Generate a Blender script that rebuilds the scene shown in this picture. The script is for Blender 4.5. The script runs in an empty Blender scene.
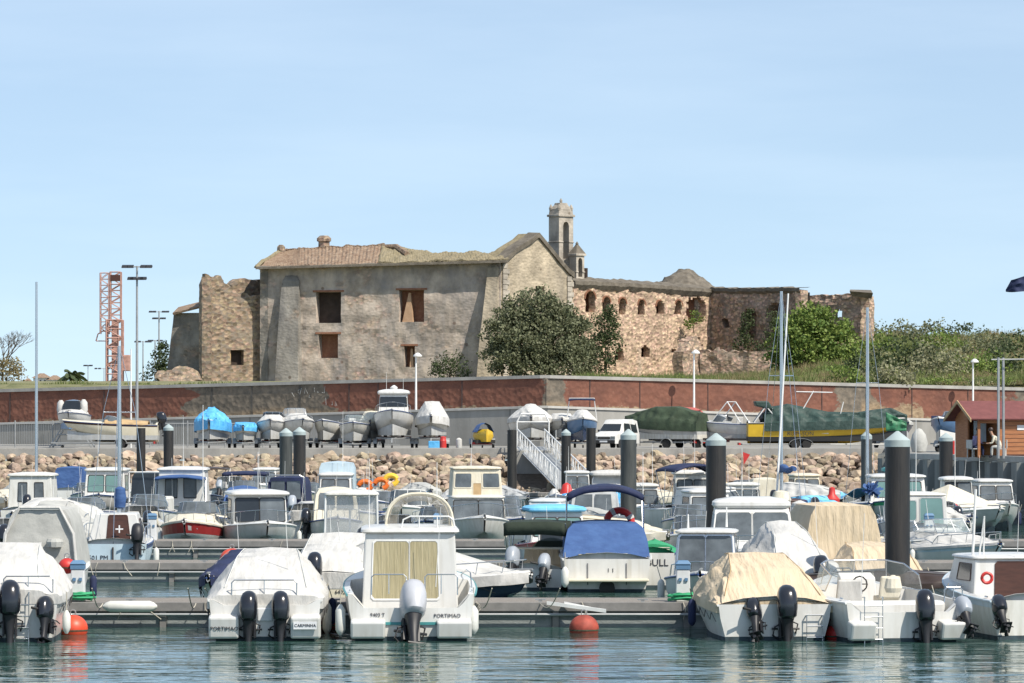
import bpy, bmesh, math, random
from mathutils import Vector, Matrix, noise as mnoise
R = math.radians
random.seed(7)
C = bpy.context.scene.collection
SC = bpy.context.scene
# ------------------------------------------------------------ camera, sky, sun, exposure
F = 4000.0; HY = 422.0; CZ = 4.7
cam_d = bpy.data.cameras.new('camera'); cam = bpy.data.objects.new('camera', cam_d); C.objects.link(cam)
cam.location = (0, 0, CZ); cam.rotation_euler = (R(90), 0, 0)
cam_d.sensor_width = 36; cam_d.lens = F/1024*36; cam_d.shift_y = (HY-341.5)/1024
cam_d.clip_start = 1; cam_d.clip_end = 20000
SC.camera = cam
SUN_EL, SUN_AZ = 50, 46          # azimuth: degrees to the right of straight behind the camera
sunv = Vector((math.sin(R(SUN_AZ))*math.cos(R(SUN_EL)), -math.cos(R(SUN_AZ))*math.cos(R(SUN_EL)), math.sin(R(SUN_EL))))
W = bpy.data.worlds.new("World"); SC.world = W; W.use_nodes = True
nt = W.node_tree; nt.nodes.clear(); N = nt.nodes.new; LK = nt.links.new
sky = N('ShaderNodeTexSky'); sky.sky_type = 'NISHITA'; sky.sun_disc = False
sky.sun_elevation = R(SUN_EL); sky.sun_rotation = math.atan2(sunv.x, sunv.y)
sky.air_density = 1.0; sky.dust_density = 0.6; sky.ozone_density = 1.5
tc = N('ShaderNodeTexCoord')
sx = N('ShaderNodeSeparateXYZ'); LK(tc.outputs['Generated'], sx.inputs[0])
# thin high cirrus, long level streaks
mp = N('ShaderNodeMapping'); mp.inputs['Scale'].default_value = (4, 4, 26); LK(tc.outputs['Generated'], mp.inputs[0])
nz = N('ShaderNodeTexNoise'); nz.inputs['Scale'].default_value = 1.6; nz.inputs['Detail'].default_value = 6; nz.inputs['Roughness'].default_value = .55
LK(mp.outputs[0], nz.inputs['Vector'])
rp = N('ShaderNodeValToRGB'); rp.color_ramp.elements[0].position = .42; rp.color_ramp.elements[0].color = (0,0,0,1)
rp.color_ramp.elements[1].position = .8; rp.color_ramp.elements[1].color = (.13,.13,.13,1); LK(nz.outputs['Fac'], rp.inputs[0])
# look a little higher into the sky than the bare horizon, where the air is bluer
lift = N('ShaderNodeVectorMath'); lift.operation = 'ADD'; lift.inputs[1].default_value = (0, 0, .07); LK(tc.outputs['Generated'], lift.inputs[0])
mul = N('ShaderNodeVectorMath'); mul.operation = 'MULTIPLY'; mul.inputs[1].default_value = (1, 1, 1.25); LK(lift.outputs[0], mul.inputs[0])
LK(mul.outputs[0], sky.inputs[0])
mx = N('ShaderNodeMixRGB'); LK(rp.outputs[0], mx.inputs[0]); pale = N('ShaderNodeMixRGB'); pale.inputs[0].default_value = .26; LK(sky.outputs[0], pale.inputs[1]); pale.inputs[2].default_value = (4.8,5.8,6.5,1); LK(pale.outputs[0], mx.inputs[1]); mx.inputs[2].default_value = (7.5, 8.3, 8.9, 1)
bg = N('ShaderNodeBackground'); bg.inputs[1].default_value = 0.110; LK(mx.outputs[0], bg.inputs[0])
wo = N('ShaderNodeOutputWorld'); LK(bg.outputs[0], wo.inputs[0])
sl = bpy.data.lights.new('sun', 'SUN'); sl.energy = 4.1; sl.angle = R(.5); sl.color = (1, .93, .82)
so = bpy.data.objects.new('sun', sl); C.objects.link(so); so.rotation_euler = sunv.to_track_quat('Z', 'Y').to_euler()
SC.view_settings.view_transform = 'Standard'; SC.view_settings.look = 'None'; SC.view_settings.gamma = 1
SC.view_settings.exposure = 0.55
try:
    SC.cycles.max_bounces = 6; SC.cycles.transparent_max_bounces = 12; SC.cycles.use_denoising = True
except Exception: pass

def P(px, py, d): return Vector(((px-512)*d/F, d, CZ-(py-HY)*d/F))
def PX(px, d): return (px-512)*d/F
def PZ(py, d): return CZ-(py-HY)*d/F

# ------------------------------------------------------------ mesh helpers
class MB:
    def __init__(s): s.v = []; s.f = []
    def quad(s, a, b, c, d):
        n = len(s.v); s.v += [tuple(a), tuple(b), tuple(c), tuple(d)]; s.f.append((n, n+1, n+2, n+3)); return s
    def poly(s, pts):
        n = len(s.v); s.v += [tuple(p) for p in pts]; s.f.append(tuple(range(n, n+len(pts)))); return s
    def box(s, x0, x1, y0, y1, z0, z1):
        return s.hexa([(x0,y0,z0),(x1,y0,z0),(x1,y1,z0),(x0,y1,z0)], [(x0,y0,z1),(x1,y0,z1),(x1,y1,z1),(x0,y1,z1)])
    def hexa(s, lo, hi): return s.loft([lo, hi], True, True)
    def loft(s, rings, closed=True, cap=False):
        n = len(s.v); k = len(rings[0])
        for r in rings: s.v += [tuple(p) for p in r]
        for i in range(len(rings)-1):
            for j in range(k if closed else k-1):
                a = n+i*k+j; b = n+i*k+(j+1) % k
                s.f.append((a, b, b+k, a+k))
        if cap:
            s.f.append(tuple(n+j for j in reversed(range(k)))); m = n+(len(rings)-1)*k
            s.f.append(tuple(m+j for j in range(k)))
        return s
    def tube(s, path, r, n=6, r2=None):
        path = [Vector(p) for p in path]; rings = []
        for i, p in enumerate(path):
            d = (path[min(i+1, len(path)-1)]-path[max(i-1, 0)])
            if d.length < 1e-9: d = Vector((0,0,1))
            d.normalize(); u = d.cross(Vector((0,0,1)))
            if u.length < .05: u = d.cross(Vector((0,1,0)))
            u.normalize(); w = u.cross(d)
            rr = r if r2 is None else r+(r2-r)*i/max(1, len(path)-1)
            rings.append([p+u*rr*math.cos(2*math.pi*k/n)+w*rr*math.sin(2*math.pi*k/n) for k in range(n)])
        return s.loft(rings, True, True)
    def lathe(s, prof, n=16, cx=0, cy=0, cz=0):
        return s.loft([[(cx+r*math.cos(2*math.pi*k/n), cy+r*math.sin(2*math.pi*k/n), cz+z) for k in range(n)] for r, z in prof], True, True)
    def grid(s, fn, nu, nv):
        n = len(s.v)
        for i in range(nu+1):
            for j in range(nv+1): s.v.append(tuple(fn(i/nu, j/nv)))
        for i in range(nu):
            for j in range(nv):
                a = n+i*(nv+1)+j; s.f.append((a, a+nv+1, a+nv+2, a+1))
        return s
    def xf(s, M): s.v = [tuple(M @ Vector(v)) for v in s.v]; return s
    def build(s, name, m=None, parent=None, smooth=False, bevel=0, thick=0, fixn=True):
        me = bpy.data.meshes.new(name); me.from_pydata(s.v, [], s.f)
        if fixn:
            bm = bmesh.new(); bm.from_mesh(me); bmesh.ops.recalc_face_normals(bm, faces=bm.faces); bm.to_mesh(me); bm.free()
        if m is not None: me.materials.append(M_[m] if isinstance(m, str) else m)
        if smooth:
            me.polygons.foreach_set('use_smooth', [True]*len(me.polygons))
            try: me.set_sharp_from_angle(angle=R(40))
            except Exception: pass
        o = bpy.data.objects.new(name, me); C.objects.link(o)
        if parent: o.parent = parent
        if thick:
            q = o.modifiers.new('t', 'SOLIDIFY'); q.thickness = thick
        if bevel:
            q = o.modifiers.new('b', 'BEVEL'); q.width = bevel; q.segments = 2; q.limit_method = 'ANGLE'
        return o
def tag(o, label=None, cat=None, group=None, kind=None):
    if label: o['label'] = label
    if cat: o['category'] = cat
    if group: o['group'] = group
    if kind: o['kind'] = kind
    return o
def empty(name, loc, rz, label, cat, group=None):
    o = bpy.data.objects.new(name, None); C.objects.link(o); o.location = loc; o.rotation_euler = (0, 0, rz)
    return tag(o, label, cat, group)
def copy_tree(o, parent=None):
    c = o.copy(); C.objects.link(c)
    if parent: c.parent = parent
    for ch in list(o.children): copy_tree(ch, c)
    return c
def nse(x, y=0, z=0): return mnoise.noise(Vector((x, y, z)))
def lerp(a, b, t): return a+(b-a)*t
def interp(pts, x):
    if x <= pts[0][0]: return pts[0][1:]
    for a, b in zip(pts, pts[1:]):
        if x <= b[0]:
            t = (x-a[0])/(b[0]-a[0]); return tuple(lerp(p, q, t) for p, q in zip(a[1:], b[1:]))
    return pts[-1][1:]

# ------------------------------------------------------------ materials
M_ = {}
def mat(name, col, rough=.5, var=.12, vs=2.0, bump=0, bs=12, metal=0, alpha=1, col2=None, vs2=None, stretch=(1,1,1), rnd=0, coat=0, spec=None, detail=5, sharp=None, grime=0):
    m = bpy.data.materials.new(name); m.use_nodes = True; t = m.node_tree; n = t.nodes.new; l = t.links.new
    b = t.nodes['Principled BSDF']; b.inputs['Roughness'].default_value = rough; b.inputs['Metallic'].default_value = metal
    b.inputs['Alpha'].default_value = alpha
    if coat: b.inputs['Coat Weight'].default_value = coat
    if spec is not None: b.inputs['Specular IOR Level'].default_value = spec
    c = n('ShaderNodeTexCoord'); g = n('ShaderNodeMapping'); g.inputs['Scale'].default_value = stretch; l(c.outputs['Object'], g.inputs[0])
    z = n('ShaderNodeTexNoise'); z.inputs['Scale'].default_value = vs; z.inputs['Detail'].default_value = detail; z.inputs['Roughness'].default_value = .6
    l(g.outputs[0], z.inputs['Vector'])
    r = n('ShaderNodeValToRGB')
    lo, hi = sharp or (.3, .7)
    r.color_ramp.elements[0].position = lo; r.color_ramp.elements[1].position = hi
    c2 = col2 or tuple(min(1, x*(1+var)) for x in col); c1 = col if col2 else tuple(x*(1-var) for x in col)
    r.color_ramp.elements[0].color = (*c1, 1); r.color_ramp.elements[1].color = (*c2, 1); l(z.outputs['Fac'], r.inputs[0])
    src = r.outputs[0]
    if rnd:
        oi = n('ShaderNodeObjectInfo'); ge = n('ShaderNodeNewGeometry'); ad = n('ShaderNodeMath'); ad.operation = 'ADD'
        l(oi.outputs['Random'], ad.inputs[0]); l(ge.outputs['Random Per Island'], ad.inputs[1])
        fr = n('ShaderNodeMath'); fr.operation = 'FRACT'; l(ad.outputs[0], fr.inputs[0])
        mr = n('ShaderNodeMapRange'); mr.inputs[3].default_value = 1-rnd; mr.inputs[4].default_value = 1+rnd; l(fr.outputs[0], mr.inputs[0])
        hs = n('ShaderNodeHueSaturation'); l(src, hs.inputs['Color']); l(mr.outputs[0], hs.inputs['Value'])
        m2 = n('ShaderNodeMapRange'); m2.inputs[3].default_value = .5-rnd*.05; m2.inputs[4].default_value = .5+rnd*.05
        f2 = n('ShaderNodeMath'); f2.operation = 'MULTIPLY'; f2.inputs[1].default_value = 7.31; l(fr.outputs[0], f2.inputs[0])
        f3 = n('ShaderNodeMath'); f3.operation = 'FRACT'; l(f2.outputs[0], f3.inputs[0]); l(f3.outputs[0], m2.inputs[0]); l(m2.outputs[0], hs.inputs['Hue'])
        src = hs.outputs[0]
    if grime:   # scum and rust weeping up from the waterline, rain streaks
        sz = n('ShaderNodeSeparateXYZ'); l(c.outputs['Object'], sz.inputs[0]); g2 = n('ShaderNodeMapping'); g2.inputs['Scale'].default_value = (5,5,.5); l(c.outputs['Object'], g2.inputs[0])
        z3 = n('ShaderNodeTexNoise'); z3.inputs['Scale'].default_value = 1.3; z3.inputs['Detail'].default_value = 6; l(g2.outputs[0], z3.inputs['Vector'])
        q = n('ShaderNodeMapRange'); q.inputs[1].default_value = .42; q.inputs[2].default_value = .0; l(sz.outputs[2], q.inputs[0])
        a1 = n('ShaderNodeMath'); a1.operation = 'MULTIPLY_ADD'; l(z3.outputs['Fac'], a1.inputs[0]); a1.inputs[1].default_value = 1.5; a1.inputs[2].default_value = -.55
        a2 = n('ShaderNodeMath'); a2.operation = 'MULTIPLY'; a2.use_clamp = True; l(q.outputs[0], a2.inputs[0]); l(a1.outputs[0], a2.inputs[1])
        r4 = n('ShaderNodeValToRGB'); r4.color_ramp.elements[0].position = .52; r4.color_ramp.elements[0].color = (0,0,0,1); r4.color_ramp.elements[1].position = .75; r4.color_ramp.elements[1].color = (.35,.35,.35,1); l(z3.outputs['Fac'], r4.inputs[0])
        a3 = n('ShaderNodeMath'); a3.operation = 'MAXIMUM'; l(a2.outputs[0], a3.inputs[0]); l(r4.outputs[0], a3.inputs[1]); a4 = n('ShaderNodeMath'); a4.operation = 'MULTIPLY'; l(a3.outputs[0], a4.inputs[0]); a4.inputs[1].default_value = grime
        m3 = n('ShaderNodeMixRGB'); l(a4.outputs[0], m3.inputs[0]); l(src, m3.inputs[1]); m3.inputs[2].default_value = (.26,.22,.13,1); src = m3.outputs[0]
    l(src, b.inputs['Base Color'])
    if bump:
        z2 = n('ShaderNodeTexNoise'); z2.inputs['Scale'].default_value = bs; z2.inputs['Detail'].default_value = 4; l(g.outputs[0], z2.inputs['Vector'])
        bp = n('ShaderNodeBump'); bp.inputs['Strength'].default_value = 1; bp.inputs['Distance'].default_value = bump
        l(z2.outputs['Fac'], bp.inputs['Height']); l(bp.outputs[0], b.inputs['Normal'])
    M_[name] = m; return m
mat('gelcoat', (.56,.555,.53), .28, col2=(.68,.675,.65), vs=1.5, stretch=(1,1,.5), grime=.75)
mat('gelcoat_old', (.56,.55,.50), .4, col2=(.70,.69,.65), vs=2.5, stretch=(2,2,.6), grime=.9)
mat('gelcoat_cream', (.62,.56,.42), .35, col2=(.72,.66,.52), vs=2)
mat('gelcoat_grey', (.36,.37,.37), .4, col2=(.48,.49,.49), vs=2, grime=.6)
mat('gelcoat_blue', (.10,.20,.36), .3)
mat('gelcoat_lightblue', (.45,.56,.63), .35, grime=.8)
mat('gelcoat_navy', (.02,.035,.08), .25)
mat('gelcoat_red', (.30,.03,.03), .35)
mat('gelcoat_yellow', (.62,.40,.03), .4)
mat('stripe_teal', (.06,.26,.27), .4); mat('stripe_navy', (.02,.05,.16), .35); mat('stripe_red', (.4,.04,.04), .4); mat('stripe_black', (.02,.02,.02), .4)
mat('antifoul', (.03,.05,.06), .8, var=.5, vs=5)
mat('slime', (.05,.06,.035), .9, var=.5, vs=6)
mat('lilac',(.30,.26,.42),.8)
mat('canvas_white', (.45,.44,.415), .8, col2=(.56,.553,.53), vs=2, bump=.05, bs=1.6, stretch=(3.2,.8,1.2))
mat('canvas_beige', (.50,.40,.27), .9, col2=(.61,.50,.36), vs=1.6, bump=.09, bs=1.5, stretch=(4,.7,.9))
mat('canvas_cream', (.55,.50,.39), .85, col2=(.66,.62,.51), vs=2, bump=.04, bs=1.6, stretch=(3,.8,1.2))
mat('canvas_blue', (.03,.075,.21), .8, col2=(.05,.115,.28), vs=2, bump=.06, bs=1.5, stretch=(1.2,1,2.5))
mat('canvas_navy', (.012,.02,.065), .8, var=.3, bump=.02, bs=5)
mat('canvas_green', (.018,.028,.018), .85, var=.3, bump=.02, bs=5)
mat('canvas_grey', (.34,.34,.32), .85, col2=(.46,.46,.43), bump=.02, bs=5)
mat('canvas_lightblue', (.10,.40,.68), .8, col2=(.22,.54,.78), vs=2, bump=.02, bs=5)
mat('tarp_darkgreen', (.012,.034,.028), .65, col2=(.03,.062,.052), vs=2.5, bump=.06, bs=3)
mat('tarp_blue', (.06,.32,.62), .5, col2=(.13,.45,.75), bump=.04, bs=4)
mat('motor_black', (.012,.013,.018), .22, var=.2, coat=.5); mat('motor_grey', (.33,.36,.40), .35); mat('motor_lower', (.015,.015,.018), .5, var=.4)
mat('motor_silver', (.42,.43,.46), .3)
mat('steel', (.55,.56,.57), .25, metal=.9, var=.05); mat('white_metal', (.72,.72,.70), .4); mat('galvanised', (.34,.35,.35), .5, metal=.4)
mat('glass_dark', (.02,.025,.03), .08, var=.2, vs=1); mat('glass_teal', (.13,.23,.22), .12, var=.2, vs=.8); mat('glass_grey', (.10,.115,.125), .1, var=.5, vs=1.2)
mat('vinyl_clear', (.55,.56,.56), .15, var=.1, alpha=.38, vs=2)
mat('vinyl_tan', (.50,.45,.36), .2, var=.35, alpha=.62, vs=1.5)
mat('glass_clear', (.42,.5,.5), .06, var=.1, alpha=.28)
mat('curtain', (.30,.26,.15), .9, col2=(.43,.38,.24), vs=3, stretch=(6,6,.4), bump=.03, bs=4)
mat('rubber', (.02,.02,.02), .7, var=.3); mat('rubber_grey', (.16,.16,.17), .6)
mat('fender_white', (.62,.62,.58), .5, var=.12); mat('buoy_orange', (.62,.07,.03), .45, var=.15, vs=4); mat('buoy_old', (.30,.055,.035), .7, var=.35, vs=5)
mat('orange', (.75,.16,.02), .6); mat('yellow', (.8,.5,.04), .6); mat('red', (.5,.03,.025), .5)
mat('wood_dark', (.06,.022,.014), .5, var=.3, vs=3, stretch=(1,1,6)); mat('wood_tan', (.42,.29,.15), .7, var=.25)
mat('rope_green', (.03,.30,.13), .8); mat('rope', (.45,.42,.35), .9, var=.3); mat('rope_dark', (.06,.06,.06), .9)
mat('steel_dark', (.03,.032,.034), .55, var=.35, vs=3, stretch=(1,1,.2)); mat('brownblack', (.045,.030,.024), .5)
mat('pile_steel', (.014,.014,.015), .5, col2=(.034,.030,.026), vs=2.5, stretch=(2,2,.3), bump=.01, bs=10)
mat('pile_grey', (.03,.034,.034), .55, col2=(.075,.08,.075), vs=2.5, stretch=(2,2,.3), bump=.01, bs=10)
mat('pile_cap', (.32,.38,.38), .6, var=.15)
mat('pile_weed', (.015,.018,.012), .9, var=.5, vs=8)
mat('deck_plank', (.17,.15,.13), .9, col2=(.27,.245,.215), vs=6, stretch=(8,1,1), bump=.01)
mat('pontoon_rail', (.15,.145,.14), .7, col2=(.23,.22,.21), vs=4); mat('pontoon_float', (.17,.19,.19), .8, col2=(.27,.29,.285), vs=2, stretch=(1,1,3), bump=.01)
mat('pedestal_white', (.62,.63,.63), .5); mat('pedestal_blue', (.10,.20,.33), .5)
mat('concrete', (.24,.235,.22), .9, col2=(.36,.35,.32), vs=1.0, stretch=(1,1,.6), bump=.01, bs=9)
mat('concrete_stain', (.22,.215,.195), .9, col2=(.34,.33,.305), vs=.5, stretch=(1.2,1.2,.4), bump=.01, bs=9)
mat('concrete_light', (.42,.41,.38), .9, var=.12, vs=2)
mat('tyre', (.018,.018,.018), .85); mat('rim', (.42,.43,.44), .4, metal=.5)
mat('ink', (.02,.02,.03), .7, var=0); mat('ink_red', (.3,.03,.03), .7, var=0); mat('ink_white', (.75,.75,.75), .7, var=0)
mat('plate_white', (.66,.67,.68), .5)
# ------------------------------------------------------------ water
def make_water():
    m = bpy.data.materials.new('harbour_water'); m.use_nodes = True; t = m.node_tree; n = t.nodes.new; l = t.links.new
    b = t.nodes['Principled BSDF']; b.inputs['Base Color'].default_value = (.036,.088,.072,1); b.inputs['Roughness'].default_value = .02; b.inputs['IOR'].default_value = 1.33
    c = n('ShaderNodeTexCoord')
    def nz(scale, st, det, dist):
        g = n('ShaderNodeMapping'); g.inputs['Scale'].default_value = st; l(c.outputs['Object'], g.inputs[0])
        z = n('ShaderNodeTexNoise'); z.inputs['Scale'].default_value = scale; z.inputs['Detail'].default_value = det; z.inputs['Roughness'].default_value = .5; z.inputs['Distortion'].default_value = .4; l(g.outputs[0], z.inputs['Vector'])
        k = n('ShaderNodeMath'); k.operation = 'MULTIPLY'; k.inputs[1].default_value = dist; l(z.outputs['Fac'], k.inputs[0]); return k.outputs[0]
    a = nz(.9, (.5, 1, 1), 2, .062); d = nz(3.2, (.55, 1, 1), 2, .02); e = nz(.18, (.6, 1, 1), 2, .16)
    s1 = n('ShaderNodeMath'); l(a, s1.inputs[0]); l(d, s1.inputs[1]); s2 = n('ShaderNodeMath'); l(s1.outputs[0], s2.inputs[0]); l(e, s2.inputs[1])
    bp = n('ShaderNodeBump'); bp.inputs['Strength'].default_value = 1; bp.inputs['Distance'].default_value = 1.0; l(s2.outputs[0], bp.inputs['Height']); l(bp.outputs[0], b.inputs['Normal'])
    M_['water'] = m
make_water()
tag(MB().quad((-900,-400,0),(900,-400,0),(900,260,0),(-900,260,0)).build('water', 'water'), kind='structure')

# ------------------------------------------------------------ quay
EDGE = [(-160,250),(PX(884,250),250),(PX(884,250)+.5,246),(PX(886,210),210),(PX(1100,176),176),(160,150)]
mb = MB()
top = [(x,y,3.0) for x,y in EDGE]+[(160,330,3.0),(-160,330,3.0)]
mb.poly(top)
mat('quay_ground', (.20,.19,.17), .95, col2=(.29,.28,.255), vs=.6, bump=.02, bs=6)
tag(mb.build('quay', 'quay_ground'), kind='structure')
mb = MB()     # concrete kerb band along the edge
for (x0,y0),(x1,y1) in zip(EDGE[:3], EDGE[1:3]):
    mb.hexa([(x0,y0-.25,2.35),(x1,y1-.25,2.35),(x1,y1+.35,2.35),(x0,y0+.35,2.35)], [(x0,y0-.25,3.08),(x1,y1-.25,3.08),(x1,y1+.35,3.08),(x0,y0+.35,3.08)])
tag(mb.build('quay_edge', 'concrete', bevel=.03), kind='structure')
# sheet pile wall with coping
mat('sheet_pile', (.13,.135,.13), .7, col2=(.25,.26,.25), vs=1.3, stretch=(1,1,.25), bump=.01)
def sheet(a, b, z0, z1):
    a = Vector((*a,0)); b = Vector((*b,0)); d = (b-a); L = d.length; d.normalize(); nrm = Vector((d.y,-d.x,0))
    pts = []; u = 0; k = 0
    while u < L:
        o = [0,.0,.45,.45][k % 4]; pts.append(a+d*u+nrm*(.45-o)); u += [.85,.2,.85,.2][k % 4]; k += 1
    return MB().loft([[p+Vector((0,0,z0)) for p in pts],[p+Vector((0,0,z1)) for p in pts]], False)
wl = tag(sheet(EDGE[3], EDGE[4], -1, 2.8).build('sheet_pile_wall', 'sheet_pile'), 'corrugated grey sheet pile quay wall below the wooden kiosk', 'wall')
x0,y0 = EDGE[3]; x1,y1 = EDGE[4]
MB().hexa([(x0,y0-.6,2.8),(x1,y1-.6,2.8),(x1,y1+.5,2.8),(x0,y0+.5,2.8)],[(x0,y0-.6,3.1),(x1,y1-.6,3.1),(x1,y1+.5,3.1),(x0,y0+.5,3.1)]).build('coping', 'concrete_light', wl, bevel=.03)
sheet(EDGE[2], EDGE[3], -1, 2.98).build('return_wall', 'sheet_pile', wl)

# ------------------------------------------------------------ riprap
mat('rock', (.20,.15,.105), .95, col2=(.43,.345,.255), vs=1.7, rnd=.42, bump=.05, bs=5)
mat('bank_dark', (.09,.07,.05), .95, var=.4, vs=3)
mb = MB(); mb.quad((-160,249.8,2.3),(PX(884,250),249.8,2.3),(PX(884,250),236,-1),(-160,236,-1))
tag(mb.build('embankment', 'bank_dark'), kind='structure')
def rock_mesh(k):
    bm = bmesh.new(); bmesh.ops.create_icosphere(bm, subdivisions=2, radius=.5)
    rr = random.Random(k); st = (rr.uniform(.9,1.3), rr.uniform(.8,1.1), rr.uniform(.65,.9))
    planes = [(Vector((rr.gauss(0,1),rr.gauss(0,1),rr.gauss(0,1))).normalized(), rr.uniform(.26,.40)) for _ in range(12)]
    for v in bm.verts:
        for nn, dd in planes:
            q = v.co.dot(nn)
            if q > dd: v.co -= nn*(q-dd)
        v.co += Vector((nse(v.co.x*4+k,v.co.y*4,v.co.z*4),nse(v.co.y*4,k,v.co.z*4),0))*.05
        v.co = Vector((v.co.x*st[0],v.co.y*st[1],v.co.z*st[2]))*1.25
    me = bpy.data.meshes.new('boulder'); bm.to_mesh(me); bm.free(); me.materials.append(M_['rock']); return me
RM = [rock_mesh(k) for k in range(14)]
rocks = []
row = 0; yy = 249.2
rr = random.Random(3)
while yy > 236.6:
    t = (249.2-yy)/12.6; zz = 2.45-3.0*t
    x = -42+(row % 2)*.4
    while x < PX(880,250)+.4:
        sc = rr.uniform(.36,.82)*(1 if rr.random() < .9 else 1.4)
        px = 512+x*F/yy; py = HY+(CZ-zz)*F/yy
        gw = 506 < px < 566
        if not (gw and zz > -9 and rr.random() < 1 and zz > .6):
            rocks.append((x+rr.uniform(-.2,.2), yy+rr.uniform(-.25,.25), zz+rr.uniform(-.08,.12), sc, px, py))
        x += .55+rr.uniform(-.12,.16)
    yy -= .6; row += 1
vis = [r for r in rocks if -5 < r[4] < 884 and r[5] < 487]
vis.sort(key=lambda r: -r[3]/r[1]); near = set(id(r) for r in vis[:300])
bmst = MB()
first = None
for i, r in enumerate(rocks):
    e = Matrix.Translation((r[0],r[1],r[2])) @ Matrix.Rotation(rr.uniform(0,6.28),4,'Z') @ Matrix.Rotation(rr.uniform(-.6,.6),4,'X') @ Matrix.Scale(r[3],4)
    me = RM[i % len(RM)]
    if id(r) in near:
        o = bpy.data.objects.new('boulder', me); C.objects.link(o); o.matrix_world = e
        tag(o, 'rough tan boulder in the rock bank below the quay', 'rock', 'boulders of the rock bank below the quay')
    else:
        n0 = len(bmst.v); bmst.v += [tuple(e @ v.co) for v in me.vertices]; bmst.f += [tuple(n0+q for q in p.vertices) for p in me.polygons]
o = bmst.build('rock_rubble', 'rock', fixn=False); tag(o, 'smaller tan rocks filling the bank below the quay', 'rocks', kind='stuff')
# concrete abutment under the gangway
tag(MB().box(PX(511,247),PX(556,247),246.5,250,-1,2.95).build('gangway_abutment', 'concrete_stain', bevel=.03), 'stained grey concrete block under the top of the white gangway', 'abutment')

# ------------------------------------------------------------ retaining walls behind the quay
CN = (PX(545,282), 282.0)
DL, DR = (PX(-420,330), 330.0), (PX(1420,330), 330.0)
def wpath(px):      # distance of the wall plane seen at pixel column px
    a, b = (CN, DL) if px < 545 else (CN, DR)
    k = (px-512)/F; dx, dy = b[0]-a[0], b[1]-a[1]
    t = (k*a[1]-a[0])/(dx-k*dy); return a[1]+dy*t
def ledge_py(px): return 406+(545-px)*17/545 if px < 545 else 406+(px-545)*16/479
def crest_py(px): return 375+(545-px)*14/545 if px < 545 else 375+(px-545)*12.5/479
cols = [-420+q*8 for q in range(231)]
mb = MB(); rings = []
lo, hi = [], []
for px in cols:
    d = wpath(px); lo.append((PX(px,d), d, 2.9)); hi.append((PX(px,d), d, PZ(ledge_py(px), d)))
mb.loft([lo, hi], False)
w = tag(mb.build('lower_wall', 'concrete_stain'), 'long stained grey concrete wall behind the boats stored on the quay', 'wall')
mb = MB(); back = [(x, y+5.2, z) for x,y,z in hi]; fr = [(x,y-.12,z+.02) for x,y,z in hi]; frl = [(x,y-.12,z-.14) for x,y,z in hi]
mb.loft([frl, fr, [(x,y,z+.05) for x,y,z in back]], False)
mb.build('ledge', 'concrete_light', w)
for px in range(-400, 1420, 130):     # expansion joints
    d = wpath(px)-.012; MB().box(PX(px,d)-.02, PX(px,d)+.02, d-.01, d+.02, 3, PZ(ledge_py(px),d)-.15).build('joint', 'steel_dark', w)

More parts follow.
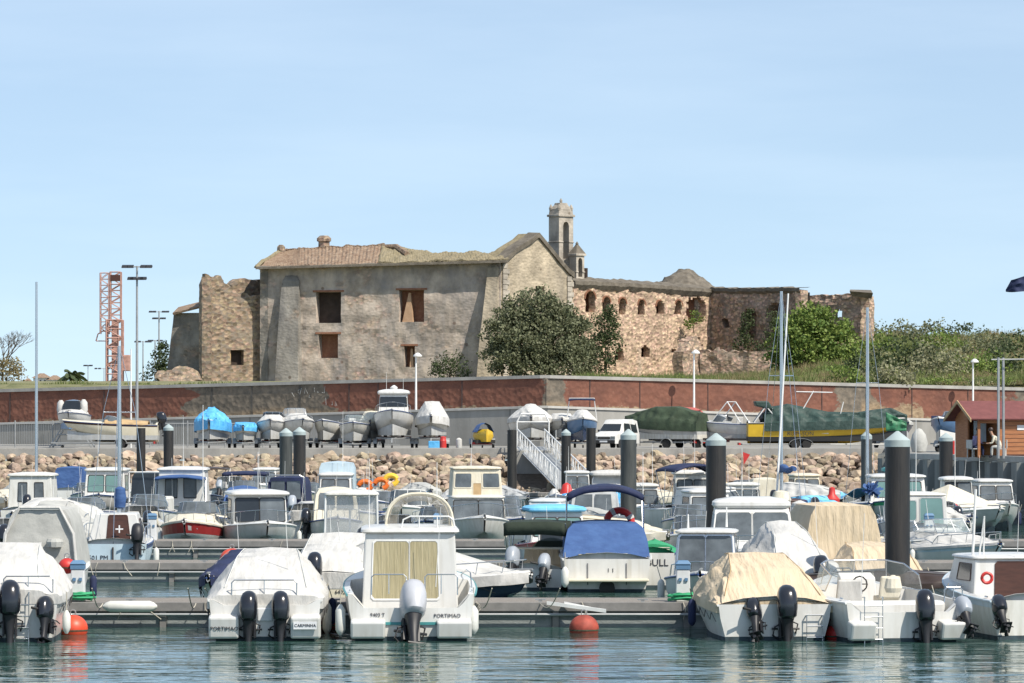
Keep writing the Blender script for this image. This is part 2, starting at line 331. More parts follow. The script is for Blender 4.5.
# red painted stone wall: painted and bare areas as a per-vertex mask of real paint loss
def red_wall_mat():
    m = bpy.data.materials.new('red_wall'); m.use_nodes = True; t = m.node_tree; n = t.nodes.new; l = t.links.new
    b = t.nodes['Principled BSDF']; b.inputs['Roughness'].default_value = .9
    a = n('ShaderNodeAttribute'); a.attribute_name = 'paint'; c = n('ShaderNodeTexCoord')
    def nz(s, st=(1,1,1), det=5):
        g = n('ShaderNodeMapping'); g.inputs['Scale'].default_value = st; l(c.outputs['Object'], g.inputs[0])
        z = n('ShaderNodeTexNoise'); z.inputs['Scale'].default_value = s; z.inputs['Detail'].default_value = det; z.inputs['Roughness'].default_value = .65; l(g.outputs[0], z.inputs['Vector']); return z.outputs['Fac']
    def ramp(f, p0, c0, p1, c1):
        r = n('ShaderNodeValToRGB'); r.color_ramp.elements[0].position = p0; r.color_ramp.elements[0].color = (*c0,1); r.color_ramp.elements[1].position = p1; r.color_ramp.elements[1].color = (*c1,1); l(f, r.inputs[0]); return r.outputs[0]
    red = ramp(nz(.8,(1,1,1.2),9), .34, (.115,.047,.032), .7, (.20,.082,.052))
    bare = ramp(nz(1.6), .35, (.085,.075,.060), .7, (.20,.165,.125))
    al = n('ShaderNodeAttribute'); al.attribute_name = 'low'; tan = ramp(nz(2.4,(1,1,1.8)), .3, (.16,.11,.065), .72, (.36,.27,.17)); mt = n('ShaderNodeMixRGB'); l(al.outputs['Fac'], mt.inputs[0]); l(bare, mt.inputs[1]); l(tan, mt.inputs[2]); bare = mt.outputs[0]
    mm = n('ShaderNodeMath'); mm.operation = 'ADD'; l(a.outputs['Fac'], mm.inputs[0])
    k = n('ShaderNodeMath'); k.operation = 'MULTIPLY_ADD'; l(nz(2.2, (1,1,1.6), 6), k.inputs[0]); k.inputs[1].default_value = 1.3; k.inputs[2].default_value = -.65; l(k.outputs[0], mm.inputs[1])
    rr_ = n('ShaderNodeValToRGB'); rr_.color_ramp.elements[0].position = .42; rr_.color_ramp.elements[1].position = .56; l(mm.outputs[0], rr_.inputs[0])
    mx = n('ShaderNodeMixRGB'); l(rr_.outputs[0], mx.inputs[0]); l(bare, mx.inputs[1]); l(red, mx.inputs[2])
    # small pale stones showing through
    vo = n('ShaderNodeTexVoronoi'); vo.inputs['Scale'].default_value = 2.6; l(c.outputs['Object'], vo.inputs['Vector'])
    vr = n('ShaderNodeValToRGB'); vr.color_ramp.elements[0].position = .0; vr.color_ramp.elements[0].color = (1,1,1,1); vr.color_ramp.elements[1].position = .22; vr.color_ramp.elements[1].color = (0,0,0,1); l(vo.outputs['Distance'], vr.inputs[0])
    m3 = n('ShaderNodeMath'); m3.operation = 'MULTIPLY'; l(vr.outputs[0], m3.inputs[0]); m3.inputs[1].default_value = .35
    m2 = n('ShaderNodeMixRGB'); l(m3.outputs[0], m2.inputs[0]); l(mx.outputs[0], m2.inputs[1]); m2.inputs[2].default_value = (.27,.17,.11,1)
    l(m2.outputs[0], b.inputs['Base Color'])
    bp = n('ShaderNodeBump'); bp.inputs['Distance'].default_value = .06; l(vo.outputs['Distance'], bp.inputs['Height']); l(bp.outputs[0], b.inputs['Normal'])
    return m
M_['red_wall'] = red_wall_mat()
GREY = [(-80,-20),(-420,-200),(196,326),(546,564),(838,872),(1005,1100)]
mb = MB(); att = []; att2 = []; n = 0
cols = [-420+q*2.5 for q in range(737)]; NV = 14
for px in cols:
    d = wpath(px)+5.0; z0 = PZ(ledge_py(px), d)-.25; z1 = PZ(crest_py(px)+3.0, d)
    for j in range(NV+1):
        v = j/NV; z = lerp(z0, z1, v)
        mb.v.append((PX(px,d), d+nse(px*.08,v*5)*.03, z))
        g = 0
        for a, b in GREY:
            e = min(px-a, b-px)+nse(px*.03, v*3, 5)*22*(1 if b-a > 40 else .3)
            g = max(g, min(1, max(0, e/14+.5)))
        low = max(0, 1-(v-.04+nse(px*.02,7)*.12)/.26)
        if 860 < px < 925: low = max(low, 1-(v-.3+nse(px*.05,3)*.2)/.4)
        att.append(max(0, .92-g-.62*min(1, low))); att2.append(max(0, min(1, low*1.3)))
for i in range(len(cols)-1):
    for j in range(NV):
        a = i*(NV+1)+j; mb.f.append((a, a+NV+1, a+NV+2, a+1))
o = mb.build('red_stone_wall', 'red_wall', fixn=False); tag(o, 'long red painted stone wall with flaking grey patches below the ruin', 'wall')
at = o.data.attributes.new('paint', 'FLOAT', 'POINT'); at.data.foreach_set('value', att); at = o.data.attributes.new('low', 'FLOAT', 'POINT'); at.data.foreach_set('value', att2)
redwall = o
lo, hi, bk = [], [], []
for px in cols[::4]:
    d = wpath(px)+5.0
    lo.append((PX(px,d), d-.15, PZ(crest_py(px)+3.2,d))); hi.append((PX(px,d), d-.15, PZ(crest_py(px),d))); bk.append((PX(px,d), d+.8, PZ(crest_py(px),d)))
MB().loft([lo, hi, bk], False).build('coping', 'concrete', redwall)
for px in (10,104,212,252,300,349,378,462,546,590,640,708,822,866,912,968):
    d = wpath(px)+4.97; MB().box(PX(px,d)-.025, PX(px,d)+.025, d-.02, d+.03, PZ(ledge_py(px),d), PZ(crest_py(px)+4,d)).build('joint', 'steel_dark', redwall)
# chalked scrawl on the bare part of the wall
rs = random.Random(5); mb = MB()
for k in range(11):
    px = 293+k*4.3+rs.uniform(-1,1); py = (392 if k < 8 else 401)+rs.uniform(-2,2); d = wpath(px)+4.93
    pts = [P(px+rs.uniform(-1.6,1.6), py+rs.uniform(-4,4), d) for _ in range(3)]
    mb.tube(pts, .02, 4)
mb.build('chalk_scrawl', 'galvanised', redwall)

# ------------------------------------------------------------ hillside
def hill_z(x, y):
    px = 512+x*F/y
    wz = 7.9+ (y-300)*.012
    base = 7.4+min(1,max(0,(y-292)/70))*1.0
    # hill on the right
    r = max(0, min(1, (px-735)/115)); r = r*r*(3-2*r)
    up = max(0, min(1, (y-315)/110)); up = up*up*(3-2*up)
    far = max(0, min(1, (y-520)/120))
    h = base+r*up*5.0*(1-far)
    return h+nse(x*.05,y*.05)*.7*r
mat('hill_earth', (.11,.12,.045), .95, col2=(.24,.22,.11), vs=.35, bump=.05, bs=3)
mb = MB()
NX, NY = 120, 60
for i in range(NX+1):
    for j in range(NY+1):
        u = i/NX; y = 287+ (j/NY)**1.5*420; x = lerp(-.16,.16,u)*y
        px = 512+x*F/y; d0 = wpath(max(-420,min(1420,px)))+5.4
        y2 = max(y, d0) if j else d0
        x2 = x*y2/y if y2 != y else x
        mb.v.append((x2, y2, hill_z(x2,y2) if y2 > d0+3 else PZ(crest_py(max(-420,min(1420,px))), d0)-.12))
for i in range(NX):
    for j in range(NY):
        a = i*(NY+1)+j; mb.f.append((a,a+NY+1,a+NY+2,a+1))
tag(mb.build('hillside', 'hill_earth', smooth=True), kind='structure')
tag(MB().quad((-6000,640,6.2),(6000,640,6.2),(6000,9000,6.2),(-6000,9000,6.2)).build('ground', 'hill_earth'), kind='structure')
# ------------------------------------------------------------ ruined convent
def masonry(name, plaster, stone, cover, scale=2.6, mortar=(.22,.18,.14), bumpd=.045, stain=(.10,.10,.10), st_amt=.5):
    """rubble masonry with plaster left on part of it"""
    m = bpy.data.materials.new(name); m.use_nodes = True; t = m.node_tree; n = t.nodes.new; l = t.links.new
    b = t.nodes['Principled BSDF']; b.inputs['Roughness'].default_value = .95
    c = n('ShaderNodeTexCoord')
    def nz(s, st=(1,1,1), det=6, off=0):
        g = n('ShaderNodeMapping'); g.inputs['Scale'].default_value = st; g.inputs['Location'].default_value = (off,off,off); l(c.outputs['Object'], g.inputs[0])
        z = n('ShaderNodeTexNoise'); z.inputs['Scale'].default_value = s; z.inputs['Detail'].default_value = det; z.inputs['Roughness'].default_value = .65; l(g.outputs[0], z.inputs['Vector']); return z.outputs['Fac']
    def ramp(f, p0, c0, p1, c1):
        r = n('ShaderNodeValToRGB'); r.color_ramp.elements[0].position = p0; r.color_ramp.elements[0].color = (*c0,1); r.color_ramp.elements[1].position = p1; r.color_ramp.elements[1].color = (*c1,1); l(f, r.inputs[0]); return r.outputs[0]
    vo = n('ShaderNodeTexVoronoi'); vo.inputs['Scale'].default_value = scale; g = n('ShaderNodeMapping'); g.inputs['Scale'].default_value = (1,1,1.5); l(c.outputs['Object'], g.inputs[0]); l(g.outputs[0], vo.inputs['Vector'])
    hs = n('ShaderNodeHueSaturation'); hs.inputs['Color'].default_value = (*stone,1)
    sp = n('ShaderNodeSeparateColor'); l(vo.outputs['Color'], sp.inputs[0])
    mr = n('ShaderNodeMapRange'); mr.inputs[3].default_value = .5; mr.inputs[4].default_value = 1.6; l(sp.outputs[0], mr.inputs[0]); l(mr.outputs[0], hs.inputs['Value'])
    mh = n('ShaderNodeMapRange'); mh.inputs[3].default_value = .48; mh.inputs[4].default_value = .52; l(sp.outputs[1], mh.inputs[0]); l(mh.outputs[0], hs.inputs['Hue'])
    mo = n('ShaderNodeMixRGB'); l(ramp(vo.outputs['Distance'], .5, (0,0,0), .75, (1,1,1)), mo.inputs[0]); l(hs.outputs[0], mo.inputs[1]); mo.inputs[2].default_value = (*mortar,1)
    pl = ramp(nz(.5, (1,1,.8), 9), .36, tuple(x*.55 for x in plaster), .66, tuple(x*1.22 for x in plaster))
    mix = n('ShaderNodeMixRGB'); cov = n('ShaderNodeMath'); cov.operation = 'ADD'; l(nz(.35, (1,1,1), 7, 3), cov.inputs[0]); cov.inputs[1].default_value = cover-.5
    l(ramp(cov.outputs[0], .44, (0,0,0), .56, (1,1,1)), mix.inputs[0]); l(mo.outputs[0], mix.inputs[1]); l(pl, mix.inputs[2])
    ms = n('ShaderNodeMixRGB'); ms.blend_type = 'MIX'
    k = n('ShaderNodeMath'); k.operation = 'MULTIPLY'; k.inputs[1].default_value = st_amt; l(ramp(nz(.45, (1.6,1.6,.35), 5, 9), .46, (0,0,0), .7, (1,1,1)), k.inputs[0])
    l(k.outputs[0], ms.inputs[0]); l(mix.outputs[0], ms.inputs[1]); ms.inputs[2].default_value = (*stain,1)
    # putlog holes and pockmarks: flat dark spots, their hollow shade put into the colour
    vp = n('ShaderNodeTexVoronoi'); vp.inputs['Scale'].default_value = .62; l(c.outputs['Object'], vp.inputs['Vector'])
    mp_ = n('ShaderNodeMixRGB'); l(ramp(vp.outputs['Distance'], .07, (.75,.75,.75), .12, (0,0,0)), mp_.inputs[0]); l(ms.outputs[0], mp_.inputs[1]); mp_.inputs[2].default_value = (stone[0]*.4,stone[1]*.38,stone[2]*.36,1)
    l(mp_.outputs[0], b.inputs['Base Color'])
    fine = nz(3.0, (1,1,1), 8, 1)
    add = n('ShaderNodeMath'); add.operation = 'ADD'; l(fine, add.inputs[0]); l(vo.outputs['Distance'], add.inputs[1])
    bp = n('ShaderNodeBump'); bp.inputs['Distance'].default_value = bumpd; bp.inputs['Strength'].default_value = .9; l(add.outputs[0], bp.inputs['Height']); l(bp.outputs[0], b.inputs['Normal'])
    M_[name] = m
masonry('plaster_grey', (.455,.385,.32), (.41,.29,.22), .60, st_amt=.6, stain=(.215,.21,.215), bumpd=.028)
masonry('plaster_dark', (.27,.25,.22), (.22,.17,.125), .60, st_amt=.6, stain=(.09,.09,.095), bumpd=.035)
masonry('rubble_brown', (.26,.22,.17), (.26,.19,.13), .36, st_amt=.35, stain=(.10,.095,.085))
masonry('facade_cream', (.44,.37,.27), (.34,.26,.18), .70, st_amt=.45, stain=(.19,.17,.145), bumpd=.05)
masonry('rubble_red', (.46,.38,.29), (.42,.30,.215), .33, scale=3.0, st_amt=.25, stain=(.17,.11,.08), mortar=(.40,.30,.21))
masonry('rubble_shade', (.36,.29,.23), (.38,.27,.20), .36, scale=3.0, st_amt=.5, stain=(.11,.085,.07))  # dimmer copy of the red rubble, with the walls' shade put into its colour
masonry('tower_stone', (.47,.42,.35), (.36,.30,.23), .8, st_amt=.5, stain=(.20,.18,.16), bumpd=.03)
mat('brick_reveal', (.20,.085,.05), .95, col2=(.30,.15,.09), vs=3, bump=.03)
mat('dark_room', (.05,.035,.028), .95, var=.3)  # near black, the darkness of unlit rooms put into the colour
mat('roof_tile', (.15,.085,.052), .9, col2=(.33,.25,.175), vs=2.2, detail=8, bump=.08, bs=4)
mat('roof_mossy', (.17,.14,.075), .95, col2=(.30,.25,.16), vs=2.5, detail=8, bump=.08, bs=4)
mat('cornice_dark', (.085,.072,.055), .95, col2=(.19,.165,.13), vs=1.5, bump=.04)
mat('old_timber', (.36,.22,.13), .8, col2=(.48,.32,.20))

def wall(name, m, parent, A, B, z0, topf, holes=(), thick=.9, step=.35, jit=.03, roughtop=0, seed=0, back=None, inset=None):
    """A,B plan points; topf(u in metres)->z ; holes: (u0,u1,z0,z1,arch). Thickness goes away from the viewer side."""
    A = Vector((A[0],A[1],0)); B = Vector((B[0],B[1],0)); D = B-A; L = D.length; D.normalize(); Nn = Vector((D.y,-D.x,0))
    us = set(round(i*L/max(1,int(L/step)),3) for i in range(int(L/step)+1)); 
    zmax = max(topf(u) for u in us); zs = set(round(z0+i*step,3) for i in range(int((zmax-z0)/step)+2))
    for h in holes: us |= {round(h[0],3), round(h[1],3)}; zs |= {round(h[2],3), round(h[3],3)}
    us = sorted(us); zs = sorted(zs)
    def clean(a):
        o = [a[0]]
        for x in a[1:]:
            if x-o[-1] > .04: o.append(x)
        return o
    keep = set(); [keep.update((round(h[0],3),round(h[1],3))) for h in holes]
    bm = bmesh.new(); V = {}
    def vert(i, j):
        if (i,j) not in V:
            u = us[i]; z = min(zs[j], topf(u)+(nse(u*1.3, seed*7.1)*roughtop+nse(u*4, seed)*roughtop*.5))
            n_ = nse(u*.9, z*.9, seed)*jit*2+nse(u*3, z*3, seed+5)*jit
            p = A+D*u+Nn*n_; V[(i,j)] = bm.verts.new((p.x,p.y,z))
        return V[(i,j)]
    for i in range(len(us)-1):
        uc = (us[i]+us[i+1])/2
        for j in range(len(zs)-1):
            zc = (zs[j]+zs[j+1])/2
            if zs[j] >= topf(uc)-.02: continue
            cut = False
            for h in holes:
                if h[0] < uc < h[1] and h[2] < zc < h[3]:
                    if len(h) > 4 and h[4] == 1:
                        w = (h[1]-h[0])/2; q = zc-(h[3]-w)
                        if q > 0 and (uc-(h[0]+h[1])/2)**2+q*q > w*w*1.05: continue
                    if len(h) > 4 and h[4] == 2:
                        e = ((uc-(h[0]+h[1])/2)/((h[1]-h[0])/2))**2+((zc-(h[2]+h[3])/2)/((h[3]-h[2])/2))**2
                        if e > 1+nse(uc*2,zc*2,seed)*.7: continue
                    cut = True
            if cut: continue
            try: bm.faces.new((vert(i,j),vert(i+1,j),vert(i+1,j+1),vert(i,j+1)))
            except ValueError: pass
    r = bmesh.ops.extrude_face_region(bm, geom=bm.faces[:])
    for v in [g for g in r['geom'] if isinstance(g, bmesh.types.BMVert)]: v.co -= Nn*thick
    bmesh.ops.recalc_face_normals(bm, faces=bm.faces)
    me = bpy.data.meshes.new(name); bm.to_mesh(me); bm.free(); me.materials.append(M_[m])
    o = bpy.data.objects.new(name, me); C.objects.link(o); o.parent = parent; return o
def upx(A, B, px):   # metres along the plan line A-B where pixel column px meets it
    k = (px-512)/F; dx, dy = B[0]-A[0], B[1]-A[1]; t = (k*A[1]-A[0])/(dx-k*dy); return t*math.hypot(dx,dy), A[1]+dy*t
def H(A, B, x0, x1, y0, y1, *arch):
    u0, d0 = upx(A,B,x0); u1, d1 = upx(A,B,x1); d = (d0+d1)/2; return (u0, u1, PZ(y1,d), PZ(y0,d), *arch)
def topf(A, B, pts):
    q = []
    for px, py in pts:
        u, d = upx(A,B,px); q.append((u, PZ(py,d)))
    return lambda u: interp(q, u)[0]
def pt(px, d): return (PX(px,d), d)

con = empty('ruined_convent', (0,0,0), 0, 'long roofless stone convent ruin with bell tower above the red wall', 'ruin')
GZ = 7.2
# main block, camera side
A = pt(260,383); B = pt(500,377)
hs_ = [H(A,B,316,341,292,323), H(A,B,318.5,338,334,358), H(A,B,399,424,290,322), H(A,B,404,415,346,367)]
wall('wall', 'plaster_grey', con, A, B, GZ, topf(A,B,[(260,267),(380,265.5),(500,262.5)]), hs_, thick=1.1, jit=.05, seed=1)
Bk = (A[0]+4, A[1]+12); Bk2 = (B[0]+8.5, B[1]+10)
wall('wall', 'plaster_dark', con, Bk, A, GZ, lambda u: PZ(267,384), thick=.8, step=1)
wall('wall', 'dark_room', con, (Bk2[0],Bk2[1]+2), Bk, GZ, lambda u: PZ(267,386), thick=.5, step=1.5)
for i, h in enumerate(hs_):      # backing sheets behind the openings; the first has the room's darkness in its colour
    D = (Vector(B)-Vector(A)).normalized(); nn = Vector((-D.y, D.x))
    q = lambda u, z, b: (A[0]+D.x*u+nn.x*b, A[1]+D.y*u+nn.y*b, z)
    MB().quad(q(h[0]-.8,h[2]-.8,1.13), q(h[1]+.8,h[2]-.8,1.13), q(h[1]+.8,h[3]+.8,1.13), q(h[0]-.8,h[3]+.8,1.13)).build('opening_back', 'brick_reveal' if i != 0 else 'dark_room', con)
    lin = MB()
    lin.hexa([q(h[0]-.3,h[3],-.06),q(h[1]+.3,h[3],-.06),q(h[1]+.3,h[3],.3),q(h[0]-.3,h[3],.3)],[q(h[0]-.3,h[3]+.18,-.06),q(h[1]+.3,h[3]+.18,-.06),q(h[1]+.3,h[3]+.18,.3),q(h[0]-.3,h[3]+.18,.3)])
    lin.build('lintel', 'brick_reveal', con)
    if i in (2,3):   # leaning timber pieces
        w = h[1]-h[0]; a0 = h[0]+w*(.10 if i == 2 else .45); a1 = h[0]+w*(.52 if i == 2 else .8); at_ = h[0]+w*(.38 if i == 2 else .6)
        m_ = MB(); m_.hexa([q(a0,h[2],.25),q(a1,h[2],.25),q(a1,h[2],.8),q(a0,h[2],.8)],[q(at_-.08,h[3]-.25,.35),q(at_+.1,h[3]-.25,.35),q(at_+.1,h[3]-.25,.7),q(at_-.08,h[3]-.25,.7)])
        m_.build('brick_rib', 'old_timber', con)
# buttress
D = (Vector(B)-Vector(A)).normalized(); nn = Vector((D.y, -D.x))
def butt(x0, x1, pyt, proj, m, x0b=None, x1b=None):
    u0, d0 = upx(A,B,x0); u1, _ = upx(A,B,x1); ub0 = upx(A,B,x0b or x0)[0]; ub1 = upx(A,B,x1b or x1)[0]
    g = lambda u, z, o: (A[0]+D.x*u+nn.x*o, A[1]+D.y*u+nn.y*o, z)
    rings = []
    for k in range(9):
        t = k/8; z = lerp(GZ, PZ(pyt,d0), t); a = lerp(ub0,u0,t); b = lerp(ub1,u1,t); pj = lerp(proj,.35,t**1.5); j = nse(z*2,x0)*.06
        rings.append([g(a+j,z,-.1),g(a+j,z,pj),g(b+j,z,pj),g(b+j,z,-.1)])
    zt = PZ(pyt,d0)
    rings.append([g(u0,zt+.7,-.1),g(u0+.3,zt+.45,.05),g(u1-.3,zt+.45,.05),g(u1,zt+.7,-.1)])
    return MB().loft(rings, True, True).build('buttress', m, con)
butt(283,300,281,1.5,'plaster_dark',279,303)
butt(489,499,268,2.2,'facade_cream',481,500)
# eave and roof of main block
def slab(pts_lo, pts_hi, th, m, name='roof'):
    mb = MB(); mb.loft([pts_lo, pts_hi], False); return mb.build(name, m, con, thick=th)
def G(px, py, d): return P(px, py, d)
eav = [(258,267.5,382.2),(300,266,381.2),(380,264.5,379.2),(440,263,377.6),(508,261,376)]
rdg = [(281,251,392),(300,249,391.5),(384,246.5,388),(440,254.5,386),(508,251,383)]
def roofmesh(eav, rdg, m, nv=10, seed=0):
    mb = MB()
    def f(u, v):
        u_ = u*(len(eav)-1); i = min(int(u_), len(eav)-2); t = u_-i
        a = P(*eav[i]).lerp(P(*eav[i+1]), t); b = P(*rdg[i]).lerp(P(*rdg[i+1]), t)
        p = a.lerp(b, v); p.z += abs(math.sin(u*150))*.07+nse(p.x*.7,p.y*.7,seed)*.24+nse(p.x*3,p.y*3)*.12; return p
    mb.grid(f, 260, nv); return mb.build('roof', m, con, thick=.18)
roofmesh(eav[:3], rdg[:3], 'roof_tile')
roofmesh([(379,264.7,379.3),(440,263,377.6),(508,261,376)], [(383,247,388),(436,255.5,386),(505,253.5,383)], 'roof_mossy', seed=2)
roofmesh([(262,266.5,399),(384,262,399)], [(281,251,392.1),(384,246.5,388.1)], 'roof_tile')
roofmesh([(255.5,268,382.3),(263,266,400)], [(281,251.2,391.9),(281.5,251,392.3)], 'roof_mossy', 4)
mbb = MB(); mbb.tube([P(384,247,387.4), P(396,246.5,386.4), P(407,254,383)], .28, 6); mbb.build('roof_hip', 'roof_tile', con)
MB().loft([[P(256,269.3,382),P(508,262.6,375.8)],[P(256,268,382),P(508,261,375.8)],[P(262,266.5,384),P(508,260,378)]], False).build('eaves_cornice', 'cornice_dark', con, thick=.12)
MB().lathe([(.55,0),(.55,.9),(.7,.95),(.7,1.25),(.4,1.5)], 8, *P(324,251,391)).build('chimney', 'rubble_brown', con)
MB().lathe([(.45,0),(.4,.6),(.2,.8)], 7, *P(281,253,391.5)).build('ridge_stub', 'rubble_brown', con)
# church facade
A2 = (B[0]+.1, B[1]+.3); B2 = pt(573,384)
def gab(A,B):
    pts = [(501,262),(508,256),(516,248.5),(524,243.5),(531,239.5),(537.5,233.5),(545,242.5),(552,251),(560,261),(568,270),(573,274)]
    return topf(A,B,pts)
wall('wall', 'facade_cream', con, A2, B2, GZ, gab(A2,B2), [H(A2,B2,535.5,544.5,286,296)], thick=1.0, jit=.03, seed=3)
u0, u1, z0, z1 = H(A2,B2,535.5,544.5,286,296)
D2 = (Vector(B2)-Vector(A2)).normalized(); n2 = Vector((D2.y,-D2.x)); g2 = lambda u, z, o: (A2[0]+D2.x*u+n2.x*o, A2[1]+D2.y*u+n2.y*o, z)
MB().quad(g2(u0-.5,z0-.5,-.6), g2(u1+.5,z0-.5,-.6), g2(u1+.5,z1+.5,-.6), g2(u0-.5,z1+.5,-.6)).build('window_dark', 'dark_room', con)  # dark sheet in the window, the unlit inside put into its colour
ff = gab(A2,B2); L2 = (Vector(B2)-Vector(A2)).length; lo=[];hi=[];bk=[];lo2=[]
for k in range(60):
    u = k/59*L2; z = ff(u); lo.append(g2(u,z-.35,.22)); lo2.append(g2(u,z-.38,.0)); hi.append(g2(u,z+.12,.25)); bk.append(g2(u,z+.2,-1.2))
MB().loft([lo2,lo,hi,bk], False).build('gable_moulding', 'cornice_dark', con)
for q, uu in enumerate((.25, L2-.75)):   # quoin strips
    m_ = MB(); z = GZ; k = 0
    while z < PZ(266+8*q,378):
        w = .85 if k % 2 else .6; m_.loft([[g2(uu-.1,z,.0),g2(uu-.1,z,.14),g2(uu-.1+w,z,.14),g2(uu-.1+w,z,.0)],[g2(uu-.1,z+.45,.0),g2(uu-.1,z+.45,.14),g2(uu-.1+w,z+.45,.14),g2(uu-.1+w,z+.45,.0)]],True,True); z += .5; k += 1
    m_.build('quoins', 'tower_stone', con)
# church roof behind the gable
ap = P(538,236.5,381); bkv = Vector((-D2.y, D2.x, 0))*1.6
mb = MB(); pk = [g2(u, ff(u)+.05, -1.0) for u in [k/24*L2 for k in range(25)]]
mb.loft([pk, [tuple(Vector(p)+bkv) for p in pk]], False); mb.build('roof', 'roof_mossy', con, thick=.15)
# bell tower
tw = empty('bell_tower', (0,0,0), 0, None, None); tw.parent = con
for k in ('label','category'):
    if k in tw: del tw[k]
ang = math.atan2(D2.y, D2.x)
def tower(cx, cy, w, dpt, z0, z1, az0, az1, aw, m, par, capm='tower_stone', capkind=0):
    Mx = Matrix.Translation((cx,cy,0)) @ Matrix.Rotation(ang,4,'Z')
    mb = MB(); s = w/2; t = dpt/2
    piers = [(-s,-aw/2),(aw/2,s)]
    for a, b in piers: mb.box(a,b,-t,t,z0,z1)
    mb.box(-aw/2,aw/2,-t,t,z0,az0)
    zc = az1-aw/2   # arch head
    K = 10; r = aw/2
    up = [(-aw/2+aw*k/K) for k in range(K+1)]
    lo = [(x,-t,zc+math.sqrt(max(0,r*r-x*x))) for x in up]; lob = [(x,t,zc+math.sqrt(max(0,r*r-x*x))) for x in up]
    mb.loft([[(x,-t,z1) for x in up], lo, lob, [(x,t,z1) for x in up]], False)
    body = mb.xf(Mx).build('tower_shaft', m, par)
    for z, o, h in ((z1,.14,.22),(lerp(z0,z1,.62),.07,.12)):
        if o == .07:
            c = MB().box(-s-o,-aw/2,-t-o,t+o,z,z+h).box(aw/2,s+o,-t-o,t+o,z,z+h)
        else: c = MB().box(-s-o,s+o,-t-o,t+o,z,z+h)
        c.xf(Mx).build('string_course', 'tower_stone', par, bevel=.03)
    c = MB()
    if capkind == 0:
        c.loft([[(-s,-t,z1+.22),(s,-t,z1+.22),(s,t,z1+.22),(-s,t,z1+.22)],[(-s*.92,-t*.95,z1+.75),(s*.92,-t*.95,z1+.75),(s*.92,t*.95,z1+.75),(-s*.92,t*.95,z1+.75)],[(-s*.55,-t*.6,z1+1.15),(s*.55,-t*.6,z1+1.15),(s*.55,t*.6,z1+1.15),(-s*.55,t*.6,z1+1.15)],[(-s*.5,-t*.5,z1+1.35),(s*.5,-t*.5,z1+1.35),(s*.5,t*.5,z1+1.35),(-s*.5,t*.5,z1+1.35)]],True,True)
        for q in (-1,1):
            for e in (-1,1): c.lathe([(.16,0),(.2,.25),(.05,.6)],6,q*s*.85,e*t*.8,z1+.6)
        c.lathe([(.12,0),(.15,.3),(.04,.5)],6,0,0,z1+1.3)
    else:
        c.loft([[(-s-.1,-t-.1,z1+.22),(s+.1,-t-.1,z1+.22),(s+.1,t+.1,z1+.22),(-s-.1,t+.1,z1+.22)],[(-.1,-.1,z1+1.1),(.1,-.1,z1+1.1),(.1,.1,z1+1.1),(-.1,.1,z1+1.1)]],True,True)
        c.lathe([(.14,0),(.16,.15),(.03,.35)],6,0,0,z1+1.05)
    c.xf(Mx).build('tower_cap', 'cornice_dark' if capkind else 'tower_stone', par)
tower(PX(561,388),388,1.95,1.4,PZ(285,388),PZ(217,388),PZ(259,388),PZ(222,388),.8,'tower_stone',tw)
tower(PX(577,387),387,1.1,.9,PZ(300,387),PZ(256,387),PZ(277,387),PZ(258,387),.55,'tower_stone',tw,capkind=1)
# long arcaded wall (sunlit)
A3 = pt(573,384.2); B3 = pt(712,401)
hol = [H(A3,B3,x-3.4,x+3.8,296+(x-590)*.05+(x%3)*.5,315-(x%4)*.4,1) for x in (590,606,622,641,659.5,678)]
hol[0] = H(A3,B3,585,595,291,312,1)
hol += [H(A3,B3,686,706,296,324,2), H(A3,B3,671,677,349,352.5), H(A3,B3,684,703,337,372,2), H(A3,B3,641,650,345,357,1), H(A3,B3,615,624,347,360,1)]
t3 = topf(A3,B3,[(573,284),(600,285),(640,287),(690,290.5),(712,292)])
wall('wall', 'rubble_red', con, A3, B3, GZ, t3, hol, thick=.8, jit=.10, seed=5, step=.22)
D3 = (Vector(B3)-Vector(A3)).normalized(); n3 = Vector((D3.y,-D3.x)); g3 = lambda u, z, o: (A3[0]+D3.x*u+n3.x*o, A3[1]+D3.y*u+n3.y*o, z)
L3 = (Vector(B3)-Vector(A3)).length
mb = MB(); K = 120; rings = [[],[],[],[]]
for k in range(K+1):
    u = k/K*L3; z = t3(u)+nse(u*1.5,3)*.12; w_ = nse(u*2,9)*.06
    rings[0].append(g3(u,z-.5,.02)); rings[1].append(g3(u,z-.05,.32+w_)); rings[2].append(g3(u,z+.28+abs(w_),.28)); rings[3].append(g3(u,z+.75+nse(u,5)*.15,-1.6))
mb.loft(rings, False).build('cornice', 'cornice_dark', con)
MB().quad(g3(-.5,GZ,-1.6),g3(L3-.8,GZ,-1.6),g3(L3-.8,PZ(291,400),-1.6),g3(-.5,PZ(284,384),-1.6)).build('inner_wall', 'brick_reveal', con)
for i, h in enumerate(hol[:6]):     # brick arch surrounds
    m_ = MB(); w = (h[1]-h[0])/2; c_ = (h[0]+h[1])/2; K = 8
    inn = []; out = []
    for k in range(K+1):
        a = math.pi*k/K; inn.append((c_-math.cos(a)*w, h[3]-w+math.sin(a)*w)); out.append((c_-math.cos(a)*(w+.14), h[3]-w+math.sin(a)*(w+.14)))
    m_.loft([[g3(a,b,.09) for a,b in inn],[g3(a,b,.12) for a,b in out],[g3(a,b,-.05) for a,b in out]], False)
    m_.build('arch_surround', 'brick_reveal', con)
wall('wall', 'rubble_shade', con, (B3[0]+3,B3[1]+9), (A3[0]+3,A3[1]+12), GZ, lambda u: PZ(290,401), thick=.6, step=1.2)
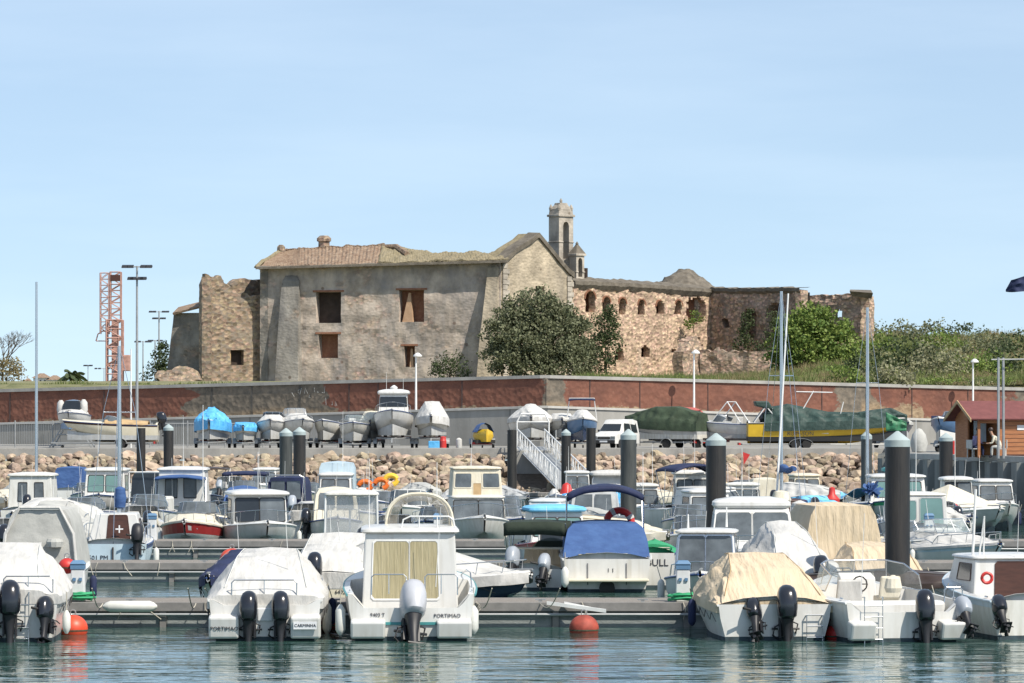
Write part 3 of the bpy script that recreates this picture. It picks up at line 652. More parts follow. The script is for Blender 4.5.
# rubble dome behind
def dome(u, v):
    a = u*2*math.pi; r = 1-v; x = math.cos(a)*r*3.35; y = math.sin(a)*r*4
    prof = interp([(0,0),(.25,.62),(.5,1.25),(.75,1.8),(.88,1.98),(1,2.0)], v)[0]
    c = P(683.5,285,404); return (c.x+x+nse(x*2,y*2,v*4)*.12, c.y+y, c.z-.4+prof+nse(x*1.6,y,v*6)*.3)
MB().grid(dome, 48, 14).build('vault_ruin', 'cornice_dark', con)
# shaded walls to the right
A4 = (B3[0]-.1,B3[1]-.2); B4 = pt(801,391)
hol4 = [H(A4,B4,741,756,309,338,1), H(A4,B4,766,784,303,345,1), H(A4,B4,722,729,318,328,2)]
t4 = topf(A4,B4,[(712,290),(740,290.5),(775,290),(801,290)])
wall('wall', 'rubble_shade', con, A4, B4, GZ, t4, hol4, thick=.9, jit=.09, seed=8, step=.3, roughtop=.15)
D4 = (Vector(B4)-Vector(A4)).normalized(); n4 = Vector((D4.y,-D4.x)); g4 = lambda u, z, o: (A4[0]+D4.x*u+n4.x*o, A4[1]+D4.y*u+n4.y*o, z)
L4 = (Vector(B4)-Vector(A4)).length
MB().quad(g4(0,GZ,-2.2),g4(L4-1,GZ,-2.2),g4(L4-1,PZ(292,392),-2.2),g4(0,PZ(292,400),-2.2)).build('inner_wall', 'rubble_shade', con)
mb = MB(); rings = [[],[],[],[]]
for k in range(81):
    u = k/80*L4; z = t4(u)+nse(u*1.5,13)*.15; rings[0].append(g4(u,z-.35,.02)); rings[1].append(g4(u,z-.1,.22)); rings[2].append(g4(u,z+.22,.2)); rings[3].append(g4(u,z+.3,-1.3))
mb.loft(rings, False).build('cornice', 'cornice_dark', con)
# lit end of that wall and the low ruined walls at its foot
E4 = (B4[0]+.55, B4[1]+.9)
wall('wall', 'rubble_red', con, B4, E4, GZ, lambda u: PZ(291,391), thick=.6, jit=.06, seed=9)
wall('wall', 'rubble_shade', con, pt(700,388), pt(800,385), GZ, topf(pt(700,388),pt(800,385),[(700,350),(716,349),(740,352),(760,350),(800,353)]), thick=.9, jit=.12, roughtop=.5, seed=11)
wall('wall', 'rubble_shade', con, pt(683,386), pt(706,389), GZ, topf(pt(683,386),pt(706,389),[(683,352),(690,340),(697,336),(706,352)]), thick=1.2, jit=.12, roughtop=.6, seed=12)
A5 = pt(800,395); B5 = pt(869,390)
t5 = topf(A5,B5,[(800,295),(840,294.5),(850,293),(856,292),(862,294),(869,296)])
wall('wall', 'rubble_shade', con, A5, B5, GZ, t5, [H(A5,B5,833,842,309,320,2)], thick=.9, jit=.12, roughtop=.2, seed=14, step=.3)
wall('wall', 'rubble_red', con, B5, (B5[0]+.5,B5[1]+2.5), GZ, lambda u: PZ(296,390)-u*.6, thick=.8, jit=.09, roughtop=.3, seed=15)
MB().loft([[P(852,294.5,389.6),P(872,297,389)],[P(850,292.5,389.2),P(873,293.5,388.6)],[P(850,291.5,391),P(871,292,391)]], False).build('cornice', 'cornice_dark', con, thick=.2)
# ruined tower left of the main block
A6 = pt(202,382); B6 = pt(262,384)
t6 = topf(A6,B6,[(202,284),(204,277),(212,274.5),(222,276),(224,283),(230,286),(236,290),(240,294),(262,295)])
wall('wall', 'rubble_brown', con, A6, B6, GZ, t6, [H(A6,B6,230.5,243.5,350,365)], thick=1.1, jit=.08, roughtop=.6, seed=21, step=.3)
wall('wall', 'rubble_brown', con, (A6[0]+.6,A6[1]+8), A6, GZ, lambda u: PZ(279,386), thick=.9, jit=.07, roughtop=.4, seed=22)
wall('wall', 'rubble_brown', con, pt(228,392), pt(262,394), GZ, topf(pt(228,392),pt(262,394),[(228,300),(232,280),(236,277),(247,277),(249,280),(262,280)]), thick=1.2, jit=.07, roughtop=.5, seed=23)
a, b, c_, d_ = H(A6,B6,230.5,243.5,350,365)
D6 = (Vector(B6)-Vector(A6)).normalized(); n6 = Vector((D6.y,-D6.x)); g6 = lambda u, z, o: (A6[0]+D6.x*u+n6.x*o, A6[1]+D6.y*u+n6.y*o, z)
MB().quad(g6(a-.5,c_-.5,-.8),g6(b+.5,c_-.5,-.8),g6(b+.5,d_+.5,-.8),g6(a-.5,d_+.5,-.8)).build('opening_back', 'dark_room', con)  # dark sheet behind the tower window, interior shade painted as colour
fm = MB(); fm.loft([[g6(a,c_,-.3),g6(a+.12,c_,-.3),g6(a+.12,d_,-.3),g6(a,d_,-.3)],[g6(a,c_,-.4),g6(a+.12,c_,-.4),g6(a+.12,d_,-.4),g6(a,d_,-.4)]],True,True); fm.build('window_frame', 'wood_tan', con)
# battered lean-to at the far left with its tiled roof
rings = []
for k in range(9):
    t = k/8; z = lerp(GZ, PZ(313,387), t); rings.append([(PX(lerp(164,174,t)+nse(z)*.6,387),387,z),(PX(203,387),386,z),(PX(203,392),393,z),(PX(lerp(164,174,t),392),393,z)])
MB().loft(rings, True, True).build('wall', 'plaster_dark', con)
MB().loft([[P(173,315,386.4),P(203,307.5,385.4)],[P(179,309,389.5),P(203,303,389.5)]], False).build('roof', 'roof_tile', con, thick=.2)
# foundation stub outside the wall
mb = MB()
def stub(u, v):
    px = lerp(160,195,u); top = interp([(0,378),(.3,376),(.75,371),(.85,373),(1,384)],u)[0]
    p = P(px, lerp(388, top, v), 372+v*1.2); p.y += nse(px*.3,v*3)*.3; return p
mb.grid(stub, 24, 6); tag(mb.build('broken_wall_stub', 'rubble_brown', thick=.8), 'low broken stone wall stub at the left foot of the ruin', 'broken wall')
# ------------------------------------------------------------ vegetation
def leaf_mat(name, c1, c2):
    m = bpy.data.materials.new(name); m.use_nodes = True; t = m.node_tree; n = t.nodes.new; l = t.links.new
    b = t.nodes['Principled BSDF']; b.inputs['Roughness'].default_value = .6; b.inputs['Specular IOR Level'].default_value = .25
    g = n('ShaderNodeNewGeometry'); r = n('ShaderNodeValToRGB'); r.color_ramp.elements[0].color = (*c1,1); r.color_ramp.elements[1].color = (*c2,1)
    l(g.outputs['Random Per Island'], r.inputs[0]); l(r.outputs[0], b.inputs['Base Color'])
    tr = n('ShaderNodeBsdfTranslucent'); l(r.outputs[0], tr.inputs[0]); mx = n('ShaderNodeMixShader'); mx.inputs[0].default_value = .25
    l(b.outputs[0], mx.inputs[1]); l(tr.outputs[0], mx.inputs[2]); l(mx.outputs[0], t.nodes['Material Output'].inputs[0]); M_[name] = m
leaf_mat('leaf_olive', (.095,.11,.055), (.23,.24,.145))
leaf_mat('leaf_dark', (.035,.055,.024), (.095,.12,.05))
leaf_mat('leaf_bright', (.08,.14,.03), (.23,.29,.07))
leaf_mat('leaf_greyish', (.17,.175,.10), (.33,.32,.19))
leaf_mat('leaf_grass', (.08,.12,.03), (.20,.22,.08))
leaf_mat('leaf_dry', (.16,.13,.06), (.30,.25,.13))
mat('bark', (.09,.07,.05), .95, var=.3, bump=.02)
def leaves(mb, c, r, n, s, rg, flat=1.0):
    for _ in range(n):
        d = Vector((rg.gauss(0,1),rg.gauss(0,1),rg.gauss(0,1)*flat)).normalized()
        p = c+Vector((d.x*r, d.y*r, d.z*r))*(rg.random()**.4)
        u = Vector((rg.gauss(0,1),rg.gauss(0,1),rg.gauss(0,1))).normalized(); w = u.orthogonal().normalized()
        w = (Matrix.Rotation(rg.uniform(0,6.28),3,u) @ w); q = s*rg.uniform(.6,1.3)
        mb.quad(p-u*q*.5, p+w*q*.38, p+u*q*.5, p-w*q*.38)
def crown(blobs, n_cl, per, s, seed, cr=(.45,.9)):
    """blobs: list of (center, rx, rz). clumps spread over the blobs' surfaces"""
    rg = random.Random(seed); mb = MB()
    for c, rx, rz in blobs:
        k = max(6, int(n_cl*(rx*rz)**.9))
        for _ in range(k):
            d = Vector((rg.gauss(0,1),rg.gauss(0,1)-.3,rg.gauss(0,1)+.25)).normalized(); q = rg.uniform(.62,1.05)
            p = Vector(c)+Vector((d.x*rx*q, d.y*rx*q*.9, d.z*rz*q))
            leaves(mb, p, rg.uniform(*cr)*min(rx,1.6)/1.6*1.0+.15, per, s, rg, .8)
    return mb
def tree(name, label, px, d, base, blobs, leafm, n_cl=9, per=34, s=.26, seed=1, trunk=.3, group=None, cat='tree', parts=('crown','trunk'), cr=(.45,.9)):
    x = PX(px,d); root = empty(name, (x,d,base), 0, label, cat, group)
    bl = [(Vector((PX(bx,d)-x, oy, PZ(by,d)-base)), rx, rz) for bx,by,rx,rz,oy in blobs]
    mb = crown(bl, n_cl, per, s, seed, cr)
    mb.build(parts[0], leafm, root, fixn=False)
    t = MB(); hc = max(.4, min(b[0].z for b in bl)*.9)
    rg = random.Random(seed)
    t.tube([(0,0,-.5),(rg.uniform(-.1,.1),0,hc*.5),(0,0,hc)], trunk, 8, trunk*.7)
    for b in bl: t.tube([(0,0,hc*.55), tuple(b[0]*.55+Vector((0,0,hc*.2))), tuple(b[0])], trunk*.5, 6, trunk*.12)
    t.build(parts[1], 'bark', root, smooth=True)
    return root
tree('olive_tree', 'large dark green wild olive tree against the church front', 538, 366, 8.2,
  [(536,312,2.4,1.9,0),(516,318,1.8,1.6,0),(560,320,2.0,1.7,.3),(505,335,1.9,1.6,-.5),(528,338,2.6,2.2,-1),(556,342,2.6,2.3,-.8),(577,338,1.5,1.9,0),(493,350,1.2,1.1,-.5),(510,358,2.0,1.6,-1.2),(535,362,2.6,1.6,-1.6),(562,362,2.4,1.6,-1.2),(582,356,1.2,1.8,0)], 'leaf_olive', n_cl=17, per=55, s=.25, seed=3, cr=(.35,.7))
tree('shrub_tree', 'narrow dark shrub growing up the arcaded wall beside the olive tree', 606, 376, 8.3,
  [(605,330,1.3,1.7,0),(602,350,1.6,1.7,0),(610,318,.8,1.2,0),(598,362,1.4,1.2,0)], 'leaf_dark', n_cl=12, per=36, s=.24, seed=5, trunk=.12)
tree('fig_tree', 'bright green round fig tree in front of the ruin right end', 812, 362, 8.4,
  [(812,322,2.2,1.4,0),(795,332,1.9,1.6,0),(832,334,2.0,1.6,0),(783,348,1.5,1.6,0),(806,348,2.6,2.2,-1),(838,350,2.0,2.0,-.4),(790,364,1.9,1.4,0),(820,366,2.6,1.4,-1),(846,364,1.2,1.3,0)], 'leaf_bright', n_cl=12, per=42, s=.32, seed=8, cr=(.4,.8))
tree('broad_bush', 'small isolated dark bush at the foot of the main convent wall', 450, 371, 8.4, [(450,366,1.5,1.0,0),(459,371,1.0,.7,0),(441,371,.9,.8,0)], 'leaf_dark', n_cl=14, per=34, s=.2, seed=9, trunk=.1, cat='bush')
tree('dense_tree', 'dark leafy tree left of the ruin beside the floodlight mast', 162, 405, 8, [(162,352,.9,.9,0),(164,364,1.3,1.3,0),(158,374,1.4,1.2,0),(168,374,1.2,1.4,0)], 'leaf_dark', n_cl=12, per=36, s=.24, seed=10, trunk=.16)
tree('ivy_bush', 'dark ivy bush growing inside the left broken arch', 748, 396, 9, [(748,316,.7,.6,-1.5),(746,332,.8,1.5,-1.8),(742,345,1.0,1.0,-2)], 'leaf_dark', n_cl=16, per=30, s=.2, seed=12, trunk=.06, cat='bush')
tree('ivy_bush', 'dark ivy bush growing inside the right broken arch', 775, 392, 9, [(776,318,1.0,.7,-1),(775,335,1.1,1.6,-1.4),(770,350,1.4,1.0,-2)], 'leaf_dark', n_cl=16, per=30, s=.2, seed=13, trunk=.06, cat='bush')
tree('wall_bush', 'green bush hanging in the ragged hole of the arcaded wall', 694, 397, 14, [(695,318,.7,.6,-.6),(690,324,.5,.5,-.6)], 'leaf_bright', n_cl=16, per=30, s=.2, seed=14, trunk=.05, cat='bush')
# hillside bushes, right
hb = [  # px, py(top-ish centre), rx, rz, mat
 ('dark rounded bush right behind the tall bare mast',880,322,2.4,1.2,'leaf_olive'),('dark bush on the hill crest right of the mast',905,332,2.6,1.2,'leaf_olive'),
 ('dense dark bush at the very top of the hill crest',962,330,2.8,1.2,'leaf_dark'),('low bush on the skyline between crest bushes',930,336,2.6,1.0,'leaf_olive'),
 ('grassy pale bush on the skyline near the right edge',998,334,2.4,.7,'leaf_greyish'),('dark bush at the right edge below the skyline',1018,345,2.4,1.1,'leaf_dark'),
 ('large dark thicket bush above the wall right of the mast',905,360,3.2,1.7,'leaf_dark'),('pale grey feathery bush above the red wall',935,368,2.4,1.5,'leaf_greyish'),
 ('dark bush between the fig tree and the tall mast',862,372,1.8,1.2,'leaf_dark'),('small bright green bush beside the fig tree',845,378,1.3,.8,'leaf_bright'),
 ('bright green bush left of the hillside lamp post',962,366,1.6,1.2,'leaf_bright'),('green bush right of the hillside lamp post',985,370,1.8,1.3,'leaf_bright'),
 ('dark bush above the wooden kiosk roof',1010,366,2.2,1.6,'leaf_dark'),('olive bush midway up the slope behind the mast',880,345,2.0,1.0,'leaf_bright'),
 ('olive bush high on the slope left of the lamp post',940,346,2.2,1.0,'leaf_bright'),('olive bush high on the slope right of the lamp post',985,350,2.6,1.1,'leaf_olive'),
 ('grey green bush low on the slope near the mast foot',885,378,2.0,.9,'leaf_greyish')]
for i, (lb, px, py, rx, rz, lm) in enumerate(hb):
    d = wpath(px)+7
    while d < 432 and hill_z(PX(px,d),d)+rz*.55 < PZ(py,d): d += 1.0
    b = hill_z(PX(px,d),d)-.1; py = HY-(b+rz*.75-CZ)*F/d
    tree('hill_bush', lb, px, d, b, [(px,py,rx,rz,0),(px-rx*6,py+5,rx*.6,rz*.7,0),(px+rx*6,py+4,rx*.65,rz*.75,0)], lm, n_cl=6, per=30, s=.28, seed=30+i, trunk=.1, cat='bush', group='bushes on the hillside')
# grass and scrub cover
rg = random.Random(55)
def cover(name, label, n, px0, px1, d0, d1, m, h, seed, r=.5, s=.16, per=14, blade=False):
    rg = random.Random(seed); mb = MB()
    for _ in range(n):
        px = rg.uniform(px0,px1); d = d0+(d1-d0)*rg.random(); dw = wpath(max(-420,min(1420,px)))+6.4
        if d < dw: d = dw+rg.random()*2.5
        x = PX(px,d); z = hill_z(x,d)-.05; k = max(.15,nse(x*.25,d*.25,seed)+.6)
        if nse(x*.12,d*.12,seed+50) < -.15 and seed != 5: continue
        if blade:
            for _ in range(per):
                a = rg.uniform(0,6.28); hh = h*k*rg.uniform(.5,1.2); bx = x+rg.uniform(-.35,.35); by = d+rg.uniform(-.35,.35); tx = bx+math.cos(a)*hh*.45; ty = by+math.sin(a)*hh*.45; w = .035
                mb.poly([(bx-w,by,z),(bx+w,by,z),(tx,ty,z+hh)])
        else: leaves(mb, Vector((x,d,z+h*k*.5)), r*k*rg.uniform(.6,1.3), per, s, rg, .7)
    return tag(mb.build(name, m, fixn=False), label, 'undergrowth', kind='stuff')
cover('tall_grass', 'bright green grass at the foot of the arcaded wall', 2600, 575, 775, 300, 372, 'leaf_grass', .9, 2, per=10, blade=True)
cover('grass_tufts', 'leafy weeds at the foot of the arcaded wall', 700, 585, 775, 300, 372, 'leaf_bright', .7, 12, r=.45)
cover('scrub', 'olive scrub covering the hillside', 2600, 845, 1060, 300, 445, 'leaf_greyish', .55, 3, r=.5)
cover('scrub_leaves', 'green undergrowth between the hillside bushes', 1300, 740, 1060, 300, 445, 'leaf_bright', .55, 4, r=.5)
cover('bright_scrub', 'brighter green weeds above the wall at right', 900, 760, 1060, 300, 350, 'leaf_bright', .7, 14, r=.5)
cover('hill_grass', 'fresh green grass between the bushes of the slope', 3600, 740, 1060, 300, 440, 'leaf_grass', .9, 22, per=12, blade=True)
cover('dry_grass', 'dry straw grass patches on the slope', 2400, 700, 1060, 300, 445, 'leaf_dry', .9, 6, per=16, blade=True)
cover('wall_top_grass', 'thin grass growing along the top of the red wall', 260, -100, 585, 296, 305, 'leaf_grass', .35, 5, per=8, blade=True)
# bare tree far left, with a rusty clipped shrub under it
def bare_tree(px, d, base, h, label):
    root = empty('bare_tree', (PX(px,d),d,base), 0, label, 'tree'); mb = MB(); rg = random.Random(4)
    def br(p, dr, l, r, k):
        q = p+dr*l; mb.tube([p, p.lerp(q,.5)+Vector((rg.uniform(-.05,.05),0,0))*l, q], r, 5, r*.6)
        if k:
            for _ in range(3):
                nd = (dr+Vector((rg.gauss(0,.5),rg.gauss(0,.5),rg.gauss(0,.25)+.15))).normalized(); br(q, nd, l*rg.uniform(.6,.85), r*.6, k-1)
    br(Vector((0,0,0)), Vector((0,0,1)), h*.3, .16, 5)
    mb.build('trunk', 'bark', root)
mat('twig', (.22,.19,.17), .95)
bare_tree(3, 420, 8.4, 6.5, 'leafless grey tree standing at the left edge')
tree('rusty_bush', 'rusty brown dense bush under the leafless tree', 7, 400, 7.6, [(7,366,1.3,1.1,0),(10,376,1.9,1.2,0)], 'leaf_dry', n_cl=12, per=36, s=.22, seed=61, trunk=.1, cat='bush')
# palm
def palm(px, d, base, label):
    root = empty('palm_tree', (PX(px,d),d,base), 0, label, 'palm tree'); rg = random.Random(9)
    h = PZ(376,d)-base; MB().tube([(0,0,-1),(0,0,h)], .3, 8, .25).build('trunk', 'bark', root); mb = MB()
    for k in range(26):
        a = rg.uniform(0,6.28); el = rg.uniform(-.2,1.2); L = rg.uniform(1.3,1.9); pts = []
        for i in range(6):
            t = i/5; pts.append(Vector((math.cos(a)*L*t*math.cos(el)*1.1, math.sin(a)*L*t*math.cos(el), h+L*t*math.sin(el)-.9*t*t)))
        for i in range(5):
            for s in (-1,1):
                w = Vector((-math.sin(a),math.cos(a),-.5))*s*.45*(1-.6*i/5); mb.poly([pts[i],pts[i+1],pts[i+1]+w*.8,pts[i]+w])
    mb.build('crown', 'leaf_dark', root, fixn=False)
palm(72, 420, 7.5, 'small palm tree showing above the red wall at left')
# ------------------------------------------------------------ boat builder
def text_obj(body, size, Mx, m, parent, name='lettering'):
    cu = bpy.data.curves.new('t', 'FONT'); cu.body = body; cu.size = size; cu.align_x = 'CENTER'; cu.align_y = 'CENTER'; cu.extrude = .003; cu.resolution_u = 2
    o = bpy.data.objects.new('t', cu); me = bpy.data.meshes.new_from_object(o); bpy.data.objects.remove(o)
    me.transform(Mx); me.materials.append(M_[m]); q = bpy.data.objects.new(name, me); C.objects.link(q); q.parent = parent; return q
ALL = []
class Boat:
    def __init__(b, name, label, px, d, L, B, face='stern', t=0, fb=.75, rise=.35, hull='gelcoat', stripe=None, deck='gelcoat', cat='boat', group=None,
                 sc=.5, cockpit=.25, z=0, rake=.8, rub='stripe_navy', flare=.97, near=True, inner=None, full=2.2, boot='antifoul', crown=.18, mid=None, dip=0):
        b.L, b.B, b.fb, b.rise, b.rake, b.full, b.near = L, B, fb, rise, rake, full, near
        tt = R(t); away = Vector((math.sin(tt), math.cos(tt), 0)); p = Vector((PX(px,d), d, z))+away*L/2
        rz = -tt+(0 if face == 'stern' else math.pi)
        b.face = face; b.t_face = face; b.z = z; ALL.append(b)
        b.root = empty(name, tuple(p), rz, label, cat, group)
        NS = 22; S = [i/NS for i in range(NS+1)]
        def ring(s, off=0):
            w = b.hb(s)+off; zt = b.zs(s); y = lambda z_: b.ys(s, z_)
            zk = -.35+(zt+.15)*max(0,(s-.62)/.38)**2.2; zc = .06+(zt*.55)*s**3; zm = zt*.62
            h = [(w,y(zt),zt),(w*flare,y(zm),zm),(w*(.88-.28*s**2),y(zc),zc),(0,y(zk),zk)]
            return h[:3]+[h[3]]+[(-x,yy,zz) for x,yy,zz in h[2::-1]]
        rings = [ring(s) for s in S]
        mb = MB(); mb.loft(rings, False); w0 = b.hb(0); dp = [] if not dip else [(-w0*.93,-L/2,fb),(-w0*.84,-L/2,fb-dip*.55),(-w0*.74,-L/2,fb-dip),(w0*.74,-L/2,fb-dip),(w0*.84,-L/2,fb-dip*.55),(w0*.93,-L/2,fb)]; mb.poly(rings[0]+dp); b.hullo = mb.build('hull', hull, b.root, smooth=True)
        # bottom paint: lower ring pair, just proud
        mb = MB(); lo = []; 
        for s in S:
            r = ring(s, .006); zc = r[2][2]
            lo.append([(r[2][0], r[2][1], r[2][2]*.55+.055), (r[2][0]*.985, r[2][1], -.2)])
        mbx = MB(); mbx.loft(lo, False); mbx.loft([[(-x,y,z_) for x,y,z_ in q] for q in lo], False)
        q0 = lo[0]; mbx.quad((q0[0][0],-L/2-.006,q0[0][2]),(-q0[0][0],-L/2-.006,q0[0][2]),(-q0[1][0],-L/2-.006,-.2),(q0[1][0],-L/2-.006,-.2))
        mbx.build('waterline_band', boot, b.root)
        if stripe:
            mb = MB(); st = []
            for s in S:
                r = ring(s, .007); a, c = Vector(r[0]), Vector(r[1]); st.append([tuple(a.lerp(c,.12)), tuple(a.lerp(c,.42 if mid is None else mid))])
            mb.loft(st, False).loft([[(-x,y,z_) for x,y,z_ in q] for q in st], False)
            mb.build('hull_stripe', stripe, b.root)
        if rub:
            mb = MB(); pth = [(b.hb(s)+.01, b.ys(s,b.zs(s)), b.zs(s)-.02) for s in S]
            mb.tube(pth, .028, 5).tube([(-x,y,z_) for x,y,z_ in pth], .028, 5); mb.build('rub_rail', rub, b.root)
        # deck and cockpit
        mb = MB(); rg = []
        g = .13
        def cock(s):
            w = b.hb(s); zt = b.zs(s); y = b.ys(s,zt); wi = max(.02,w-g); h = [(w,y,zt),(wi,y,zt+.03),(wi*.97,y,cockpit+.02),(0,y,cockpit)]
            return h+[(-x,yy,zz) for x,yy,zz in h[2::-1]]
        def dk(s):
            w = b.hb(s); zt = b.zs(s); y = b.ys(s,zt); h = [(w,y,zt),(w*.9,y,zt+.04),(w*.55,y,zt+crown*.75*(1-s*.5)),(0,y,zt+crown*(1-s*.5))]
            return h+[(-x,yy,zz) for x,yy,zz in h[2::-1]]
        if sc > .05:
            d0 = dk(0) if not dip else [(w0,0,fb),(w0*.93,0,fb),(w0*.74,0,fb-dip),(0,0,fb-dip),(-w0*.74,0,fb-dip),(-w0*.93,0,fb),(-w0,0,fb)]; rg += [[(x,-L/2,z_) for x,y,z_ in d0], [(x*.97,-L/2+g,z_) for x,y,z_ in d0]]
            rg += [[(x,-L/2+g+.01,z_) for x,y,z_ in cock(.02)]]
            rg += [cock(s) for s in S if .03 < s < sc]+[cock(sc)]
        rg += [dk(sc+.001)]+[dk(s) for s in S if s > sc+.002]
        mb.loft(rg, False).build('deck', deck, b.root, smooth=True)
    def hb(b, s):
        return max(.03, b.B/2*(.94+.06*min(1,s/.3))*(1-max(0,(s-.4)/.6)**b.full)**.85) if s < .999 else .03
    def zs(b, s): return b.fb+b.rise*s**1.8
    def ys(b, s, z): return -b.L/2+b.L*s-(b.rake*(1-z/max(.1,b.zs(s)))*s**3 if s > 0 else 0)
    def prt(b, mb, name, m, smooth=False, bevel=0, parent=None, **k): return mb.build(name, m, parent or b.root, smooth, bevel, **k)
    # fitted canvas cover; prof = (s, height above sheer, half width fraction of the flat top)
    def cover(b, prof, m, s0=0, s1=1, hem=.14, seed=0, fold=.035, name='canvas_cover', lift=0, nv=9):
        NS = 60; rings = []
        for i in range(NS+1):
            s = lerp(s0, s1, i/NS); h, wf = interp(prof, s); w = b.hb(min(s,.995))+.03; zt = b.zs(s)+lift; y = b.ys(s,zt)
            half = [(w+.01, zt-hem-abs(nse(s*9,seed))*.05), (w+.015, zt+.02)]
            for k in range(1, nv+1):
                t = k/nv; x = lerp(w, wf*w, t); z_ = lerp(zt+.03, zt+h, t**.92)
                f = (math.sin(s*31+t*3+seed)+math.sin(s*57+t*5+seed*2))*.5*fold*math.sin(math.pi*min(1,t*.9+.1))+nse(s*14,t*3,seed)*fold
                g2=nse(x*6.5,s*2.2,seed+3)*fold*1.5*math.sin(math.pi*min(1,t*.8+.12)); half.append((x+f, z_+f*.6+g2))
            half.append((0, zt+h+.035+nse(s*7,seed+3)*fold*.6))
            pr = [(x,y,z_) for x,z_ in half]
            lf = []
            for k,(x,z_) in enumerate(half[:-1]):
                f = nse(s*14,k*.4,seed+9)*fold if k > 1 else 0; lf.append((-x+f,y,z_+f*.5+(nse(-x*6.5,s*2.2,seed+7)*fold*1.2 if k > 1 else 0)))
            rings.append(pr+lf[::-1])
        mb = MB(); mb.loft(rings, False)
        if s0 < .02:
            r = rings[0]; mb.poly([(x,y-.01,z_) for x,y,z_ in r])
        cv = b.prt(mb, name, m, True, fixn=True)
        if b.z < 1 and hem > .05:
            ls = MB()
            SS = [lerp(max(s0,.04), min(s1,.92), q/16) for q in range(17)]
            for q in (-1,1): ls.tube([(q*(b.hb(s)+(.05 if k%2 else .012)), b.ys(s,b.fb), b.zs(s)-hem-(.02 if k%2 else .2)) for k, s in enumerate(SS)], .009, 4)
            ls.build('lashings','rope_dark',cv)
            sm = MB(); pts = []
            for q in range(20):
                s = lerp(max(s0,.05), min(s1,.95), q/19); h, wf = interp(prof, s); pts.append((wf*(b.hb(s)+.03)+.01, b.ys(s,b.fb), b.zs(s)+lift+h+.012))
            sm.tube(pts,.011,4).tube([(-x,y,z_) for x,y,z_ in pts],.011,4).build('seams','fender_white' if 'white' in m else 'wood_tan' if 'beige' in m or 'cream' in m else 'rubber_grey',cv)
        return cv
    def house(b, y0, y1, w, z0, h, m='gelcoat', glass='glass_dark', rf=.3, rb=.05, tp=.9, wf=None, wins=(), roof=True, over=.12, roofm=None, rth=.09, name='cabin', frame='rubber'):
        wf = wf or w
        lo = [(-w/2,y0),(w/2,y0),(wf/2,y1),(-wf/2,y1)]; hi = [(-w/2*tp,y0+rb),(w/2*tp,y0+rb),(wf/2*tp,y1-rf),(-wf/2*tp,y1-rf)]
        L_ = [Vector((x,y,z0)) for x,y in lo]; H_ = [Vector((x,y,z0+h)) for x,y in hi]
        mb = MB(); mb.hexa(L_, H_); ca = b.prt(mb, name, m, bevel=.035)
        fc = {'back':(0,1),'right':(1,2),'front':(2,3),'left':(3,0)}
        for win in wins:
            f, u0, u1, v0, v1 = win[:5]; gm = win[5] if len(win) > 5 else glass; nm = win[6] if len(win) > 6 else 'window'
            i, j = fc[f]
            pt_ = lambda u, v: L_[i].lerp(L_[j],u).lerp(H_[i].lerp(H_[j],u), v)
            n_ = (L_[j]-L_[i]).cross(H_[i]-L_[i]).normalized()
            q = [pt_(u0,v0),pt_(u1,v0),pt_(u1,v1),pt_(u0,v1)]; c = sum(q,Vector())/4
            # clipped corners
            def oct_(q, k):
                o = []
                for a in range(4):
                    p0, p1, p2 = q[a-1], q[a], q[(a+1)%4]; e = min((p1-p0).length,(p2-p1).length)*k
                    o += [p1+(p0-p1).normalized()*e, p1+(p2-p1).normalized()*e]
                return o
            big = oct_([c+(p-c)*(1+.05/max(.05,(p-c).length)) for p in q], .07); sm = oct_(q, .07)
            mf = MB(); mf.loft([[p+n_*.004 for p in big],[p+n_*.018 for p in big]], True); mf.loft([[p+n_*.018 for p in big],[p+n_*.018 for p in sm],[p+n_*.006 for p in sm]], True)
            fo = b.prt(mf, nm, frame, parent=ca, fixn=False)
            if b.near:
                MB().poly([p+n_*.010 for p in sm]).build('pane', gm, None).parent = ca
            else: MB().poly([p+n_*.010 for p in sm]).build('pane', gm, None).parent = ca
        if roof:
            x = w/2*tp+over; xf_ = wf/2*tp+over; ya, yb = y0+rb-over, y1-rf+over*1.6; z = z0+h
            b.slab(x, xf_, ya, yb, z, rth, roofm or m, 'roof')
        return ca
    def slab(b, x, xf_, ya, yb, z, th, m, name):
        def rr(sc, zz):
            o = []; r = .18; X, Xf, Y0, Y1 = x*sc, xf_*sc, (ya+yb)/2-(yb-ya)/2*sc, (ya+yb)/2+(yb-ya)/2*sc
            for cx, cy, a0 in ((X-r,Y0+r,-90),(Xf-r,Y1-r,0),(-Xf+r,Y1-r,90),(-X+r,Y0+r,180)):
                for k in range(4):
                    a = R(a0+k*30); o.append((cx+r*math.cos(a), cy+r*math.sin(a), zz))
            return o
        mb = MB(); mb.loft([rr(.95,z), rr(1,z+th*.3), rr(.99,z+th*.7), rr(.9,z+th), rr(.5,z+th*1.35)], True, True)
        return b.prt(mb, name, m, True)
    def windshield(b, y, w, h, z=None, back=.35, rk=.3, m='glass_clear', fr='steel', lenb=.8, mull=True):
        z = z if z is not None else b.zs((y+b.L/2)/b.L)+.12
        plan = [(-w/2,y-lenb),(-w/2*.96,y-lenb*.3),(-w/2*.7,y+.02),(-w/4,y+.12),(0,y+.15),(w/4,y+.12),(w/2*.7,y+.02),(w/2*.96,y-lenb*.3),(w/2,y-lenb)]
        hh = [.55,.9,1,1,1,1,1,.9,.55]
        lo = [(x,yy,z) for x,yy in plan]; hi = [(x*.9,yy-rk*q,z+h*q) for (x,yy),q in zip(plan,hh)]
        b.prt(MB().loft([lo,hi], False), 'windshield', m)
        mb = MB(); mb.tube(hi, .018, 5).tube(lo, .016, 5)
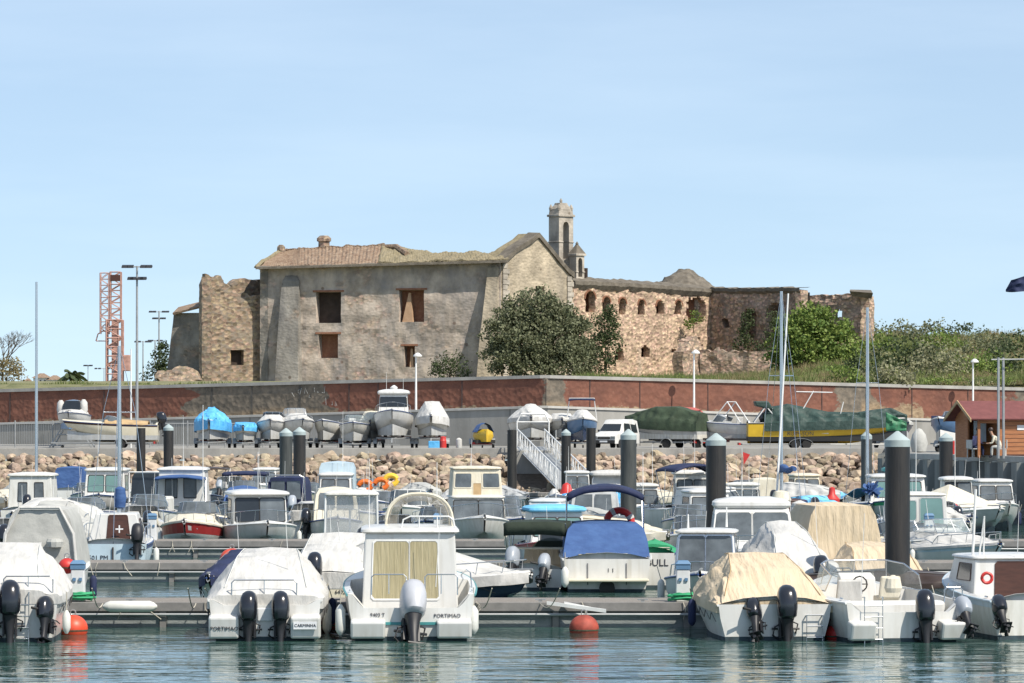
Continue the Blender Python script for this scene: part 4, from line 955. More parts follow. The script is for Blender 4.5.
        for k in (0,2,4,6,8) if mull else (0,8): mb.tube([lo[k],hi[k]], .014, 5)
        b.prt(mb, 'windshield_frame', fr)
    def bimini(b, y0, y1, w, z, m, arch=.16, legz=None, val=.10, fr='steel', legs=True, name='canopy'):
        def f(u, v):
            x = (u-.5)*w; e = abs(u-.5)*2; zz = z-arch*e**2.6-.05*abs(v-.5)*2
            return (x, lerp(y0,y1,v), zz+nse(x*2,v*3)*.015)
        mb = MB(); mb.grid(f, 14, 6)
        for v, yy in ((0,y0),(1,y1)):
            top = [f(k/14,v) for k in range(15)]; mb.loft([top,[(x,y_,z_-val) for x,y_,z_ in top]], False)
        for u in (0,1):
            top = [f(u,k/6) for k in range(7)]; mb.loft([top,[(x,y_,z_-val) for x,y_,z_ in top]], False)
        b.prt(mb, name, m, True, thick=.012)
        if legs:
            lz = legz if legz is not None else b.fb+.05; mb = MB(); ym = (y0+y1)/2
            for s in (-1,1):
                x = s*w/2
                mb.tube([(x,y0,z-arch-.05),(x*1.02,ym,lz)], .016, 5); mb.tube([(x,y1,z-arch-.05),(x*1.02,ym,lz)], .016, 5); mb.tube([(x,ym,z-arch),(x*1.02,ym-.1,lz)], .016, 5)
            b.prt(mb, name+'_frame', fr)
    def enclosure(b, y0, y1, w, z0, z1, m, tp=.9, name='canvas_enclosure', clear=None, seed=0, rf=.5, rb=.1):
        """canvas tent with slightly sagging faces; clear = fraction band of vinyl"""
        def f(u, v, sgn=1):
            pass
        rings = []
        NZ = 7
        for k in range(NZ+1):
            t = k/NZ; W_ = lerp(w/2, w/2*tp, t**1.5)*(1 if t < .85 else 1-.12*(t-.85)/.15); a = lerp(y0,y0+rb,t); c = lerp(y1,y1-rf,t); z = lerp(z0,z1,t); o = []
            n_ = 8
            for i in range(n_): o.append((lerp(-W_,W_,i/n_), a+nse(i*.9,t*3,seed)*.04, z))
            for i in range(n_): o.append((W_+nse(i,t*3,seed+4)*.03, lerp(a,c,i/n_), z))
            for i in range(n_): o.append((lerp(W_,-W_,i/n_), c+nse(i*.9,t*3,seed+1)*.04, z))
            for i in range(n_): o.append((-W_+nse(i,t*3,seed+2)*.03, lerp(c,a,i/n_), z))
            rings.append(o)
        top = rings[-1]; cx = sum(p[0] for p in top)/len(top); cy = sum(p[1] for p in top)/len(top)
        rings.append([(lerp(p[0],cx,.5), lerp(p[1],cy,.5), p[2]+.06) for p in top]); rings.append([(lerp(p[0],cx,.97), lerp(p[1],cy,.97), p[2]+.09) for p in top])
        o = b.prt(MB().loft(rings, True, True), name, m, True)
        if clear:
            v0, v1 = clear
            for s, nm in ((-1,'back'),):
                za, zb_ = lerp(z0,z1,v0), lerp(z0,z1,v1); W1 = lerp(w/2,w/2*tp,v0**1.5)*.82; W2 = lerp(w/2,w/2*tp,v1**1.5)*.82
                ya, yb_ = lerp(y0,y0+rb,v0)-.06, lerp(y0,y0+rb,v1)-.06
                for sx in (-1,1):
                    MB().quad((sx*.05,ya,za),(sx*W1,ya,za),(sx*W2,yb_,zb_),(sx*.05,yb_,zb_)).build('clear_window', 'glass_grey', o)
                ya, yb_ = lerp(y1,y1-rf,v0)+.06, lerp(y1,y1-rf,v1)+.06
                for sx in (-1,1):
                    MB().quad((sx*.05,ya,za),(sx*W1,ya,za),(sx*W2,yb_,zb_),(sx*.05,yb_,zb_)).build('clear_window', 'glass_grey', o)
        return o
    def rail(b, s0=.5, s1=.97, h=.42, m='steel', r=.014, name='rail'):
        mb = MB(); n = 12; S = [lerp(s0,s1,k/n) for k in range(n+1)]
        up = []
        for k, s in enumerate(S):
            hh = h*min(1,k/2+.1); up.append((max(0,b.hb(s)-.06)*.96, b.ys(s,b.zs(s)), b.zs(s)+hh))
        path = up+[(0,up[-1][1]+.1,up[-1][2])]+[(-x,y,z_) for x,y,z_ in up[::-1]]
        mb.tube(path, r, 5)
        for k in range(2, n+1, 3):
            x,y,z_ = up[k]
            for s in (-1,1): mb.tube([(s*x,y,z_),(s*(x+.03),y-.05,b.zs(S[k]))], r*.8, 4)
        b.prt(mb, name, m)
    def aftrail(b, w=None, h=.35, m='steel', x0=None, x1=None, y=None):
        w = w or b.B*.8; x0 = -w/2 if x0 is None else x0; x1 = w/2 if x1 is None else x1; y = -b.L/2+.08 if y is None else y; z = b.fb
        mb = MB(); mb.tube([(x0,y,z-.02),(x0,y,z+h-.06),(x0+.06,y,z+h),(x1-.06,y,z+h),(x1,y,z+h-.06),(x1,y,z-.02)], .016, 6)
        mb.tube([((x0+x1)/2,y,z),((x0+x1)/2,y,z+h)], .013, 5); b.prt(mb, 'stern_rail', m)
    def ladder(b, x, m='steel', top=.1, bot=-.25, w=.3):
        y = -b.L/2-.06; mb = MB()
        for s in (-1,1): mb.tube([(x+s*w/2,y+.1,b.fb+top),(x+s*w/2,y-.03,b.fb+top+.02),(x+s*w/2,y-.04,bot)], .016, 6)
        z = bot+.08
        while z < b.fb-.05: mb.tube([(x-w/2,y-.04,z),(x+w/2,y-.04,z)], .014, 5); z += .24
        b.prt(mb, 'ladder', m)
    def antenna(b, x, y, z, h, m='white_metal', r=.012, tilt=0): b.prt(MB().tube([(x,y,z),(x+tilt*h,y-.05*h,z+h)], r, 5, r*.5), 'antenna', m)
    def rods(b, n, y, z, w, h=1.6, seed=0):
        rg = random.Random(seed); mb = MB()
        for k in range(n):
            x = rg.uniform(-w/2,w/2); mb.tube([(x,y,z),(x+rg.uniform(-.15,.15),y-rg.uniform(0,.3),z+h*rg.uniform(.6,1))], .01, 4, .004)
        b.prt(mb, 'fishing_rod', 'white_metal')
    def text(b, body, size, x, z, m='ink', y=None, tilt=0, side=None):
        y = -b.L/2-.012 if y is None else y
        Mx = Matrix.Translation((x,y,z)) @ Matrix.Rotation(R(90)+tilt,4,'X')
        if side: Mx = Matrix.Translation((x,y,z)) @ Matrix.Rotation(R(90)*side,4,'Z') @ Matrix.Rotation(R(90),4,'X')
        return text_obj(body, size, Mx, m, b.root)
    def outboard(b, x=0, sc=1.0, tilt=0, m='motor_black', y=None, z=None, lower='motor_lower', steer=0, stripe=None):
        y = -b.L/2-.12 if y is None else y; z = b.fb-.05 if z is None else z
        root = Matrix.Translation((x,y,z)) @ Matrix.Rotation(R(-tilt),4,'X') @ Matrix.Rotation(R(steer),4,'Z') @ Matrix.Scale(sc,4)
        def el(hw, y0, y1, z_, n=14, p=2.6, dy=0):
            o = []
            for k in range(n):
                a = 2*math.pi*k/n; c, s = math.cos(a), math.sin(a); o.append((hw*math.copysign(abs(c)**(2/p),c), (y0+y1)/2+(y1-y0)/2*math.copysign(abs(s)**(2/p),s), z_))
            return o
        leg = MB(); leg.loft([el(.16,-.32,.03,.04),el(.115,-.28,-.02,-.10),el(.08,-.25,-.05,-.36),el(.07,-.28,-.02,-.62)], True, True)
        leg.box(-.16,.16,-.42,.04,-.66,-.635); leg.loft([el(.045,-.24,-.08,-.64,10),el(.04,-.24,-.1,-.80,10),el(.015,-.2,-.12,-.98,10)], True, True)
        leg.loft([[(.07*r_*math.cos(a),yy,-.80+.07*r_*math.sin(a)) for a in [q*math.pi/4 for q in range(8)]] for yy,r_ in ((.06,.1),(-.02,.8),(-.2,1),(-.34,.7))], True, True)
        leg.box(-.15,-.11,-.04,.14,-.40,.06); leg.box(.11,.15,-.04,.14,-.40,.06); leg.box(-.12,.12,.06,.12,-.36,-.05); leg.tube([(-.12,.02,-.1),(-.24,.0,-.16),(-.28,.06,-.34),(-.16,.12,-.42)],.022,5); leg.tube([(.12,.02,-.04),(.26,.02,-.10),(.22,.1,-.3)],.018,5); leg.tube([(-.3,.05,-.2),(.3,.05,-.2)],.025,6)
        leg.tube([(-.10,.05,.02),(-.13,.25,.12),(-.02,.45,.1)], .022, 5); leg.tube([(.10,.02,.0),(.14,.25,.06),(.1,.5,.05)], .018, 5)
        lo = leg.xf(root).build('outboard_motor', lower, b.root, smooth=True)
        br = MB(); br.tube([(-.17,.05,-.2),(-.11,.05,-.2)],.035,6); br.xf(root).build('bracket_trim','galvanised',lo)
        cw = MB(); cw.loft([el(.15,-.34,.06,.02),el(.205,-.42,.12,.08),el(.225,-.46,.16,.26),el(.22,-.45,.17,.44),el(.20,-.40,.16,.58),el(.16,-.32,.13,.68),el(.09,-.2,.08,.735),el(.02,-.1,.02,.75)], True, True)
        cw.xf(root).build('cowling', m, lo, smooth=True)
        if stripe:
            bd = MB(); bd.loft([el(.230,-.466,.166,.46),el(.2275,-.462,.17,.52),el(.219,-.444,.168,.56)], True); bd.xf(root).build('cowling_band', stripe, lo, smooth=True)
        pr = MB()
        pr.loft([[(.055*math.cos(q),yy,-.8+.055*math.sin(q)) for q in [j*math.pi/4 for j in range(8)]] for yy in (-.33,-.42)],True,True)
        for k in range(3):
            a = k*2.094; c, s = math.cos(a), math.sin(a)
            pr.poly([(.05*c,-.36,-.8+.05*s),(.15*c-.05*s,-.33,-.8+.15*s+.05*c),(.17*c+.04*s,-.38,-.8+.17*s-.04*c),(.06*c+.03*s,-.40,-.8+.06*s-.03*c)])
        pr.xf(root).build('propeller', lower, lo, thick=.01)
        return lo
    def small_outboard(b, x, tilt=25, m='motor_black', steer=0, z=None, tiller=True, lower='motor_lower', sc=.62):
        lo = b.outboard(x, sc, tilt, m, z=z, steer=steer, lower=lower)
        if tiller:
            zz = b.fb if z is None else z; b.prt(MB().tube([(x,-b.L/2+.05,zz+.12),(x-.15,-b.L/2-.25,zz+.26),(x-.32,-b.L/2-.35,zz+.3)], .025, 6, .032), 'tiller', 'rubber')
    def console(b, y, z=None, w=.6, m='gelcoat', wheel=True):
        z = z or .25; mb = MB(); mb.hexa([(-w/2,y-.25,z),(w/2,y-.25,z),(w/2,y+.3,z),(-w/2,y+.3,z)],[(-w/2*.9,y-.15,z+.95),(w/2*.9,y-.15,z+.95),(w/2*.85,y+.15,z+1.05),(-w/2*.85,y+.15,z+1.05)])
        c = b.prt(mb, 'console', m, bevel=.03)
        if wheel:
            k = MB(); k.tube([(.17*math.cos(a),y-.3,z+.8+.17*math.sin(a)) for a in [q*math.pi/6 for q in range(13)]], .018, 5); k.tube([(-.17,y-.3,z+.8),(.17,y-.3,z+.8)], .012, 4); k.build('steering_wheel', 'rubber', c)
    def seat(b, x, y, z=None, m='canvas_cream', w=.5):
        z = z or .3; mb = MB(); mb.box(x-w/2,x+w/2,y-.2,y+.22,z,z+.42); mb.hexa([(x-w/2,y-.28,z+.35),(x+w/2,y-.28,z+.35),(x+w/2,y-.16,z+.35),(x-w/2,y-.16,z+.35)],[(x-w/2*.9,y-.36,z+.85),(x+w/2*.9,y-.36,z+.85),(x+w/2*.9,y-.26,z+.85),(x-w/2*.9,y-.26,z+.85)])
        b.prt(mb, 'seat', m, bevel=.04)
    def mast(b, y, h, lean=(0,0), r=.065, boom=None, m='steel', spread=True, z=None, shrouds=True, bm='canvas_blue'):
        z = z if z is not None else b.fb; top = Vector((lean[0], y+lean[1], z+h)); base = Vector((0,y,z-.3)); mb = MB()
        mb.tube([base, top], r, 8, r*.75)
        ms = b.prt(mb, 'mast', m, True)
        mb = MB()
        if spread:
            c = base.lerp(top,.62); mb.tube([c+Vector((-.5,0,0)), c+Vector((.5,0,0))], .018, 4)
        if shrouds:
            for s in (-1,1): mb.tube([top, base.lerp(top,.62)+Vector((s*.5,0,0)), Vector((s*b.B*.45,y-.1,b.fb))], .010, 4)
            mb.tube([top, (0,b.L/2-.1,b.zs(1))], .010, 4); mb.tube([top, (0,-b.L/2+.1,b.fb)], .010, 4)
            b.prt(mb, 'rigging', 'steel')
        if boom:
            mb = MB(); p0 = base.lerp(top,(boom[1]-z)/h if h else 0); p0.z = z+boom[1]; n = 10; pts = []
            for k in range(n+1):
                t = k/n; pts.append((p0.x, p0.y-boom[0]*t, p0.z+.05*math.sin(t*9)))
            mb.tube(pts, .17, 9, .09); b.prt(mb, 'sail_cover', bm, True)
    def pods(b, x0, x1, z1=.45, ln=.42, m='gelcoat'):
        for s in (-1,1):
            a, c = sorted((s*x0, s*x1)); y = -b.L/2
            mb = MB(); mb.hexa([(a,y-ln*.7,.05),(c,y-ln*.7,.05),(c,y+.02,.05),(a,y+.02,.05)],[(a,y-ln,z1),(c,y-ln,z1),(c,y+.02,z1+.06),(a,y+.02,z1+.06)]); b.prt(mb,'stern_pod',m,bevel=.05)
    def hood(b, y0, y1, w, z, h, m='vinyl_tan', fr='canvas_cream', cx=.22):
        def f(u, v):
            a = math.pi*u; k = 1-.35*v*v; return (cx-math.copysign(abs(math.cos(a))**.8,math.cos(a))*w/2*k, lerp(y0,y1,v), z+math.sin(a)**.75*h*(1-.25*v*v) if 0 < u < 1 else z)
        b.prt(MB().grid(f,18,6), 'clear_hood', m, True)
        mb = MB(); mb.tube([f(k/18,0) for k in range(19)],.04,6); mb.tube([f(k/18,.5) for k in range(19)],.015,5)
        for u in (6,12): mb.tube([f(u/18,k/6) for k in range(7)],.014,4)
        b.prt(mb,'hood_frame',fr)
def fender(px, py, d, label, h=.55, r=.11, m='fender_white', group='fenders hung beside the moored boats'):
    p = P(px,py,d); o = MB(); o.lathe([(.03,-h/2-.06),(r*.7,-h/2),(r,-h/2+.07),(r,h/2-.07),(r*.7,h/2),(.03,h/2+.06)], 12)
    e = o.build('fender', m, None, smooth=True); e.location = p; tag(e, label, 'fender')
    MB().tube([(0,0,h/2+.05),(0,.04,h/2+.45)], .012, 4).build('rope', 'rope', e); return e
def buoy(px, py, d, r, label, m='buoy_orange', z=None):
    p = P(px,py,d); mb = MB(); mb.lathe([(r*math.cos(a),r*.92*math.sin(a)) for a in [R(q) for q in range(-88,89,8)]], 22)
    e = mb.build('mooring_buoy', m, None, smooth=True); e.location = (p.x,p.y,p.z if z is None else z); tag(e, label, 'buoy')
    MB().tube([(.06*math.cos(a),0,r*.92+.05+.06*math.sin(a)) for a in [q*math.pi/5 for q in range(11)]], .016, 5).lathe([(.05,r*.86),(.06,r*.94)],8).build('ring', 'galvanised', e)
    MB().lathe([(r*1.004,-.05),(r*1.0,-.02)],22).build('weed_band', 'slime', e)
    return e
def pile(px, w, pytop, kind, label, d):
    x = PX(px,d); r = w*d/F/2; zt = PZ(pytop,d)
    e = MB().lathe([(r,-3),(r,zt-(.35 if kind != 'bare' else 0))], 20).build('mooring_pile', {'dark':'pile_steel','grey':'pile_grey','bare':'pile_steel'}[kind], None, smooth=True)
    e.location = (x,d,0); tag(e, label, 'pile', 'tall mooring piles')
    if kind != 'bare':
        MB().lathe([(r*1.03,zt-.38),(r*1.03,zt-.22),(r*.96,zt-.2),(.03,zt)], 20).build('cap', 'pile_cap', e, smooth=True)
    MB().lathe([(r*1.006,-.3),(r*1.006,.5+.1)], 20).build('weed_band', 'pile_weed', e, smooth=True)
def pontoon(d, x0, x1, label, dep=2.3, zt=.56):
    root = empty('pontoon', (0,d,0), 0, label, 'pontoon', 'floating pontoons of the marina')
    mb = MB(); mb.box(x0,x1,0,dep,zt-.07,zt); mb.build('deck', 'deck_plank', root)
    mb = MB(); mb.box(x0,x1,-.07,-.003,zt-.2,zt+.012); mb.box(x0,x1,dep+.003,dep+.07,zt-.2,zt+.012); mb.build('edge_beam', 'pontoon_rail', root, bevel=.015)
    mb = MB(); mb.tube([(x0,-.10,zt-.27),(x1,-.10,zt-.27)], .035, 6); mb.build('pipe', 'galvanised', root)
    x = x0; L = 3.0
    i = 0
    while x < x1-.5:
        MB().box(x+.06,x+L-.06,.06,dep-.06,-.35,zt-.2).build('float', 'pontoon_float', root, bevel=.04)
        MB().box(x-.07,x+.07,-.04,.1,-.1,zt-.2).build('bracket', 'pontoon_rail', root)
        x += L; i += 1
    rg = random.Random(int(d)); 
    x = x0+1.2
    while x < x1:
        c = MB(); c.box(x-.12,x+.12,.06,.12,zt+.05,zt+.085).box(x-.04,x+.04,.06,.12,zt,zt+.06); c.build('cleat', 'galvanised', root); x += 2.35
    for k in range(int((x1-x0)/1.6)):      # hanging mooring line tails
        xx = rg.uniform(x0,x1); MB().tube([(xx,-.09,zt+.02),(xx+rg.uniform(-.1,.1),-.13,zt-.15),(xx+rg.uniform(-.25,.25),-.12,zt-.38)], .012, 4).build('line_tail', 'rope', root)
    return root
def pedestal(px, d, label, zt=.56, h=.95):
    x = PX(px,d); root = empty('service_pedestal', (x,d,zt), 0, label, 'pedestal', 'white service pedestals on the pontoons')
    MB().hexa([(-.17,-.14,0),(.17,-.14,0),(.17,.14,0),(-.17,.14,0)],[(-.15,-.12,h*.78),(.15,-.12,h*.78),(.15,.12,h*.78),(-.15,.12,h*.78)]).build('body', 'pedestal_white', root, bevel=.02)
    MB().box(-.165,.165,-.135,.135,h*.785,h*.9).build('lamp_band', 'pedestal_blue', root); MB().hexa([(-.19,-.16,h*.905),(.19,-.16,h*.905),(.19,.16,h*.905),(-.19,.16,h*.905)],[(-.12,-.1,h),(.12,-.1,h),(.12,.1,h),(-.12,.1,h)]).build('cap', 'pedestal_blue', root, bevel=.02)
    for s in (-1,1): MB().box(s*.07-.035,s*.07+.035,-.165,-.135,h*.5,h*.58).build('socket', 'pedestal_blue', root)
# ------------------------------------------------------------ pontoons and piles
pontoon(91.7, -17, 16, 'nearest floating pontoon behind the front row of moored boats')
pontoon(117.5, -22, 19, 'second floating pontoon from the front')
pontoon(139, -26, 24, 'third floating pontoon from the front')
pontoon(185, -34, 30, 'fourth floating pontoon, mostly hidden by moored boats')
pontoon(233, -42, 19.5, 'farthest floating pontoon in front of the rock bank')
for a in [(141,9,428,'bare','thin black pile second from the left, without cap',231.5),(168.5,10,424,'dark','left capped pile before the rock bank, beside the thin black pile',231.5),
          (286,13,428,'grey','left one of the close pair of grey capped piles',184),(299.5,12.5,427,'dark','right one of the close pair of grey capped piles',188),
          (512,9.5,430,'bare','thin black pile left of the white gangway',231),(566,9.5,429,'dark','capped pile right at the foot of the gangway',231),
          (591,9.5,428,'bare','thin black pile just left of the white van',232),(628.5,16,429,'grey','grey capped pile rising beside the red lifebuoy',141.8),
          (716,20,433,'dark','thick black pile in the right middle ground',120.5),(866.5,11,431,'grey','grey pile right beside the tall bare mast at right',184),
          (897.5,25,431,'dark','thickest nearest black pile with pale conical cap',96),(946,13.5,433,'dark','brown black capped pile before the wooden kiosk',184)]:
    pile(*a)
for px, d, lb in [(78,92.3,'service pedestal on the nearest pontoon beside the orange buoy'),(70,118.3,'service pedestal on the second pontoon at the left'),
                  (152,139.8,'service pedestal on the third pontoon right of the brown door boat'),(683,92.2,'service pedestal with green hose on the nearest pontoon'),
                  (929,139.8,'service pedestal by the teal windowed cabin boat'),(438,139.9,'service pedestal left of the tall cream flybridge boat'),
                  (424,184.8,'small far service pedestal left of the beige canopy')]:
    pedestal(px, d, lb)
def coil(px, d, z, label, m='rope_green', r=.42, seed=1):
    rg = random.Random(seed); pts = []
    for k in range(70):
        a = k*.55; q = r*(.75+.25*math.sin(k*.37)+rg.uniform(-.05,.05)); pts.append((q*math.cos(a), q*.7*math.sin(a), .03+k*.0022+rg.uniform(0,.03)))
    o = MB().tube(pts, .03, 5).build('hose_coil', m, None, smooth=True); o.location = (PX(px,d),d,z); tag(o, label, 'hose')
coil(686, 91.95, .57, 'coiled green hose on the nearest pontoon beside the pedestal')
coil(80, 92.2, .57, 'coiled green hose at the foot of the left pedestal', seed=4, r=.36)
# mooring bracket and fender on the pontoon edge
o = MB().loft([[(-.6,0,.05),(-.6,.08,.05),(-.6,.08,.13),(-.6,0,.13)],[(.75,-.35,-.12),(.75,-.2,-.12),(.75,-.2,-.04),(.75,-.35,-.04)]], True, True).loft([[(-.2,0,.05),(-.2,.08,.05),(-.2,.08,.12),(-.2,0,.12)],[(.75,-.3,-.12),(.75,-.2,-.12),(.75,-.2,-.06),(.75,-.3,-.06)]], True, True).build('folding_boom', 'white_metal')
o.location = (PX(573,91.5),91.5,.47); tag(o, 'white folding mooring arm on the pontoon above the faded buoy', 'mooring boom')
o = MB().lathe([(.03,-.62),(.09,-.55),(.13,-.45),(.13,.45),(.09,.55),(.03,.62)], 12).xf(Matrix.Rotation(R(90),4,'Y')).build('long_fender', 'fender_white', None, smooth=True)
o.location = P(130,606.5,91.3); tag(o, 'long white fender lying along the nearest pontoon edge', 'fender')
buoy(73,628,88.5,.33,'bright orange round buoy beside the left front boat', z=.13)
buoy(584,631,89.2,.33,'faded orange mooring buoy floating alone in open water', 'buoy_old', z=.10)
buoy(232,552,115.5,.36,'red buoy on the second pontoon edge behind the navy cover', z=.72)
buoy(843,622,88,.27,'red ball buoy squeezed between two right front boats', 'red', z=.27)
buoy(836,634,86.6,.24,'lower red ball fender touching the beige covered boat', 'red', z=.10)
buoy(67,566,92.6,.2,'small red ball fender at the left pedestal', 'red')
buoy(329,627,90.5,.25,'rusty red buoy half hidden between the two front left boats', 'buoy_old', z=.14)
# ------------------------------------------------------------ front row
b = Boat('outboard_boat', 'white covered boat at the left front with two different outboards', 8, 85.5, 6.2, 2.25, t=-2, fb=.95, rise=.35, stripe=None, rub='white_metal', deck='gelcoat')
b.cover([(0,.15,.6),(.12,.75,.5),(.4,1.0,.4),(.75,.6,.3),(1,.06,.1)], 'canvas_white', seed=4, fold=.06)
b.outboard(.05,1.05,4,'motor_black',z=.55,steer=6); b.outboard(-.45,.95,0,'motor_black',z=.5); b.small_outboard(.85,22,'motor_black',z=.45,sc=.72,steer=-30)
b.aftrail(h=.45, x0=-.1, x1=.95); b.ladder(.3)
fender(66.5,622,85.9,'white cylinder fender hanging beside the bright orange buoy',h=.38,r=.09)
fender(327,618,88.9,'greenish white fender between the two front left boats',h=.6,r=.1)

b = Boat('motorboat', 'white motorboat under a white cover with twin dark outboards', 265, 86, 6.8, 2.55, t=-1.5, dip=.12, fb=.88, rise=.4, rub='white_metal', deck='gelcoat')
b.pods(.55,1.2,.52,.35); b.cover([(0,.02,.8),(.03,.2,.72),(.3,.80,.52),(.55,.85,.45),(.85,.4,.4),(1,.06,.1)], 'canvas_white', seed=2, fold=.026, hem=.2, s0=.01)
b.outboard(-.33,.88,3,'motor_black',z=.42,steer=-5); b.outboard(.33,.88,3,'motor_black',z=.42,steer=5)
b.aftrail(h=.42, x0=-.72, x1=.68); b.text('PORTIMAO', .12, -.86, .27, y=-3.704, tilt=.22)
b.prt(MB().box(.62,1.12,-3.75,-3.735,.26,.42), 'name_plate', 'plate_white'); b.text('CARMINHA', .09, .87, .34, y=-3.757)
b.prt(MB().box(-.16,.16,-3.44,-3.40,.42,.70), 'motor_plate', 'plate_white', bevel=.02)


b = Boat('cabin_boat', 'white cabin boat with tan curtained door and tilted grey outboard', 411, 86, 7.2, 2.9, t=-2, dip=.3, fb=1.0, rise=.45, stripe='stripe_teal', rub='stripe_teal', full=2.6, sc=.5, mid=.2)
b.house(-1.7,1.9,2.12,.55,1.70,'gelcoat','curtain',rf=.6,rb=.03,tp=.93,wins=[('back',.10,.485,.16,.90,'curtain','door'),('back',.495,.80,.16,.90,'curtain','door'),('front',.08,.92,.55,.9,'glass_dark'),('right',.3,.75,.55,.85,'glass_dark'),('left',.3,.75,.55,.85,'glass_dark')],over=.1,rth=.12,frame='white_metal')
b.hood(-.2,1.3,1.5,2.32,.78)
b.prt(MB().tube([(-.2,-1.5,2.32),(-.15,-1.5,2.55),(0,-1.5,2.62),(.85,-1.5,2.62),(.95,-1.5,2.55),(1,-1.5,2.32)],.02,6).tube([(.2,-1.5,2.34),(.2,-1.5,2.62)],.015,5).tube([(.6,-1.5,2.34),(.6,-1.5,2.62)],.015,5), 'roof_rail', 'white_metal')
b.outboard(0,1.22,32,'motor_silver',z=.42,steer=14); b.aftrail(h=.42, x0=-.85, x1=-.1); b.aftrail(h=.42,x0=.3,x1=1.0)
b.text('9403 T', .11, -.72, .55); b.text('PORTIMAO', .115, .78, .53)
b.prt(MB().box(-1.15,1.15,-3.64,-3.60,.34,.40),'transom_band','stripe_teal')
b.antenna(-.9,-1.2,2.3,1.6); b.pods(.55,1.3,.42,.3)
fender(340.5,620,86.2,'tall white fender on the left side of the cabin boat',h=.55,r=.11)
fender(473.5,620,86.2,'tall white fender on the right side of the cabin boat',h=.5,r=.11)

b = Boat('motorboat', 'white motorboat under a beige draped cover with big black outboard', 775, 86, 6.6, 2.6, t=-5, fb=.78, rise=.4, rub='white_metal')
b.cover([(0,.0,.9),(.03,.1,.85),(.2,.68,.58),(.42,.92,.45),(.7,.72,.4),(.9,.3,.4),(1,.06,.1)], 'canvas_beige', seed=7, fold=.055, hem=.18, s0=.01)
b.outboard(.22,1.0,2,'motor_black',z=.46); b.small_outboard(-.42,38,'motor_black',z=.42,sc=.72,steer=-25); b.ladder(.85,top=-.25,w=.35)
b = Boat('open_boat', 'white open sports boat with curved glass windshield and dark outboard', 905, 85.4, 6.0, 2.75, t=-11, dip=.22, fb=.86, rise=.3, rub='white_metal', stripe=None, sc=.62, cockpit=.3, mid=.3)
b.windshield(1.0,2.2,.62,z=1.0,lenb=1.6,rk=.25,m='glass_clear'); b.outboard(.42,.95,8,'motor_black',z=.42,steer=-14); b.small_outboard(1.25,48,'motor_grey',z=.5,sc=.7,tiller=False,steer=20)
b.pods(.72,1.28,.42,.4); b.seat(-.6,-.5,.4,'canvas_white',.6); b.seat(.5,.1,.45,'canvas_cream',.5); b.console(.8,w=.9,z=.3); b.ladder(-.72,w=.4,top=.1); b.aftrail(h=.3,x0=.9,x1=1.3)
b.prt(MB().box(-1.1,1.1,-2.4,-1.9,.3,.85), 'stern_bench', 'gelcoat', bevel=.08); b.prt(MB().lathe([(.16,0),(.2,.1),(.16,.3),(.03,.38)],12,.15,-1.6,1.0), 'fish_bucket', 'canvas_cream')
b = Boat('cabin_boat', 'white fishing cabin boat with dark brown door at the right edge', 1046, 86.5, 6.5, 2.6, t=-9, fb=.85, rise=.5, stripe='gelcoat_lightblue', rub='gelcoat_lightblue', hull='gelcoat_old', mid=.5)
b.house(-.9,1.6,1.95,.7,.95,'gelcoat','glass_dark',rf=.7,rb=.03,tp=.94,wins=[('back',.27,.95,.10,.93,'wood_dark','door'),('left',.35,.85,.5,.88)],over=.07,frame='wood_dark')
b.small_outboard(-1.05,48,'motor_black',z=.5,sc=.7,tiller=False); b.prt(MB().tube([(-.85,-.4,1.5),(-.8,-.5,3.2)],.03,6), 'pole', 'white_metal'); b.prt(MB().tube([(-.75,-.2,.9),(-.6,-.5,2.6)],.02,5).tube([(-.55,-.2,.9),(-.6,-.5,2.6)],.02,5), 'stay', 'white_metal')
b.rods(2,-1.0,1.8,1.4)
o = MB().tube([(.11*math.cos(a),0,.11*math.sin(a)) for a in [q*math.pi/8 for q in range(17)]],.04,6).build('lifebuoy','red',None,smooth=True); o.location = P(987,578,87.9); tag(o,'red and white lifebuoy on the right front cabin boat','lifebuoy')

# ------------------------------------------------------------ behind the nearest pontoon
b = Boat('small_boat', 'small boat under a navy cover between front pontoon and white cover', 208, 95.5, 4.2, 1.6, 'bow', t=16, fb=.7, rise=.3, stripe='stripe_navy')
b.cover([(0,.2,.4),(.4,.8,.4),(.8,.35,.3),(1,.05,.1)], 'canvas_navy', seed=3, hem=.2)
b = Boat('motorboat', 'tan hulled boat under smooth white cover with one black outboard', 330, 96, 6.2, 2.15, t=3, fb=.95, rise=.3, hull='gelcoat_cream', rub='white_metal', mid=.5)
b.cover([(0,.1,.75),(.08,.55,.68),(.4,.95,.6),(.75,.5,.45),(1,.05,.1)], 'canvas_white', seed=12, fold=.03, hem=.25); b.outboard(-.35,.85,8,'motor_black',z=.95); b.text('6402 PM', .13, .35, .62)
b = Boat('motorboat', 'white covered boat with dark blue hull beside the curtained cabin boat', 531, 95.0, 6.4, 2.4, 'bow', t=-55, fb=.75, rise=.35, hull='gelcoat_navy', rub='white_metal', full=2.8)
b.cover([(0,.3,.6),(.3,1.0,.45),(.55,.75,.35),(.9,.12,.3),(1,.04,.1)], 'canvas_white', seed=15, fold=.03, hem=.22); b.rail(.6,.95,.35)
b = Boat('pilothouse_boat', 'white boat with framed clear windshield next to the beige cover', 700, 96.3, 5.8, 2.1, 'bow', t=6, fb=.75, rise=.3, rub='stripe_navy', sc=.55)
